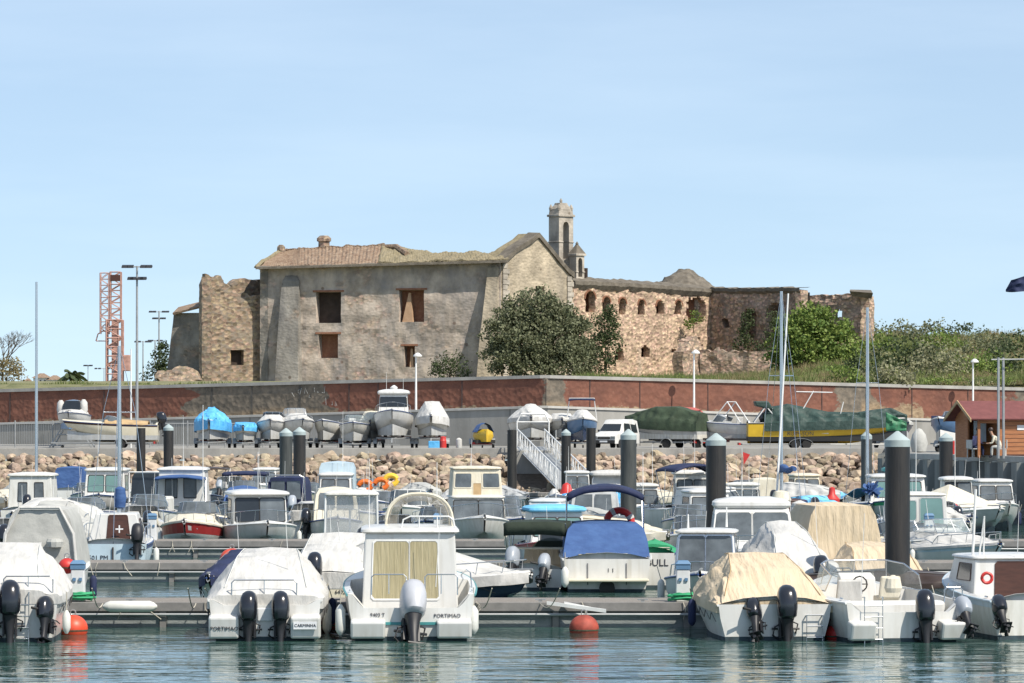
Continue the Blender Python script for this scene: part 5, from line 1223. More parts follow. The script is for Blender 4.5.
b.house(-.9,.75,1.55,.8,1.15,'white_metal','vinyl_clear',rf=.25,rb=.1,tp=.88,wins=[('front',.04,.49,.1,.95,'glass_grey'),('front',.51,.96,.1,.95,'glass_grey'),('left',.1,.9,.1,.95,'glass_grey'),('right',.1,.9,.1,.95,'glass_grey')],frame='steel',over=.08,roofm='gelcoat')
b.rail(.6,.97,.3); b.antenna(-.5,.2,2.1,.5,r=.03); b.antenna(.5,-.6,2.0,.4,r=.03)
b = Boat('motorboat', 'white tent covered boat with dark outboard behind the beige covered one', 806, 97, 6.6, 2.3, t=-7, fb=.85, rise=.4, rub='white_metal')
b.cover([(0,.02,.8),(.1,.45,.5),(.3,1.1,.35),(.5,1.25,.3),(.8,.6,.25),(1,.05,.1)], 'canvas_white', seed=21, fold=.07, hem=.1, s0=.02); b.outboard(.38,.9,24,'motor_black',z=.8,steer=-10); b.ladder(.85,top=.15,w=.4); b.aftrail(h=.3,x0=.7,x1=1.15)
b = Boat('motorboat', 'low boat under a cream cover spreading behind the thickest pile', 890, 97.5, 5.6, 2.35, t=-4, fb=.7, rise=.3, hull='gelcoat_cream')
b.cover([(0,.25,.7),(.3,.85,.55),(.7,.8,.5),(.9,.4,.3),(1,.05,.1)], 'canvas_beige', seed=23, fold=.04, hem=.2)
b = Boat('motorboat', 'grey canvas hooded white boat at the left behind the pedestals', 33, 99, 6.4, 2.1, t=0, fb=.95, rise=.4, rub='white_metal')
b.enclosure(-1.9,1.2,1.95,.95,2.5,'canvas_grey',tp=.72,clear=None,seed=2); b.prt(MB().tube([(-.95,-1.95,.95),(-.85,-1.9,1.9),(-.5,-1.85,2.55),(.5,-1.85,2.55),(.85,-1.9,1.9),(.95,-1.95,.95)],.045,6), 'canopy_hoop', 'canvas_white')
b.prt(MB().grid(lambda u,v:(-1.0+u*1.1, -2.2-.35*v+nse(u*4,v*4)*.1, 1.7-.9*v+nse(u*3,v*3,2)*.05),10,8), 'hanging_towel', 'canvas_white', True); b.prt(MB().lathe([(.03,-.1),(.2,-.08),(.22,.05),(.18,.12),(.03,.14)],10,.4,-2.0,1.65), 'bucket', 'canvas_grey')
b.outboard(-.2,.75,10,'motor_black',z=1.0)

# ------------------------------------------------------------ south side of the second pontoon
b = Boat('cruiser', 'white cruiser with bright blue cockpit cover and navy bimini', 607, 110.4, 6.9, 2.55, t=0, fb=.92, rise=.4, rub='white_metal', full=2.8)
b.enclosure(-2.9,1.6,2.4,.95,1.85,'canvas_blue',tp=.86,seed=5,rb=.75,name='cockpit_cover'); b.bimini(-1.7,.2,2.15,2.95,'canvas_navy',arch=.28,legz=1.0,val=.16)
b.prt(MB().box(-1.15,1.15,-3.85,-3.45,.30,.38), 'swim_platform', 'gelcoat_cream', bevel=.03); b.prt(MB().box(-.55,-.52,-3.47,-3.44,.2,.8).box(.52,.55,-3.47,-3.44,.2,.8),'transom_seam','rubber_grey')
b.prt(MB().lathe([(.22,-.02),(.22,.1),(.1,.12)],12,0,0,0).xf(Matrix.Translation((0,-3.5,.12)) @ Matrix.Rotation(R(90),4,'X')), 'drive_unit', 'rubber'); b.text('1 1', .16, .1, .6)
o = MB().tube([(.36*math.cos(a),0,.36*math.sin(a)) for a in [q*math.pi/10 for q in range(21)]],.10,8).build('lifebuoy','red',None,smooth=True); o.location = P(619,523,114); tag(o,'red lifebuoy hanging under the navy bimini canopy','lifebuoy')
mbq = MB()
for k in range(4):
    a = k*math.pi/2+.5; mbq.tube([(.36*math.cos(a+e),-.01,.36*math.sin(a+e)) for e in (-.16,0,.16)],.108,8)
mbq.build('white_band','canvas_white',o)
fender(565,577,110,'small grey fender left of the blue covered cruiser',h=.45,r=.11)
b = Boat('open_boat', 'small boat with dark green bimini and two raised grey outboards', 532, 111.5, 5.2, 1.95, t=10, fb=.6, rise=.3, rub='stripe_teal', stripe='gelcoat_lightblue', sc=.75)
b.bimini(-2.2,-.2,1.75,1.95,'canvas_green',arch=.04,legz=.6,val=.36); b.outboard(-.5,.8,30,'motor_grey',z=.65,steer=-18); b.small_outboard(.35,45,'motor_grey',z=.5,sc=.78)
b.enclosure(.3,1.5,1.5,.6,1.3,'canvas_green',tp=.5,seed=9); b.seat(0,-.6,.3,'canvas_beige',1.1); b.prt(MB().tube([(-.8,-1.6,.6),(-.8,-1.5,1.15),(.7,-1.5,1.15),(.8,-1.6,.6)],.04,6),'seat_rail','canvas_cream')
b = Boat('open_boat', 'white boat with hard top on posts and dark engine', 351, 110.8, 6.0, 2.1, t=-2, fb=.9, rise=.4, rub='white_metal', sc=.7)
b.slab(.78,.74,-1.9,.3,2.63,.12,'gelcoat_old','hard_top'); b.prt(MB().tube([(-.75,-1.8,.9),(-.72,-1.8,2.65)],.03,6).tube([(.75,-1.8,.9),(.72,-1.8,2.65)],.03,6).tube([(-.75,.2,.9),(-.7,.2,2.65)],.03,6).tube([(.75,.2,.9),(.7,.2,2.65)],.03,6).tube([(-.05,.2,.9),(-.05,.2,2.65)],.03,6), 'top_posts', 'white_metal')
b.prt(MB().quad((-.74,-1.75,.95),(.72,-1.75,.95),(.7,-1.72,2.6),(-.72,-1.72,2.6)), 'clear_screen', 'vinyl_clear'); b.prt(MB().quad((-.7,.22,1.2),(.7,.22,1.2),(.68,.2,2.6),(-.68,.2,2.6)), 'clear_screen', 'vinyl_clear')
b.console(-.6,w=.7,z=.4,m='rubber_grey'); b.seat(-.3,-1.4,.4,'canvas_cream'); b.outboard(.35,1.0,0,'motor_black',z=1.05); b.rods(3,-2.6,.9,1.6,1.3,4)
b = Boat('cruiser', 'white sports cruiser with tinted wraparound windshield by the black pile', 755, 106, 7.4, 2.8, 'bow', t=2, fb=1.05, rise=.25, rub='white_metal', full=3.0, stripe='gelcoat_grey', sc=.3, mid=.35)
b.house(-1.4,1.3,2.35,1.1,1.25,'gelcoat','glass_dark',rf=.9,rb=.1,tp=.86,wins=[('front',.03,.49,.30,.90,'glass_grey'),('front',.51,.97,.30,.90,'glass_grey'),('left',.15,.9,.3,.88,'glass_grey'),('right',.15,.9,.3,.88,'glass_grey')],over=.06,rth=.22,frame='gelcoat')
b.rail(.55,.97,.4)
b = Boat('motorboat', 'boat under a tall boxy beige cover between the two black piles', 846, 111.5, 6.4, 2.35, t=-6, fb=.7, rise=.4, rub='white_metal')
b.enclosure(-2.9,1.0,2.25,.55,2.35,'canvas_beige',tp=.78,seed=31,rf=.6,rb=.1,name='canvas_cover')
# small dark boats tied north side of second pontoon
b = Boat('sailboat', 'small white sailboat with brown companionway door facing the camera', 113, 123, 5.6, 2.2, t=-2, fb=.95, rise=.25, stripe='stripe_navy', rub='stripe_navy', hull='gelcoat_lightblue', sc=.45)
b.house(-1.5,1.2,1.75,.9,.95,'gelcoat','glass_dark',rf=.9,rb=.12,tp=.72,wins=[('back',.34,.76,.02,.92,'wood_dark','door'),('right',.3,.7,.4,.8)],roof=False,frame='wood_dark'); b.mast(.3,5.2,z=1.9,r=.07,boom=None)
b.prt(MB().lathe([(.05,-.35),(.16,-.3),(.2,.0),(.16,.28),(.05,.34)],12,.12,-1.3,2.35), 'sail_bag', 'canvas_blue', True); b.small_outboard(.75,12,'motor_lower',z=.95,sc=.85); b.text('2501 PM', .2, -.5, .52); b.prt(MB().box(-.02,.02,-2.86,-2.80,.1,.85),'rudder_stock','brownblack'); b.rail(.02,.5,.5); b.text('+', .5, .12, 1.35, 'ink_white', y=-1.62)
b = Boat('cabin_boat', 'little light blue roofed cabin boat behind the green bimini', 566, 122.5, 5.6, 2.1, 'bow', t=-6, fb=.8, rise=.3, hull='gelcoat', rub='stripe_red', stripe='stripe_red')
b.house(-1.4,.8,1.75,.9,1.0,'gelcoat','glass_teal',rf=.4,wins=[('front',.06,.48,.25,.8,'glass_teal'),('front',.52,.94,.25,.8,'glass_teal'),('left',.2,.8,.3,.8,'glass_teal')],roofm='canvas_lightblue',over=.14,rth=.16); b.rail(.6,.97,.4)
b = Boat('cabin_boat', 'narrow white and red dinghy cabin squeezed beside the blue cover', 552, 119.5, 3.6, 1.1, 'bow', t=0, fb=.75, rise=.2, stripe='stripe_red', rub='white_metal', full=3)
b.house(-.9,.7,.85,.8,.75,'gelcoat','glass_dark',wins=[('front',.12,.88,.15,.85,'glass_dark')],over=.04)
b = Boat('motorboat', 'low boat with grey beige canvas left of the brown door sailboat', 70, 127, 6.5, 2.1, 'bow', t=2, fb=.9, rise=.3, hull='gelcoat_grey')
b.cover([(0,.2,.5),(.3,.55,.5),(.7,.5,.4),(1,.05,.1)], 'canvas_grey', seed=41, hem=.3, fold=.05)
b = Boat('runabout', 'white runabout with pale blue hull and windshield near the right edge', 1000, 121.5, 5.4, 2.4, 'bow', t=-30, fb=.72, rise=.3, stripe='gelcoat_lightblue', full=2.6); b.cover([(0,.3,.6),(.4,.6,.5),(.7,.3,.5),(1,.04,.1)],'canvas_white',seed=44,hem=.05,fold=.03); b.windshield(.3,1.8,.4,z=1.3); b.rail(.6,.97,.35)
b = Boat('small_boat', 'low dark canvas covered tender above the right cabin boat', 1000, 95.5, 5.6, 1.9, 'bow', t=-70, fb=.75, rise=.15, hull='gelcoat_grey'); b.cover([(0,.2,.7),(.5,.35,.6),(1,.1,.2)],'brownblack',seed=45,hem=.1)
b = Boat('motorboat', 'boat under a cream cover with rounded bow right of the red lifebuoy', 668, 124, 6.4, 2.2, 'bow', t=-42, fb=.95, rise=.3, hull='gelcoat_cream', rub='white_metal', full=2.6)
b.cover([(0,.4,.55),(.3,.75,.5),(.7,.5,.45),(1,.05,.15)], 'canvas_cream', seed=51, hem=.2, fold=.04)
b = Boat('small_boat', 'white boat with small lettered cabin side next to the blue cover', 652, 113, 4.2, 1.35, 'stern', t=3, fb=1.0, rise=.2, deck='rope_green'); b.text('BULL', .28, .15, .72)
# ------------------------------------------------------------ third pontoon
b = Boat('runabout', 'white bowrider with yellow tinted cover, bow over the third pontoon', 184, 141.5, 6.2, 2.25, 'bow', t=2, fb=.75, rise=.45, hull='gelcoat', stripe='gelcoat_red', rub='gelcoat', full=3.0, mid=.95, sc=.4)
b.cover([(0,.3,.6),(.35,.55,.55),(.6,.4,.5),(.9,.12,.4),(1,.05,.1)], 'canvas_cream', seed=61, hem=.02, fold=.02); b.rail(.55,.98,.35); b.windshield(-.6,1.5,.4,z=1.4,m='glass_grey')
b = Boat('pilothouse_boat', 'white pilothouse boat with grey glass, bow over the third pontoon', 268, 141.5, 6.6, 2.75, 'bow', t=-10, fb=.85, rise=.3, rub='white_metal', full=2.7, hull='gelcoat')
b.house(-1.4,.9,1.95,1.0,1.05,'gelcoat','glass_dark',rf=.2,rb=.05,tp=.96,wins=[('front',.04,.48,.12,.9,'glass_dark'),('front',.50,.96,.12,.9,'glass_grey'),('left',.1,.6,.2,.85),('right',.1,.6,.2,.85)],over=.14,rth=.16); b.rail(.5,.97,.45)
b = Boat('flybridge_boat', 'tall cream flybridge boat with beige windowed canopy', 485, 141.5, 7.4, 2.25, 'bow', t=-5, fb=1.0, rise=.35, hull='gelcoat_old', rub='white_metal', full=2.8)
b.house(-1.8,.9,1.95,1.1,.85,'gelcoat_old','glass_grey',rf=.25,tp=.95,wins=[('front',.03,.49,.1,.9,'glass_grey'),('front',.51,.97,.1,.9,'glass_grey'),('left',.2,.9,.1,.9,'glass_grey')],over=.06)
b.house(-1.6,.2,1.85,1.98,1.0,'canvas_cream','glass_grey',rf=.1,tp=.93,wins=[('front',.05,.38,.35,.85,'glass_grey'),('front',.42,.58,.05,.5,'wood_tan'),('front',.62,.95,.35,.85,'glass_grey')],over=.05,frame='canvas_cream',name='flybridge_canopy'); b.rail(.5,.97,.5)
b = Boat('pilothouse_boat', 'white boat with pale teal door and windows right of the thick pile', 925, 142, 6.8, 2.75, t=-2, fb=.95, rise=.3, rub='white_metal', sc=.6)
b.house(-2.2,.8,2.0,.9,1.15,'gelcoat','glass_teal',rf=.3,tp=.93,wins=[('back',.06,.42,.25,.85,'glass_teal'),('back',.50,.92,.05,.93,'glass_teal','door')],roofm='gelcoat_old',over=.04,frame='gelcoat_grey',rth=.1); b.text('SANTA MARINA', .22, .25, .72)
b = Boat('covered_boat', 'boat under a peaked cream tent cover at the right edge', 1000, 163, 6.2, 3.3, 'bow', t=-28, fb=.9, rise=.3, hull='gelcoat_grey', rub='white_metal')
b.prt(MB().loft([[(-1.5,-2.6,1.15),(1.5,-2.6,1.15),(1.5,1.4,1.2),(-1.5,1.4,1.2)],[(-1.1,-2,1.4),(1.1,-2,1.4),(1.1,.8,1.4),(-1.1,.8,1.4)],[(-.02,-.6,2.1),(.02,-.6,2.1),(.02,-.5,2.1),(-.02,-.5,2.1)]],True,True), 'tent_cover', 'canvas_cream'); b.prt(MB().box(-1.2,1.2,-2.6,1.4,.9,1.2),'cabin','gelcoat',bevel=.1)
b = Boat('pilothouse_boat', 'small white cabin boat with open doorway left of the blue roof', 541, 126, 5, 1.5, t=8, fb=.9, rise=.3); b.house(-1.6,.6,1.15,.9,1.25,'gelcoat','glass_dark',wins=[('back',.5,.85,.3,.9,'brownblack','door')],over=.03)  # dark door panel, the shade inside the open doorway put into its colour
b.outboard(-.3,.8,15,'motor_silver',z=.9)
# ------------------------------------------------------------ fourth pontoon, both sides
def pil(label, px, d, B, L, top, face='stern', roofm=None, glass='glass_teal', hull='gelcoat', m='gelcoat', cw=.8, wins=None, t=0, name='pilothouse_boat', rail=True, stripe=None, fb=.95, rub='stripe_navy'):
    b = Boat(name, label, px, d, L, B, face, t=t, fb=fb, rise=.35, hull=hull, near=False, stripe=stripe, rub=rub)
    f = 'back' if face == 'stern' else 'front'
    wins = wins or [(f,.08,.47,.3,.85,glass),(f,.53,.92,.3,.85,glass),('left',.2,.8,.35,.85,glass),('right',.2,.8,.35,.85,glass)]
    b.house(-L*.22,L*.14,B*cw,fb+.02,top-fb-.12,m,glass,rf=.35,tp=.92,wins=wins,over=.1,roofm=roofm,rth=.14)
    if rail: b.rail(.5,.97,.45)
    return b
b = pil('cream grey cabin boat with two upright oval windows at far left', 25, 170, 2.2, 6.6, 2.45, hull='gelcoat_old', m='gelcoat_old', cw=.88, wins=[('back',.22,.42,.25,.8,'glass_grey'),('back',.6,.8,.25,.8,'glass_grey')])
b.mast(.8,8.8,z=2.0,r=.07,shrouds=False); b.outboard(.1,.85,15,'motor_black',z=1.0)
b = pil('white pilothouse boat with teal windscreen behind the mast', 99, 188, 2.5, 6.8, 2.45, 'bow', roofm='gelcoat', cw=.78); b.antenna(.4,0,2.4,2.4)
b = pil('cream cabin boat with twin dark windows and white roof', 178, 170, 2.5, 6.6, 2.7, wins=[('back',.16,.4,.3,.8,'glass_grey'),('back',.55,.8,.3,.8,'glass_grey')], cw=.85); b.antenna(0,-.5,2.8,2.2); b.bimini(-3,-1.3,2.1,2.45,'canvas_blue',val=.1,arch=.1)
b = pil('white boat with pale blue canvas wheelhouse near the grey piles', 333, 186, 2.1, 6.4, 2.25, 'bow', glass='glass_grey', cw=.75, m='gelcoat', roofm='gelcoat'); b.enclosure(-2.6,-1.0,1.75,1,2.75,'gelcoat_lightblue',tp=.96,rf=.05,rb=.05); b.antenna(-.3,-.5,2.6,2.6)
b = pil('white wheelhouse boat far right before the sheet pile wall', 964, 168, 1.5, 5.5, 2.3, 'bow', glass='glass_dark', cw=.85, wins=[('front',.05,.48,.35,.92,'glass_dark'),('front',.5,.95,.35,.92,'glass_grey')]); b.outboard(-1.1,.8,15,'motor_black',z=.8)
b = pil('white and green trawler style boat behind the thick black pile', 905, 176, 3.0, 8, 2.3, 'bow', cw=.85, glass='glass_teal', m='gelcoat', stripe='rope_green'); b.prt(MB().lathe([(.25,0),(.5,.1),(.5,.22),(.2,.3)],12,.15,-.3,2.4),'radar_dome','stripe_teal'); b.antenna(.4,-.3,2.4,1.0); b.antenna(-.1,-.3,2.4,1.1)
b = pil('white cabin boat half hidden left of the middle black pile', 695, 165, 1.9, 6, 2.6, 'stern', cw=.85, glass='glass_grey', m='gelcoat_old'); b.antenna(.1,-.5,2.6,1.6)
b = Boat('runabout', 'white runabout with clear windshield right of the orange floats', 401, 165, 5.8, 2.1, 'bow', t=4, fb=.95, rise=.3, rub='white_metal'); b.windshield(.2,1.7,.65,z=1.2,m='glass_grey',fr='white_metal'); b.rail(.6,.97,.4); b.prt(MB().box(-.8,.8,-2.6,-.6,.9,1.5),'engine_box','gelcoat',bevel=.1)
for k,(px,py,m,lb) in enumerate([(365,486,'orange','orange life jacket bundle hung left on the rail'),(381,484,'orange','orange life jacket bundle hung beside the yellow float'),(391,480,'yellow','yellow horseshoe float above the white runabout')]):
    o = MB().tube([(.26*math.cos(a),0,.2*math.sin(a)) for a in [q*math.pi/6-1.2 for q in range(10)]],.11,8).build('life_float',m,None,smooth=True); o.location = P(px,py,170); tag(o, lb, 'float')
b = Boat('runabout', 'white cruiser with many rails behind the tinted windshield cruiser', 758, 160, 7.5, 2.9, 'bow', t=-25, fb=1.1, rise=.4, rub='white_metal'); b.house(-1.6,.9,2.1,1.2,.75,'gelcoat','glass_grey',rf=.8,wins=[('front',.05,.95,.3,.85,'glass_grey'),('left',.1,.9,.3,.8,'glass_grey')],over=.05); b.rail(.1,.97,.5); b.bimini(-3,-1.2,2.3,3.0,'canvas_navy',arch=.25,val=.08)
b.antenna(.3,-2,1.4,2.5); b.antenna(-1.2,-1,1.4,1.6)
b = Boat('sailboat', 'sailboat with blue sail cover and leaning light mast', 803, 158, 7.5, 2.4, 'stern', t=-8, fb=.95, rise=.2, rub='wood_dark', hull='gelcoat')
b.house(-1.6,1.5,1.5,.95,.55,'wood_dark','glass_dark',rf=.5,wins=[],over=.02); b.mast(.4,8.7,z=1.3,r=.075,boom=(2.6,1.5),lean=(.0,0)); b.prt(MB().tube([(-.35,-.2,1.2),(.22,.1,9.9)],.05,6,.035),'spinnaker_pole','white_metal')
b.prt(MB().box(-.15,.15,-3.95,-3.83,-.2,1.6),'rudder','stripe_navy'); b.outboard(.5,.75,55,'motor_black',z=1.25); b.prt(MB().lathe([(.3,-.3),(.42,0),(.3,.32),(.03,.38)],12,-.6,-2.4,1.6),'buoy_cover','canvas_cream',True)
b = Boat('sailboat', 'sailboat whose tall grey mast stands beside the right pile', 869, 178, 7.5, 2.3, 'bow', t=4, fb=.9, rise=.2, rub='stripe_navy'); b.mast(.2,8.7,z=1.2,r=.085,shrouds=True); b.prt(MB().grid(lambda u,v:((u-.5)*2.4,-3+v*3,1.35+.25*math.sin(u*7)*math.sin(v*5)+.15*(1-abs(u-.5)*2)),16,12),'blue_tarp','canvas_lightblue',True)
def plume(px, py, d, label, m):
    rg = random.Random(3); mb = MB()
    for k in range(60):
        a = rg.uniform(0,6.28); e = rg.uniform(-.9,1.3); v = Vector((math.cos(a)*math.cos(e),math.sin(a)*math.cos(e),math.sin(e)))*rg.uniform(.25,.5); w = v.orthogonal().normalized()*.06; mb.quad(-w,w,v+w,v-w)
    o = mb.build('flag_bundle', m, None, fixn=False); o.location = P(px,py,d); tag(o, label, 'marker flags')
plume(872,491,172,'dark blue ragged marker flags left of the thick pile','canvas_blue')
o = MB().lathe([(.05,-.35),(.3,-.3),(.32,0),(.14,.2),(.12,.45),(.02,.5)],12).build('gas_bottle','red',None,smooth=True); o.location = P(832,499,165); tag(o,'red gas bottle shaped float left of the blue tarp','float')
b = Boat('covered_boat', 'boat under a crumpled light blue tarp left of the dark flags', 850, 160, 5.5, 2.0, 'bow', t=-30, fb=.95, rise=.2); b.cover([(0,.5,.5),(.5,.7,.4),(1,.1,.2)],'canvas_lightblue',seed=71,fold=.12,hem=.1)
b = Boat('covered_boat', 'boat with blue canvas wheelhouse behind the cream oval window boat', 68, 222, 6, 1.9, 'stern', fb=.9, near=False); b.enclosure(-2.4,.5,1.65,.9,2.15,'canvas_blue',tp=.95)
b = Boat('covered_boat', 'boat with dark smoked canopy between masts at left', 145, 187, 6, 1.9, 'stern', fb=.9, near=False); b.enclosure(-2.2,.3,1.5,.9,2.3,'glass_dark',tp=.9); b.prt(MB().tube([(-.8,-2.3,.9),(-.8,-2.3,2.35),(.8,-2.3,2.35),(.8,-2.3,.9)],.04,5),'hoop','white_metal')
b = Boat('open_boat', 'open boat with long navy bimini near the rock bank', 240, 188, 6.4, 2.2, 'bow', fb=.9, near=False, stripe='canvas_blue'); b.bimini(-2.2,.4,2.1,2.35,'canvas_navy',arch=.05,val=.15); b.enclosure(.2,2,1.7,.95,1.6,'canvas_blue',tp=.8); b.windshield(.9,1.6,.5,z=1.4,m='glass_grey')
b = Boat('open_boat', 'boat with thin brown bimini right of the white roofed cabin', 205, 192, 6.0, 1.9, 'bow', fb=.9, near=False); b.bimini(-2,.2,1.7,2.5,'brownblack',arch=.04,val=.06)
b = Boat('covered_boat', 'boat with dark blue smoked cockpit enclosure by the pair of piles', 283, 168, 6.4, 2.0, 'stern', t=4, fb=.95, near=False, rub='white_metal'); b.enclosure(-2.3,.6,1.6,.95,2.35,'canvas_navy',tp=.92,clear=(.35,.9)); b.prt(MB().tube([(-.82,-2.4,.9),(-.8,-2.4,2.35),(-.6,-2.4,2.45),(.6,-2.4,2.45),(.8,-2.4,2.35),(.85,-2.3,.9)],.03,5),'hoop','steel'); b.outboard(.4,.85,25,'motor_grey',z=1)
b = Boat('covered_boat', 'white boat with pale canvas cabin left of the grey pile', 613, 186, 6.4, 2.1, 'bow', fb=.95, near=False, hull='gelcoat'); b.enclosure(-2.4,.6,1.8,.95,2.15,'gelcoat_grey',tp=.95); b.slab(1.0,.95,-2.5,.5,2.15,.2,'canvas_white','roof')
b = Boat('small_boat', 'grey inflatable style boat with blue ropes near the gangway foot', 528, 190, 5, 2.0, 'bow', t=-35, fb=.85, near=False, hull='gelcoat_grey'); b.cover([(0,.3,.5),(.5,.7,.4),(1,.1,.2)],'gelcoat_grey',seed=81,fold=.1); b.rods(3,-1,1,1,1.2,8)
b = Boat('small_boat', 'small boat with red bags on deck under the gangway', 556, 196, 4.4, 1.8, 'bow', t=10, fb=.8, near=False); b.prt(MB().lathe([(.3,0),(.34,.3),(.2,.7),(.03,.8)],10,-.2,.2,.9),'red_bag','red',True); b.prt(MB().lathe([(.3,0),(.3,.25),(.1,.5)],10,.4,.3,.9),'white_bag','canvas_white',True)
b = Boat('covered_boat', 'boat under a rumpled bright blue tarp right of the grey pile', 655, 178, 5.4, 1.9, 'bow', t=-45, fb=.85, near=False); b.cover([(0,.6,.4),(.5,.7,.4),(1,.1,.2)],'tarp_blue',seed=85,fold=.14,hem=.25)
b = Boat('covered_boat', 'far boat with grey green peaked cover near the rock bank', 668, 200, 6.6, 2.6, 'bow', t=-60, fb=.8, near=False, hull='gelcoat_old'); b.cover([(0,.2,.5),(.5,.7,.2),(1,.1,.2)],'canvas_grey',seed=86,hem=.15)
b = Boat('runabout', 'small white runabout tucked behind the orange floats', 372, 176, 5, 1.9, 'bow', t=6, fb=.9, near=False); b.windshield(.3,1.3,.45,z=1.15,m='glass_grey'); b.seat(0,-.5,.4,'canvas_white',1)
b = Boat('small_boat', 'white tender with clutter left of the sports cruiser roof', 725, 186, 5, 2.0, 'bow', t=12, fb=1.0, near=False); b.cover([(0,.4,.5),(.5,.5,.4),(1,.1,.2)],'gelcoat_cream',seed=88,fold=.05)
b = Boat('runabout', 'grey hulled runabout behind the pedestal at the left third pontoon', 132, 163, 5.4, 2.0, 'bow', t=8, fb=.9, near=False, hull='gelcoat_old'); b.windshield(.2,1.5,.5,z=1.2,m='glass_grey'); b.rail(.5,.97,.4); b.prt(MB().box(-.7,.7,-2,-.5,.9,1.6),'engine_box','gelcoat_old',bevel=.1)
b = Boat('runabout', 'low white runabout left of the sailboat door in the middle distance', 12, 150, 6, 2.6, 'bow', t=20, fb=.9, near=False); b.cover([(0,.5,.5),(.5,.8,.4),(1,.1,.2)],'canvas_white',seed=89,fold=.05)
b = Boat('small_boat', 'white skiff on the fourth pontoon right of the hard top boat', 438, 172, 5, 2.0, 'bow', t=-10, fb=.8, near=False, hull='gelcoat_grey'); b.seat(0,-.3,.4,'canvas_grey',1.2); b.rods(3,-1,.9,1.2,1.3,12)
b = Boat('runabout', 'white runabout seen behind the right side of the tinted cruiser', 815, 146, 6, 2.4, 'bow', t=-12, fb=.85, near=False); b.rail(.2,.97,.5); b.seat(0,-.3,.4,'canvas_white',1.2); b.prt(MB().lathe([(.3,0),(.36,.25),(.3,.5),(.05,.6)],12,0,1.0,1.2),'radar_dome','canvas_white',True)
b = Boat('small_boat', 'white skiff with red floats on deck at the right', 972, 152, 5, 2.2, 'bow', t=-20, fb=.8, near=False); b.prt(MB().lathe([(.05,0),(.3,.1),(.35,.35),(.2,.6),(.02,.65)],10,0,.8,.95).lathe([(.05,0),(.25,.1),(.28,.3),(.02,.5)],10,.5,.6,.95),'red_floats','red',True); b.rail(.3,.97,.45)
b = Boat('runabout', 'small open white boat behind the cabin boat clear canopy', 452, 150, 4.6, 1.7, 'stern', t=-10, fb=.8, near=False); b.outboard(0,.75,10,'motor_grey',z=.9); b.seat(.3,-.4,.4)
b = Boat('runabout', 'small white tender with beige deck in the middle left gap', 215, 148, 4.8, 1.8, 'bow', t=14, fb=.85, near=False, deck='gelcoat_cream'); b.rail(.3,.97,.6)
# mast of a boat out of frame on the right, and navy flag
def flagpole(px, d, z1, label):
    root = empty('flagpole', (PX(px,d),d,0), 0, label, 'flagpole'); MB().tube([(0,0,.5),(0,0,z1)],.05,8,.035).build('pole','white_metal',root)
    x1 = PX(1006,d)-PX(px,d); 
    def f(u,v):
        x = lerp(0,x1,u); top = PZ(lerp(276,279,u)+(9 if u > .85 else 0)*(u-.85)/.15,d); bot = PZ(lerp(295,290,u),d); return (x, math.sin(u*7)*.12+nse(u*4,v*3)*.1, lerp(bot,top,v)+math.sin(u*5)*.05)
    MB().grid(f,20,10).build('flag','canvas_navy',root,True)
flagpole(1040, 118, PZ(270,118), 'pole at the right edge flying a navy blue flag')
# ------------------------------------------------------------ things on the quay
QZ = 3.0
def wheel(par, x, y, r, w=.16, rim='rim'):
    t = MB().lathe([(r*.6,-w/2),(r*.97,-w/2),(r,-w/4),(r,w/4),(r*.97,w/2),(r*.6,w/2)],16).xf(Matrix.Translation((x,y,r)) @ Matrix.Rotation(R(90),4,'Y')).build('wheel','tyre',par,smooth=True)
    MB().lathe([(.02,-w/2*.8),(r*.6,-w/2*.9),(r*.6,w/2*.9),(.02,w/2*.8)],14).xf(Matrix.Translation((x,y,r)) @ Matrix.Rotation(R(90),4,'Y')).build('rim',rim,t)
def trailer(px, d, L, B, face, t, label, h=.55, axles=1, r=.29):
    tt = R(t); away = Vector((math.sin(tt), math.cos(tt), 0)); p = Vector((PX(px,d), d, QZ))+away*L/2
    root = empty('boat_trailer', tuple(p), -tt+(0 if face == 'stern' else math.pi), label, 'trailer', 'boat trailers on the quay')
    mb = MB()
    for s in (-1,1): mb.tube([(s*B*.38,-L*.45,h-.1),(s*B*.38,L*.1,h-.1),(0,L*.55,h-.12)],.045,5)
    for y in (-.4,-.1,.2): mb.tube([(-B*.42,L*y,h-.08),(B*.42,L*y,h-.08)],.04,5)
    mb.tube([(0,L*.55,h-.12),(0,L*.62,.35)],.05,5).build('frame','galvanised',root)
    mb = MB()
    for s in (-1,1):
        mb.box(s*B*.22-.05,s*B*.22+.05,-L*.4,L*.15,h,h+.12)
    mb.build('bunk','rubber',root)
    for a in range(axles):
        for s in (-1,1): wheel(root, s*B*.47, -L*.12+a*.72, r)
    for s in (-1,1):
        mb = MB(); yy = -L*.12+(axles-1)*.36; W_ = .36*axles+.05
        mb.loft([[(s*B*.47-.13,yy-W_*math.cos(a),.3+.36*math.sin(a)) for a in [R(q*20) for q in range(10)]],[(s*B*.47+.13,yy-W_*math.cos(a),.3+.36*math.sin(a)) for a in [R(q*20) for q in range(10)]]], False); mb.build('mudguard','galvanised',root,thick=.02)
    mb = MB(); mb.lathe([(.02,-.05),(.1,-.05),(.1,.05),(.02,.05)],10).xf(Matrix.Translation((0,L*.5,.12)) @ Matrix.Rotation(R(90),4,'Y')); mb.build('jockey_wheel','tyre',root)
    mb = MB().box(-B*.42,B*.42,-L*.47,-L*.46,h-.15,h+.0); mb.build('light_board','red',root)
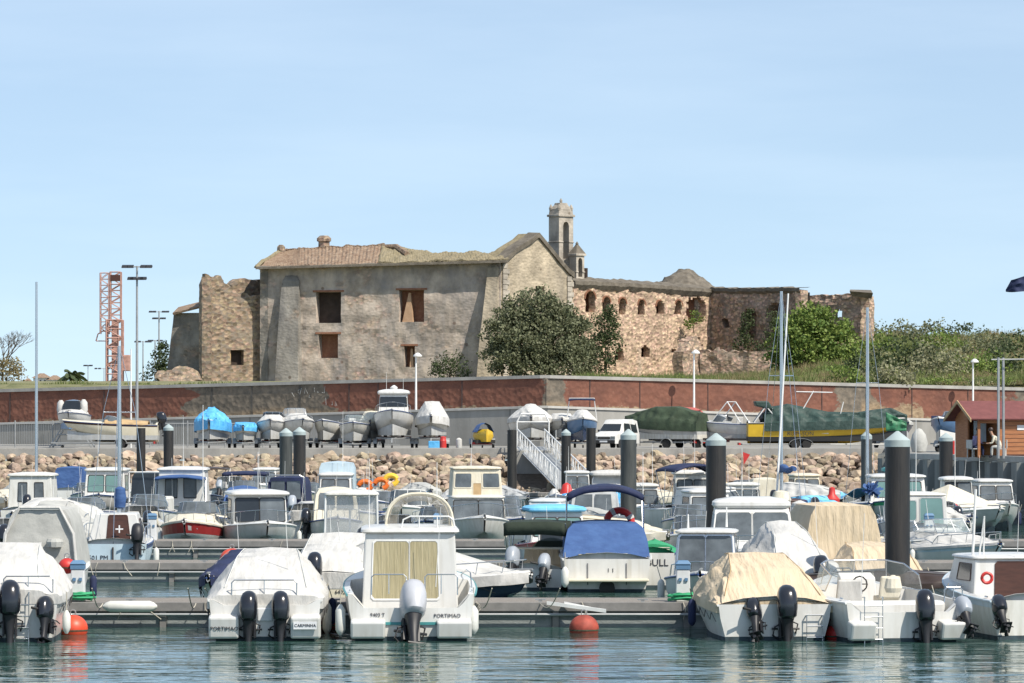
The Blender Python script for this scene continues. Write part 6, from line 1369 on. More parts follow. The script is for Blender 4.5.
def dry(label, px, d, B, L, face='bow', t=0, lift=.55, tl=None, tr=True, axles=1, **k):
    b = Boat(k.pop('name','stored_boat'), label, px, d, L, B, face, t=t, z=QZ+lift+.30, near=False, boot=k.pop('boot','gelcoat_grey'), **k)
    if tr: trailer(px, d, L, B, face, t, tl or 'trailer under the '+label[:60], h=lift, axles=axles)
    return b
def stand(px, d, w, h, label, n=2):
    root = empty('boat_stand',(PX(px,d),d+1.5,QZ),0,label,'stand'); mb = MB()
    for y in (0,2):
        for s in (-1,1): mb.tube([(s*w*.7,y,0),(s*w*.35,y,h)],.05,5)
        mb.tube([(-w*.7,y,.15),(w*.7,y,.15)],.05,5).tube([(-w*.45,y,h*.75),(w*.45,y,h*.75)],.05,5)
    mb.tube([(-w*.7,0,.15),(-w*.7,2,.15)],.04,5).tube([(w*.7,0,.15),(w*.7,2,.15)],.04,5); mb.build('frame','galvanised',root)
b = dry('white and blue boat with dark windscreen standing high on a cradle', 68, 262, 2.0, 5.5, 'bow', fb=.7, rise=.2, lift=1.15, tr=False, hull='gelcoat', boot='gelcoat_blue')
b.enclosure(-1.8,.9,1.2,.75,1.65,'glass_dark',tp=.85); b.cover([(0,.3,.8),(.5,.35,.7),(.9,.1,.5)],'canvas_white',s0=.45,s1=.95,hem=0); b.prt(MB().lathe([(.2,0),(.28,.3),(.25,.8),(.1,1.0)],10,-.75,.2,.75).lathe([(.2,0),(.28,.3),(.25,.75),(.1,.95)],10,.75,.2,.75),'side_fenders','canvas_white',True)
stand(68,262,2.0,1.15,'metal cradle under the high white and blue boat')
b = dry('long tan and brown runabout seen side on, left on a trailer', 73, 257, 1.9, 6.2, 'stern', t=-90, fb=.75, rise=.3, tl='trailer under the long tan runabout at left', hull='gelcoat_cream', stripe='wood_dark', deck='gelcoat_cream', lift=.45)
b.root.location.x = PX(109,257); b.root.location.y = 258
for o in C.objects:
    if o.name.startswith('boat_trailer') and o.get('label','') == 'trailer under the long tan runabout at left': o.location.x = PX(109,257); o.location.y = 258
b.outboard(0,1.0,10,'motor_black',z=.85); b.windshield(.4,1.5,.35,z=1.0,m='glass_grey'); b.cover([(0,.2,.5),(.5,.35,.5),(1,.05,.1)],'wood_tan',s0=.1,s1=.55,hem=0)
b = dry('boat wrapped in a bright blue tarp with a pointed top', 209, 257, 2.3, 5.2, 'bow', fb=.75, rise=.25, lift=.5); b.cover([(0,.4,.5),(.5,1.05,.15),(.8,.5,.3),(1,.1,.2)],'tarp_blue',hem=.55,fold=.12,seed=5)
b = dry('low small boat under a flat blue tarp between two taller boats', 243, 257, 1.45, 3.8, 'bow', fb=.5, rise=.1, lift=.45, hull='gelcoat_old'); b.cover([(0,.3,.8),(.5,.4,.8),(1,.15,.6)],'tarp_blue',hem=.2,fold=.05,seed=6)
b = dry('white runabout with dark windshield line right of the flat blue tarp', 270, 258, 2.0, 5.4, 'bow', fb=.7, rise=.35, lift=.5, full=2.8); b.cover([(0,.5,.5),(.5,.6,.45),(.7,.25,.5),(1,.05,.2)],'canvas_white',hem=.02,seed=7); b.windshield(.2,1.4,.35,z=1.2,m='glass_dark')
b = dry('white cuddy boat behind the pair of grey piles', 303, 258, 2.2, 5.6, 'bow', t=-12, fb=.75, rise=.35, lift=.5, full=2.8); b.cover([(0,.3,.5),(.5,.6,.4),(.8,.25,.5),(1,.05,.2)],'canvas_white',hem=.02,seed=8); b.windshield(.0,1.6,.5,z=1.3,m='vinyl_clear'); b.rail(.5,.97,.3)
b = dry('second white cuddy boat just right of the pair of grey piles', 322, 259, 1.7, 5.0, 'bow', t=6, fb=.8, rise=.3, lift=.45, hull='gelcoat_old')
b = dry('white open runabout with small rails left of the tall pilothouse boat', 353, 257, 2.0, 5.0, 'bow', fb=.75, rise=.25, lift=.4, hull='gelcoat_old'); b.rail(.4,.97,.3); b.windshield(.2,1.4,.35,z=1.1); b.seat(.2,-.5,.4,'canvas_white')
b = dry('boat under a pale beige cover partly behind the pilothouse boat', 370, 260, 1.6, 5.0, 'bow', fb=.7, rise=.2, lift=.55); b.cover([(0,.4,.6),(.5,.8,.5),(1,.1,.3)],'canvas_cream',hem=.1,seed=9)
b = dry('tall white pilothouse boat on a trailer against the red wall', 392, 256, 2.55, 6.8, 'bow', fb=1.0, rise=.45, lift=.75, axles=2, full=2.8, stripe=None, rub='stripe_navy')
b.house(-1.9,.6,1.95,1.1,1.35,'gelcoat','glass_dark',rf=.35,wins=[('front',.04,.96,.40,.85,'glass_dark'),('left',.1,.9,.4,.85),('right',.1,.9,.4,.85)],over=.16,rth=.25); b.rail(.55,.97,.5); b.antenna(-.6,-1,2.6,.9); b.antenna(.5,-1.2,2.6,1.3); b.prt(MB().lathe([(.2,0),(.25,.15),(.05,.3)],10,0,-.8,2.75),'radar_dome','gelcoat',True)
b = dry('boat wrapped in a smooth grey white cover right of the lamp post', 431, 256, 2.15, 5.8, 'bow', fb=.75, rise=.3, lift=.75, full=2.8, hull='gelcoat_old'); b.cover([(0,.5,.5),(.45,1.15,.42),(.75,.75,.35),(1,.1,.25)],'canvas_white',hem=.45,fold=.03,seed=11)
root = empty('jet_ski',(PX(482,254),254.6,QZ+.45),R(8),'yellow and black jet ski under a small blue cover','jet ski'); hb_ = [(-.25,.5),(.2,.62),(1.0,.6),(1.7,.5),(2.4,.05)]
MB().loft([[(-w,y,.35),(-w*.9,y,.62),(-w*.3,y,.8),(w*.3,y,.8),(w*.9,y,.62),(w,y,.35),(w*.7,y,0),(-w*.7,y,0)] for y,w in hb_],True,True).xf(Matrix.Rotation(R(180),4,'Z')).build('hull','gelcoat_yellow',root,smooth=True)
MB().loft([[(-w*1.1,y,.6),(-w*.6,y,1.05),(0,y,1.2),(w*.6,y,1.05),(w*1.1,y,.6)] for y,w in hb_[:4]],False).xf(Matrix.Rotation(R(180),4,'Z')).build('cover','canvas_blue',root,smooth=True); MB().box(-.6,.6,-1.8,.2,-.12,.12).build('skid','rubber',root)
trailer(482,253.4,2.8,1.5,'stern',0,'low trailer under the yellow jet ski',h=.42)
o = MB().lathe([(.22,0),(.22,.5),(.2,.52),(.18,.75),(.05,.8)],12).build('gas_bottle','red',None,smooth=True); o.location = (PX(443,253),253,QZ); tag(o,'red bottle shaped drum on the quay right of the wrapped boat','drum')
o = MB().box(-.35,.35,-.3,.3,0,.5).build('crate','tarp_blue',None,bevel=.04); o.location = (PX(434,252.6),252.6,QZ); tag(o,'blue plastic crate on the quay beside the red drum','crate')
o = MB().lathe([(.16,0),(.2,.1),(.19,.6),(.05,.7)],10).build('canister','canvas_white',None,smooth=True); o.location = (PX(459,253),253,QZ); tag(o,'small white canister on the quay left of the jet ski','canister')
b = dry('boat under a peaked white cover seen through the gangway portal', 531, 259, 3.0, 6.0, 'bow', fb=.9, rise=.25, lift=.6, tr=True); b.cover([(0,.5,.5),(.5,1.0,.2),(.8,.6,.3),(1,.1,.25)],'canvas_white',hem=.25,fold=.05,seed=13)
b = dry('low white covered boat right of the gangway portal', 562, 260, 1.9, 5.6, 'bow', fb=.8, rise=.2, lift=.6); b.cover([(0,.4,.6),(.5,.5,.6),(1,.1,.3)],'canvas_white',hem=.1,seed=14)
b = dry('blue hulled boat with white cover and roll bar left of the van', 583, 256.5, 1.95, 5.6, 'bow', fb=.9, rise=.3, lift=.45, hull='gelcoat_blue', rub='gelcoat', boot='gelcoat_navy'); b.cover([(0,.3,.5),(.5,.75,.3),(.8,.4,.3),(1,.05,.2)],'canvas_white',hem=.02,seed=15); b.bimini(-1.8,-1.2,1.75,2.5,'canvas_navy',arch=.04,val=.08,legs=False); b.prt(MB().tube([(-1.0,-1.6,.9),(-.8,-1.4,2.5),(.8,-1.4,2.5),(1.0,-1.6,.9)],.04,6),'roll_bar','gelcoat')
b = dry('long boat under a dark green cover right of the white van', 640, 256, 2.1, 5.6, 'stern', t=-62, fb=.75, rise=.3, lift=.5, hull='gelcoat_grey', boot='gelcoat_old'); b.cover([(0,.7,.6),(.3,1.1,.5),(.6,1.0,.5),(1,.2,.3)],'canvas_green',hem=.45,fold=.06,seed=16)
b.root.location.x = PX(664,258); b.root.location.y = 258.5
for o in C.objects:
    if o.name.startswith('boat_trailer') and 'dark green cover' in o.get('label',''): o.location.x = PX(664,258); o.location.y = 258.5
M_['canvas_green2'] = mat('canvas_green2', (.035,.055,.03), .85, var=.3, bump=.03, bs=4); b.root.children[0].name
for ch in b.root.children:
    if ch.name.startswith('canvas_cover'): ch.data.materials[0] = M_['canvas_green2']
b = dry('boat with a flat salmon red cover behind the green covered boat', 700, 262, 2.2, 5.5, 'bow', t=-20, fb=.8, rise=.2, lift=1.0); b.cover([(0,.4,.8),(.5,.5,.7),(1,.15,.5)],'ink_red',hem=.2,fold=.03,seed=17)
for ch in b.root.children:
    if ch.name.startswith('canvas_cover'): ch.data.materials[0] = mat('canvas_salmon', (.42,.10,.08), .8, bump=.02)
b = dry('white open sports boat with a tall tube arch, side on', 727, 257, 2.0, 4.6, 'stern', t=-66, fb=.7, rise=.25, lift=.55, full=2.4, deck='gelcoat_grey'); b.root.location.x = PX(727,258)
b.prt(MB().tube([(-.8,-1.3,.7),(-.75,-.3,2.15),(.75,-.3,2.15),(.8,-1.3,.7)],.04,6).tube([(-.8,.9,.7),(-.75,-.3,2.15)],.035,6).tube([(.8,.9,.7),(.75,-.3,2.15)],.035,6),'tube_arch','white_metal'); b.windshield(.8,1.5,.4,z=.9,m='glass_grey'); b.console(.3,w=.8,z=.3,m='gelcoat_grey'); b.outboard(0,.9,15,'motor_black',z=.8); b.seat(0,-.6,.3,'canvas_white',1)
# long yellow boat with dark tarps
b = dry('long yellow boat under dark green tarps with a folded tower', 752, 254, 2.4, 10.2, 'stern', t=-90, fb=.95, rise=.3, lift=.38, axles=2, hull='gelcoat_yellow', rub='stripe_black', stripe=None, boot='stripe_black', tl='long twin axle trailer under the yellow boat')
b.root.rotation_euler.z = -math.pi/2; b.root.location.x = PX(829,254); b.root.location.y = 255.4
for o in C.objects:
    if o.name.startswith('boat_trailer') and 'yellow boat' in o.get('label',''): o.location.x = PX(815,254); o.location.y = 255.4; o.rotation_euler.z = -math.pi/2
b.cover([(0,.35,.6),(.08,.4,.6),(.14,1.0,.4),(.26,1.15,.3),(.36,.95,.3),(.5,.62,.3),(.68,.5,.35),(.8,.65,.4),(.9,.7,.35),(1,.2,.2)],'tarp_darkgreen',s0=.10,hem=.52,fold=.14,seed=19)
b.text('RUIM-SON', .36, 0, .27, 'ink', y=-1.8, side=1)
tx = [c for c in b.root.children if c.name.startswith('lettering')][0]; tx.location = (1.20, 0, 0)
b.prt(MB().hexa([(-.9,-4.6,2.05),(.9,-4.6,2.05),(.7,-3.4,1.75),(-.7,-3.4,1.75)],[(-.95,-4.7,2.35),(.95,-4.7,2.35),(.8,-3.8,2.35),(-.8,-3.8,2.35)]),'folded_top','tarp_darkgreen',bevel=.08); b.prt(MB().tube([(-.8,-3.0,.9),(-.7,-4.1,2.2)],.035,5).tube([(.8,-3.0,.9),(.7,-4.1,2.2)],.035,5).tube([(-.8,-4.7,1),(-.7,-3.9,2.1)],.035,5).tube([(.8,-4.7,1),(.7,-3.9,2.1)],.035,5),'tower_tubes','white_metal')
b.prt(MB().tube([(.4,-1.6,1.8),(.4,-.9,3.0)],.035,5).tube([(.4,-2.0,2.95),(.4,.3,2.9)],.035,5).tube([(.4,.8,1.5),(.4,1.0,2.3)],.03,5),'light_bar','white_metal')
o = MB().grid(lambda u,v:(lerp(-.7,.6,u), nse(u*3,v*3)*.2, lerp(0,1.2,v)*(1-.55*u)),10,8).build('tarp_flap',mat('tarp_green',(.03,.16,.075),.6,var=.4,vs=4),None,True,thick=.02); o.location = P(897,431,252.8); tag(o,'bright green tarp corner hanging at the end of the dark tarp','tarp')
b = dry('dark hulled low boat under a grey cover behind the green tarp corner', 908, 258, 2.2, 5.0, 'bow', t=-15, fb=.7, rise=.2, lift=.5, hull='gelcoat_navy'); b.cover([(0,.3,.6),(.5,.6,.5),(1,.1,.3)],'canvas_grey',hem=.15,seed=23)
b = dry('blue hulled boat with white rub line left of the wooden kiosk', 938, 226, 2.3, 5.0, 'bow', t=25, fb=.8, rise=.3, lift=.55, hull='gelcoat_blue', rub='gelcoat', boot='gelcoat'); b.windshield(.2,1.4,.35,z=1.1,m='glass_grey')
o = MB().box(-.5,.5,-.04,.04,-.3,.3).build('blue_sign','canvas_navy',None,bevel=.02); o.location = P(940,421,228); tag(o,'plain dark blue panel above the blue hulled boat','panel'); MB().tube([(0,0,-.3),(0,0,-1.75)],.03,5).build('post','galvanised',o)
o = MB().lathe([(.05,0),(.4,.05),(.5,.5),(.38,1.0),(.15,1.3),(.02,1.35)],12).build('covered_motor','canvas_grey',None,smooth=True); o.location = (PX(919,224),224,QZ); tag(o,'grey wrapped outboard engine standing beside the blue hulled boat','engine')
o = MB().box(-.32,.32,-.25,.25,0,.72).build('red_cabinet','red',None,bevel=.03); o.location = (PX(958.5,206),206,QZ); tag(o,'red steel cabinet beside the wooden kiosk','cabinet')

# van
def car(px, d, rz, label):
    root = empty('white_van',(PX(px,d),d,QZ),rz,label,'van')
    prof = [(-2.0,.35,.8),(-2.0,.9,.82),(-1.95,1.75,.72),(-1.6,1.86,.70),(.2,1.86,.70),(.95,1.12,.80),(1.75,.98,.78),(2.0,.8,.76),(2.02,.4,.78)]
    bt = [(p[0],.32,p[2]) for p in prof]
    # body sections along y (front = +y): build as loft of cross rings
    sec = [(-2.0,.95,.72,.80),(-1.9,1.80,.66,.82),(-1.4,1.88,.66,.83),(.15,1.86,.66,.83),(.5,1.58,.68,.83),(1.0,1.10,.76,.82),(1.75,.98,.74,.80),(2.0,.80,.72,.76)]
    rings = [[(-wb,y,.33),(-wb,y,min(h*.95,.98)),(-wt,y,h-.04),(-wt*.85,y,h),(wt*.85,y,h),(wt,y,h-.04),(wb,y,min(h*.95,.98)),(wb,y,.33)] for y,h,wt,wb in sec]
    body = MB().loft(rings,True,True).build('body','gelcoat',root,smooth=True)
    MB().poly([(-.60,.52,1.56),(.60,.52,1.56),(.70,.97,1.14),(-.70,.97,1.14)]).xf(Matrix.Translation((0,.03,.02))).build('windscreen','glass_dark',root)
    for s in (-1,1):
        for y0,y1 in ((-.55,.35),(-1.6,-.65)):
            MB().poly([(s*.84,y0,1.02),(s*.84,y1+.25*(y1>0),1.02),(s*.70,y1,1.62),(s*.70,y0,1.62)]).build('side_window','glass_dark',root)
        MB().box(s*.62-.14,s*.62+.14,1.98,2.03,.62,.80).build('headlight','glass_grey',root); wheel(root,s*.74,1.25,.31); wheel(root,s*.74,-1.25,.31)
        MB().box(s*.93-.07,s*.93+.07,.55,.65,1.08,1.22).build('wing_mirror','rubber',root,bevel=.02)
    MB().box(-.76,.76,1.95,2.07,.33,.56).build('bumper','rubber',root,bevel=.04); MB().box(-.42,.42,2.0,2.035,.62,.76).build('grille','rubber',root); MB().box(-.26,.26,2.07,2.08,.42,.52).build('number_plate','plate_white',root)
car(616,254.5,R(180-24),'white van parked facing the water between covered boats')

# gangway
root = empty('gangway',(0,0,0),0,'white aluminium gangway with lattice railings sloping to the far pontoon','gangway')
g0 = Vector((PX(531,248.5),248.5,3.1)); g1 = Vector((PX(572,235.3),235.3,.75)); dr = (g1-g0).normalized(); sd = Vector((dr.y,-dr.x,0)).normalized()*.85
MB().hexa([g0-sd,g0+sd,g0+sd+Vector((0,0,.08)),g0-sd+Vector((0,0,.08))],[g1-sd,g1+sd,g1+sd+Vector((0,0,.08)),g1-sd+Vector((0,0,.08))]).build('walkway','galvanised',root)
LG = (g1-g0).length
for s in (-1,1):
    mb = MB(); up = Vector((0,0,1.15)); a = g0+sd*s; b_ = g1+sd*s; mb.tube([a,b_],.045,5).tube([a+up,b_+up],.045,5).tube([a+up*.5,b_+up*.5],.025,4); n = 16
    for k in range(n+1):
        p = a.lerp(b_,k/n); mb.tube([p,p+up],.025,4)
        if k < n: q = a.lerp(b_,(k+1)/n); mb.tube([p+up if k%2 else p, q if k%2 else q+up],.022,4)
    mb.build('side_railing','white_metal',root)
pz = lambda px,py,d=248.6: P(px,py,d)
mb = MB()
for px in (517,549):
    for d in (248.6,251): mb.tube([(PX(px,d),d,3),(PX(px,d),d,4.7)],.05,5)
for d in (248.6,251): mb.tube([(PX(517,d),d,4.7),(PX(521,d),d,5.2),(PX(545,d),d,5.2),(PX(549,d),d,4.7)],.05,5).tube([(PX(517,d),d,4.7),(PX(549,d),d,4.7)],.04,5)
for px in (517,549): mb.tube([(PX(px,248.6),248.6,4.7),(PX(px,251),251,4.7)],.04,5)
mb.build('portal_frame','white_metal',root)
# railings along the quay edge near the portal
root = empty('edge_railing',(0,0,0),0,'white tube railing on the quay edge left of the gangway','railing'); mb = MB()
for px in range(508,517,4): mb.tube([(PX(px,249.3),249.3,3),(PX(px,249.3),249.3,4)],.03,5)
mb.tube([(PX(507,249.3),249.3,4),(PX(517,249.3),249.3,4)],.03,5).build('rails','white_metal',root)

# lamp posts
def lamp1(px, pyt, pyb, label):
    d = wpath(px)+2.4; z0 = PZ(pyb,d); z1 = PZ(pyt,d); root = empty('lamp_post',(PX(px,d),d,z0-.3),0,label,'lamp post','white lamp posts on the wall ledge'); h = z1-z0+.3
    MB().tube([(0,0,0),(0,0,h-.25)],.085,8,.06).build('post','white_metal',root,smooth=True)
    MB().lathe([(.09,0),(.32,.05),(.30,.14),(.12,.30),(.02,.33)],12,.12,-.1,h-.3).build('lamp_head','gelcoat',root,smooth=True)
lamp1(416,353,411,'white lamp post in front of the main convent wall')
lamp1(694,350,411,'white lamp post below the arcaded wall')
lamp1(973,359,418,'white lamp post behind the wooden kiosk')
def flood(px, d, z0, pyt, tiers, label, r=.11, w=1.0):
    h = PZ(pyt,d)-z0; root = empty('floodlight_mast',(PX(px,d),d,z0),0,label,'floodlight mast'); MB().tube([(0,0,0),(0,0,h)],r,8,r*.6).build('pole','galvanised',root)
    for dz, hw in tiers:
        mb = MB(); mb.tube([(-hw,0,h-dz),(hw,0,h-dz)],.04,5).build('cross_arm','galvanised',root)
        for s in (-1,1):
            for q in (.55,1.0): MB().hexa([(s*hw*q-.22,-.3,h-dz-.1),(s*hw*q+.22,-.3,h-dz-.1),(s*hw*q+.22,.3,h-dz),(s*hw*q-.22,.3,h-dz)],[(s*hw*q-.2,-.25,h-dz+.06),(s*hw*q+.2,-.25,h-dz+.06),(s*hw*q+.2,.3,h-dz+.14),(s*hw*q-.2,.3,h-dz+.14)]).build('lamp_head','motor_lower',root)
flood(137,268,QZ,266,[(.05,.8),(.85,.42)],'tallest grey floodlight mast with two tiers of lamps at left')
flood(159,480,7,311,[(.1,1.0),(.9,.6)],'floodlight mast just left of the ruin low tower',r=.13)
flood(143,520,7,341,[(.1,.9)],'short distant floodlight mast right of the tallest one',r=.12)
flood(155,560,7,340,[(.1,.8)],'farther floodlight mast beside the dark tree',r=.12)
flood(88,620,7,365,[(.1,.5)],'thin distant street light right of the palm',r=.09)
flood(104,640,7,368,[(.1,1.3)],'double armed distant street light at the crane foot',r=.09)
o = MB().tube([(0,0,0),(0,0,6.5)],.06,6,.04).build('flag_pole','white_metal'); o.location = (PX(131,262),262,QZ); tag(o,'thin white pole just left of the tallest floodlight mast','pole')
# goalpost like pair of poles on the right quay
root = empty('pole_frame',(PX(1001,186),186,QZ),0,'pair of close grey poles with crossbar in front of the kiosk','pole frame')
MB().tube([(-.12,0,0),(-.12,0,4.7)],.06,6).tube([(.16,.3,0),(.14,.3,4.7)],.06,6).tube([(-.45,0,4.6),(1.6,.0,4.62)],.035,5).build('poles','galvanised',root)

# tower crane far left
root = empty('tower_crane',(PX(115,600),600,6.5),0,'red brown lattice crane tower with a folded jib','crane'); mpx = 600/F
def lat(x0,x1,z0,z1,name,m,n,r=.09,dp=1.6):
    mb = MB()
    for x in (x0,x1):
        for y in (-dp/2,dp/2): mb.tube([(x,y,z0),(x,y,z1)],r,4)
    for k in range(n):
        za, zb_ = lerp(z0,z1,k/n), lerp(z0,z1,(k+1)/n)
        for y in (-dp/2,dp/2):
            mb.tube([(x0,y,za),(x1,y,zb_)] if k%2 else [(x1,y,za),(x0,y,zb_)],r*.7,4).tube([(x0,y,zb_),(x1,y,zb_)],r*.7,4)
        mb.tube([(x0,-dp/2,za),(x0,dp/2,zb_)],r*.6,4)
    return mb.build(name,m,root)
mat('crane_paint',(.40,.23,.19),.7,var=.3); cz = lambda py: PZ(py,600)-6.5; cx = lambda px: (px-115)*mpx
lat(cx(110.5),cx(121),cz(321),cz(272),'mast_lattice','crane_paint',8); lat(cx(100.5),cx(109),cz(334),cz(273),'folded_jib','crane_paint',10,.07)
MB().box(cx(112),cx(118.5),-.6,.6,0,cz(320)).build('tower_casing','crane_paint',root); MB().box(cx(111),cx(121),-.9,.9,cz(281),cz(275)).build('winch_box','wood_dark',root)
MB().box(cx(123),cx(131),-.9,.9,cz(371),cz(355)).build('operator_cab','crane_paint',root,bevel=.1)
lat(cx(107),cx(122.5),0,cz(320),'outer_lattice','crane_paint',10,.12,2.4)
mb = MB(); mb.tube([P(96,341,600)-Vector((PX(115,600),600,6.5)),P(98,334,600)-Vector((PX(115,600),600,6.5)),P(103,331,600)-Vector((PX(115,600),600,6.5)),P(109,332,600)-Vector((PX(115,600),600,6.5))],.1,5); mb.tube([P(96,341,600)-Vector((PX(115,600),600,6.5)),P(109,341,600)-Vector((PX(115,600),600,6.5))],.08,5); mb.build('jib_hook','crane_paint',root)
# far white houses
for px,w,pt_,lb in ((42,14,377,'low white house far away at left with hipped roof'),(55,12,379,'wider white house beside the hipped one, far left'),(28,6,382,'smallest far white house by the rusty bush')):
    d = 1100; x = PX(px,d); ww = w*d/F/2; z1 = PZ(pt_+1,d); root = empty('far_house',(x,d,6.2),0,lb,'house','white houses beyond the wall at left'); h = z1-6.2
    MB().box(-ww,ww,-4,4,0,h).build('wall','gelcoat',root); MB().hexa([(-ww-.5,-4.5,h),(ww+.5,-4.5,h),(ww+.5,4.5,h),(-ww-.5,4.5,h)],[(-ww*.3,-.3,h+1.3),(ww*.3,-.3,h+1.3),(ww*.3,.3,h+1.3),(-ww*.3,.3,h+1.3)]).build('roof','roof_tile',root)
    for k in range(3): MB().box(-ww*.7+k*ww*.6,-ww*.7+k*ww*.6+.5,-4.05,-4.01,h-1.7,h-.6).build('window','glass_dark',root)

# wooden kiosk
mat('kiosk_wood',(.27,.10,.038),.7,col2=(.40,.175,.075),vs=2,stretch=(1,1,10)); mat('kiosk_roof',(.13,.04,.038),.8,col2=(.18,.06,.055),vs=3)
K0 = Vector((PX(978,190),190,QZ)); ku = Vector((4.2,.9,0)).normalized(); kv = Vector((-.9,4.2,0)).normalized(); kang = math.atan2(ku.y,ku.x)
root = empty('wooden_kiosk',tuple(K0),kang,'red roofed wooden kiosk with open porch on the right quay','kiosk'); HW = 3.4; KL = 7; EH = 1.92; RH = 2.62
w = MB(); w.box(0,.12,0,.12,0,EH).box(1.05,1.2,0,.1,0,EH); w.build('post','kiosk_wood',root)
MB().box(1.2,KL,0,.08,0,EH).build('wall','kiosk_wood',root); MB().box(1.2,1.28,.083,HW,0,EH).build('wall','kiosk_wood',root); MB().box(0,KL,HW-.08,HW,0,EH).build('wall','kiosk_wood',root)
MB().box(0,.08,HW*.45,HW-.083,0,EH).build('wall','kiosk_wood',root)
gb = MB(); gb.poly([(.02,0,EH),(.02,HW,EH),(.02,HW/2,RH)]); gb.build('gable','kiosk_wood',root,thick=.06)
for y0,z0,y1,z1 in ((-.3,EH-.13,HW/2,RH+.03),(HW+.3,EH-.13,HW/2,RH+.03)):
    MB().quad((-.45,y0,z0),(KL,y0,z0),(KL,y1,z1),(-.45,y1,z1)).build('roof','kiosk_roof',root,thick=.07)
MB().loft([[(-.49,-.34,EH-.22),(-.49,HW/2,RH-.03),(-.49,HW+.34,EH-.22)],[(-.49,-.34,EH-.06),(-.49,HW/2,RH+.13),(-.49,HW+.34,EH-.06)]],False).build('barge_board','wood_tan',root,thick=.04)
MB().box(0,1.2,-.02,.1,EH-.28,EH).build('beam','kiosk_wood',root)
for k in range(9): MB().box(1.21,KL,-.012,-.002,.12+k*.2,.135+k*.2).build('board_line','wood_dark',root)
MB().box(1.95,2.3,-.03,-.004,1.32,1.55).build('notice','plate_white',root); MB().lathe([(.02,0),(.14,.02),(.14,.06),(.02,.08)],12).xf(Matrix.Translation((2.9,-.03,1.6)) @ Matrix.Rotation(R(90),4,'X')).build('wall_lamp','gelcoat_grey',root)
MB().box(1.21,KL,-.03,-.004,0,.16).build('plinth','wood_dark',root)
MB().box(.25,.85,1.3,1.36,.75,1.75).build('poster_panel','gelcoat_lightblue',root)
# people sitting in the porch
def person(loc, rz, label, shirt, trousers, skin=(.35,.2,.13), lean=.25, hair='ink', armf=.35):
    me = bpy.data.meshes.new('person'); V = [(0,0,.50),(0,.02+lean*.2,.72),(0,.05+lean*.6,.98),(0,.06+lean*.75,1.08),(0,.1+lean*.8,1.20),(0,.12+lean*.82,1.32)]; Rr = [.15,.13,.15,.06,.085,.09]; E = [(0,1),(1,2),(2,3),(3,4),(4,5)]
    def ch(a, pts, rs):
        p = a
        for q, r_ in zip(pts, rs): V.append(q); Rr.append(r_); E.append((p,len(V)-1)); p = len(V)-1
    sh = Vector(V[2])
    for s in (-1,1):
        ch(0, [(s*.10,.05,.50),(s*.14,.25,.52),(s*.15,.45,.52),(s*.15,.47,.28),(s*.15,.46,.08),(s*.15,.60,.04)], [.11,.095,.075,.06,.045,.04])
        ch(2, [(s*.17,sh.y,sh.z+.02),(s*.24,sh.y+.05,sh.z-.13),(s*.25,sh.y+.1,sh.z-.28),(s*.16,sh.y+armf-.05,sh.z-.30),(s*.13,sh.y+armf+.04,sh.z-.30)], [.07,.055,.045,.038,.03])
    me.from_pydata(V, E, []); o = bpy.data.objects.new('person', me); C.objects.link(o); o.modifiers.new('s','SKIN')
    for i, r_ in enumerate(Rr): me.skin_vertices[0].data[i].radius = (r_, r_)
    me.skin_vertices[0].data[0].use_root = True
    q = o.modifiers.new('u','SUBSURF'); q.levels = 1; q.render_levels = 1
    bpy.context.view_layer.update(); ev = o.evaluated_get(bpy.context.evaluated_depsgraph_get()); m2 = bpy.data.meshes.new_from_object(ev); o.modifiers.clear(); o.data = m2
    m2.materials.clear()
    for mm in (mat('skin',skin,.6), M_[shirt], M_[trousers], M_['ink']): m2.materials.append(mm)
    for p in m2.polygons:
        c = p.center; p.material_index = 2 if (c.z < .60 and c.z > .12) else (3 if c.z <= .12 else (0 if c.z > 1.06 else 1))
        if c.y > sh.y+armf-.12 and .6 < c.z < 1.0: p.material_index = 0
        p.use_smooth = True
    o.location = loc; o.rotation_euler = (0,0,rz); tag(o, label, 'person')
    hy, hz = V[5][1], V[5][2]
    MB().lathe([(.02,-.06),(.10,-.05),(.115,.0),(.10,.06),(.05,.10),(.01,.11)],12,0,hy-.03,hz+.03).build('hair','brownblack',o,smooth=True)
    MB().lathe([(.01,-.025),(.02,0),(.005,.04)],6,0,hy+.085,hz-.02).build('nose',mat('skin_nose',skin,.6),o)
def chair(loc, rz, label):
    root = empty('chair',loc,rz,label,'chair','chairs in the kiosk porch'); MB().box(-.22,.22,-.2,.24,.40,.44).build('seat','canvas_white',root,bevel=.01); MB().box(-.22,.22,-.26,-.22,.44,.85).build('backrest','canvas_white',root,bevel=.01)
    for s in (-1,1):
        for y in (-.2,.2): MB().box(s*.19-.02,s*.19+.02,y-.02,y+.02,0,.4).build('leg','canvas_white',root)
pp = lambda u,v: tuple(K0+ku*u+kv*v)
chair(pp(.0,.7),kang-R(90)+R(20),'chair under the person in the lilac top'); person(pp(.0,.7),kang-R(90)+R(20),'person in a lilac top sitting at the left of the kiosk porch','lilac' if 'lilac' in M_ else 'pedestal_blue','canvas_navy')
chair(pp(1.0,-.5),kang+R(75),'chair under the person in the pale shirt'); person(pp(1.0,-.5),kang+R(75),'person in a pale shirt and light trousers leaning forward at the kiosk','canvas_cream','canvas_grey',lean=.5)
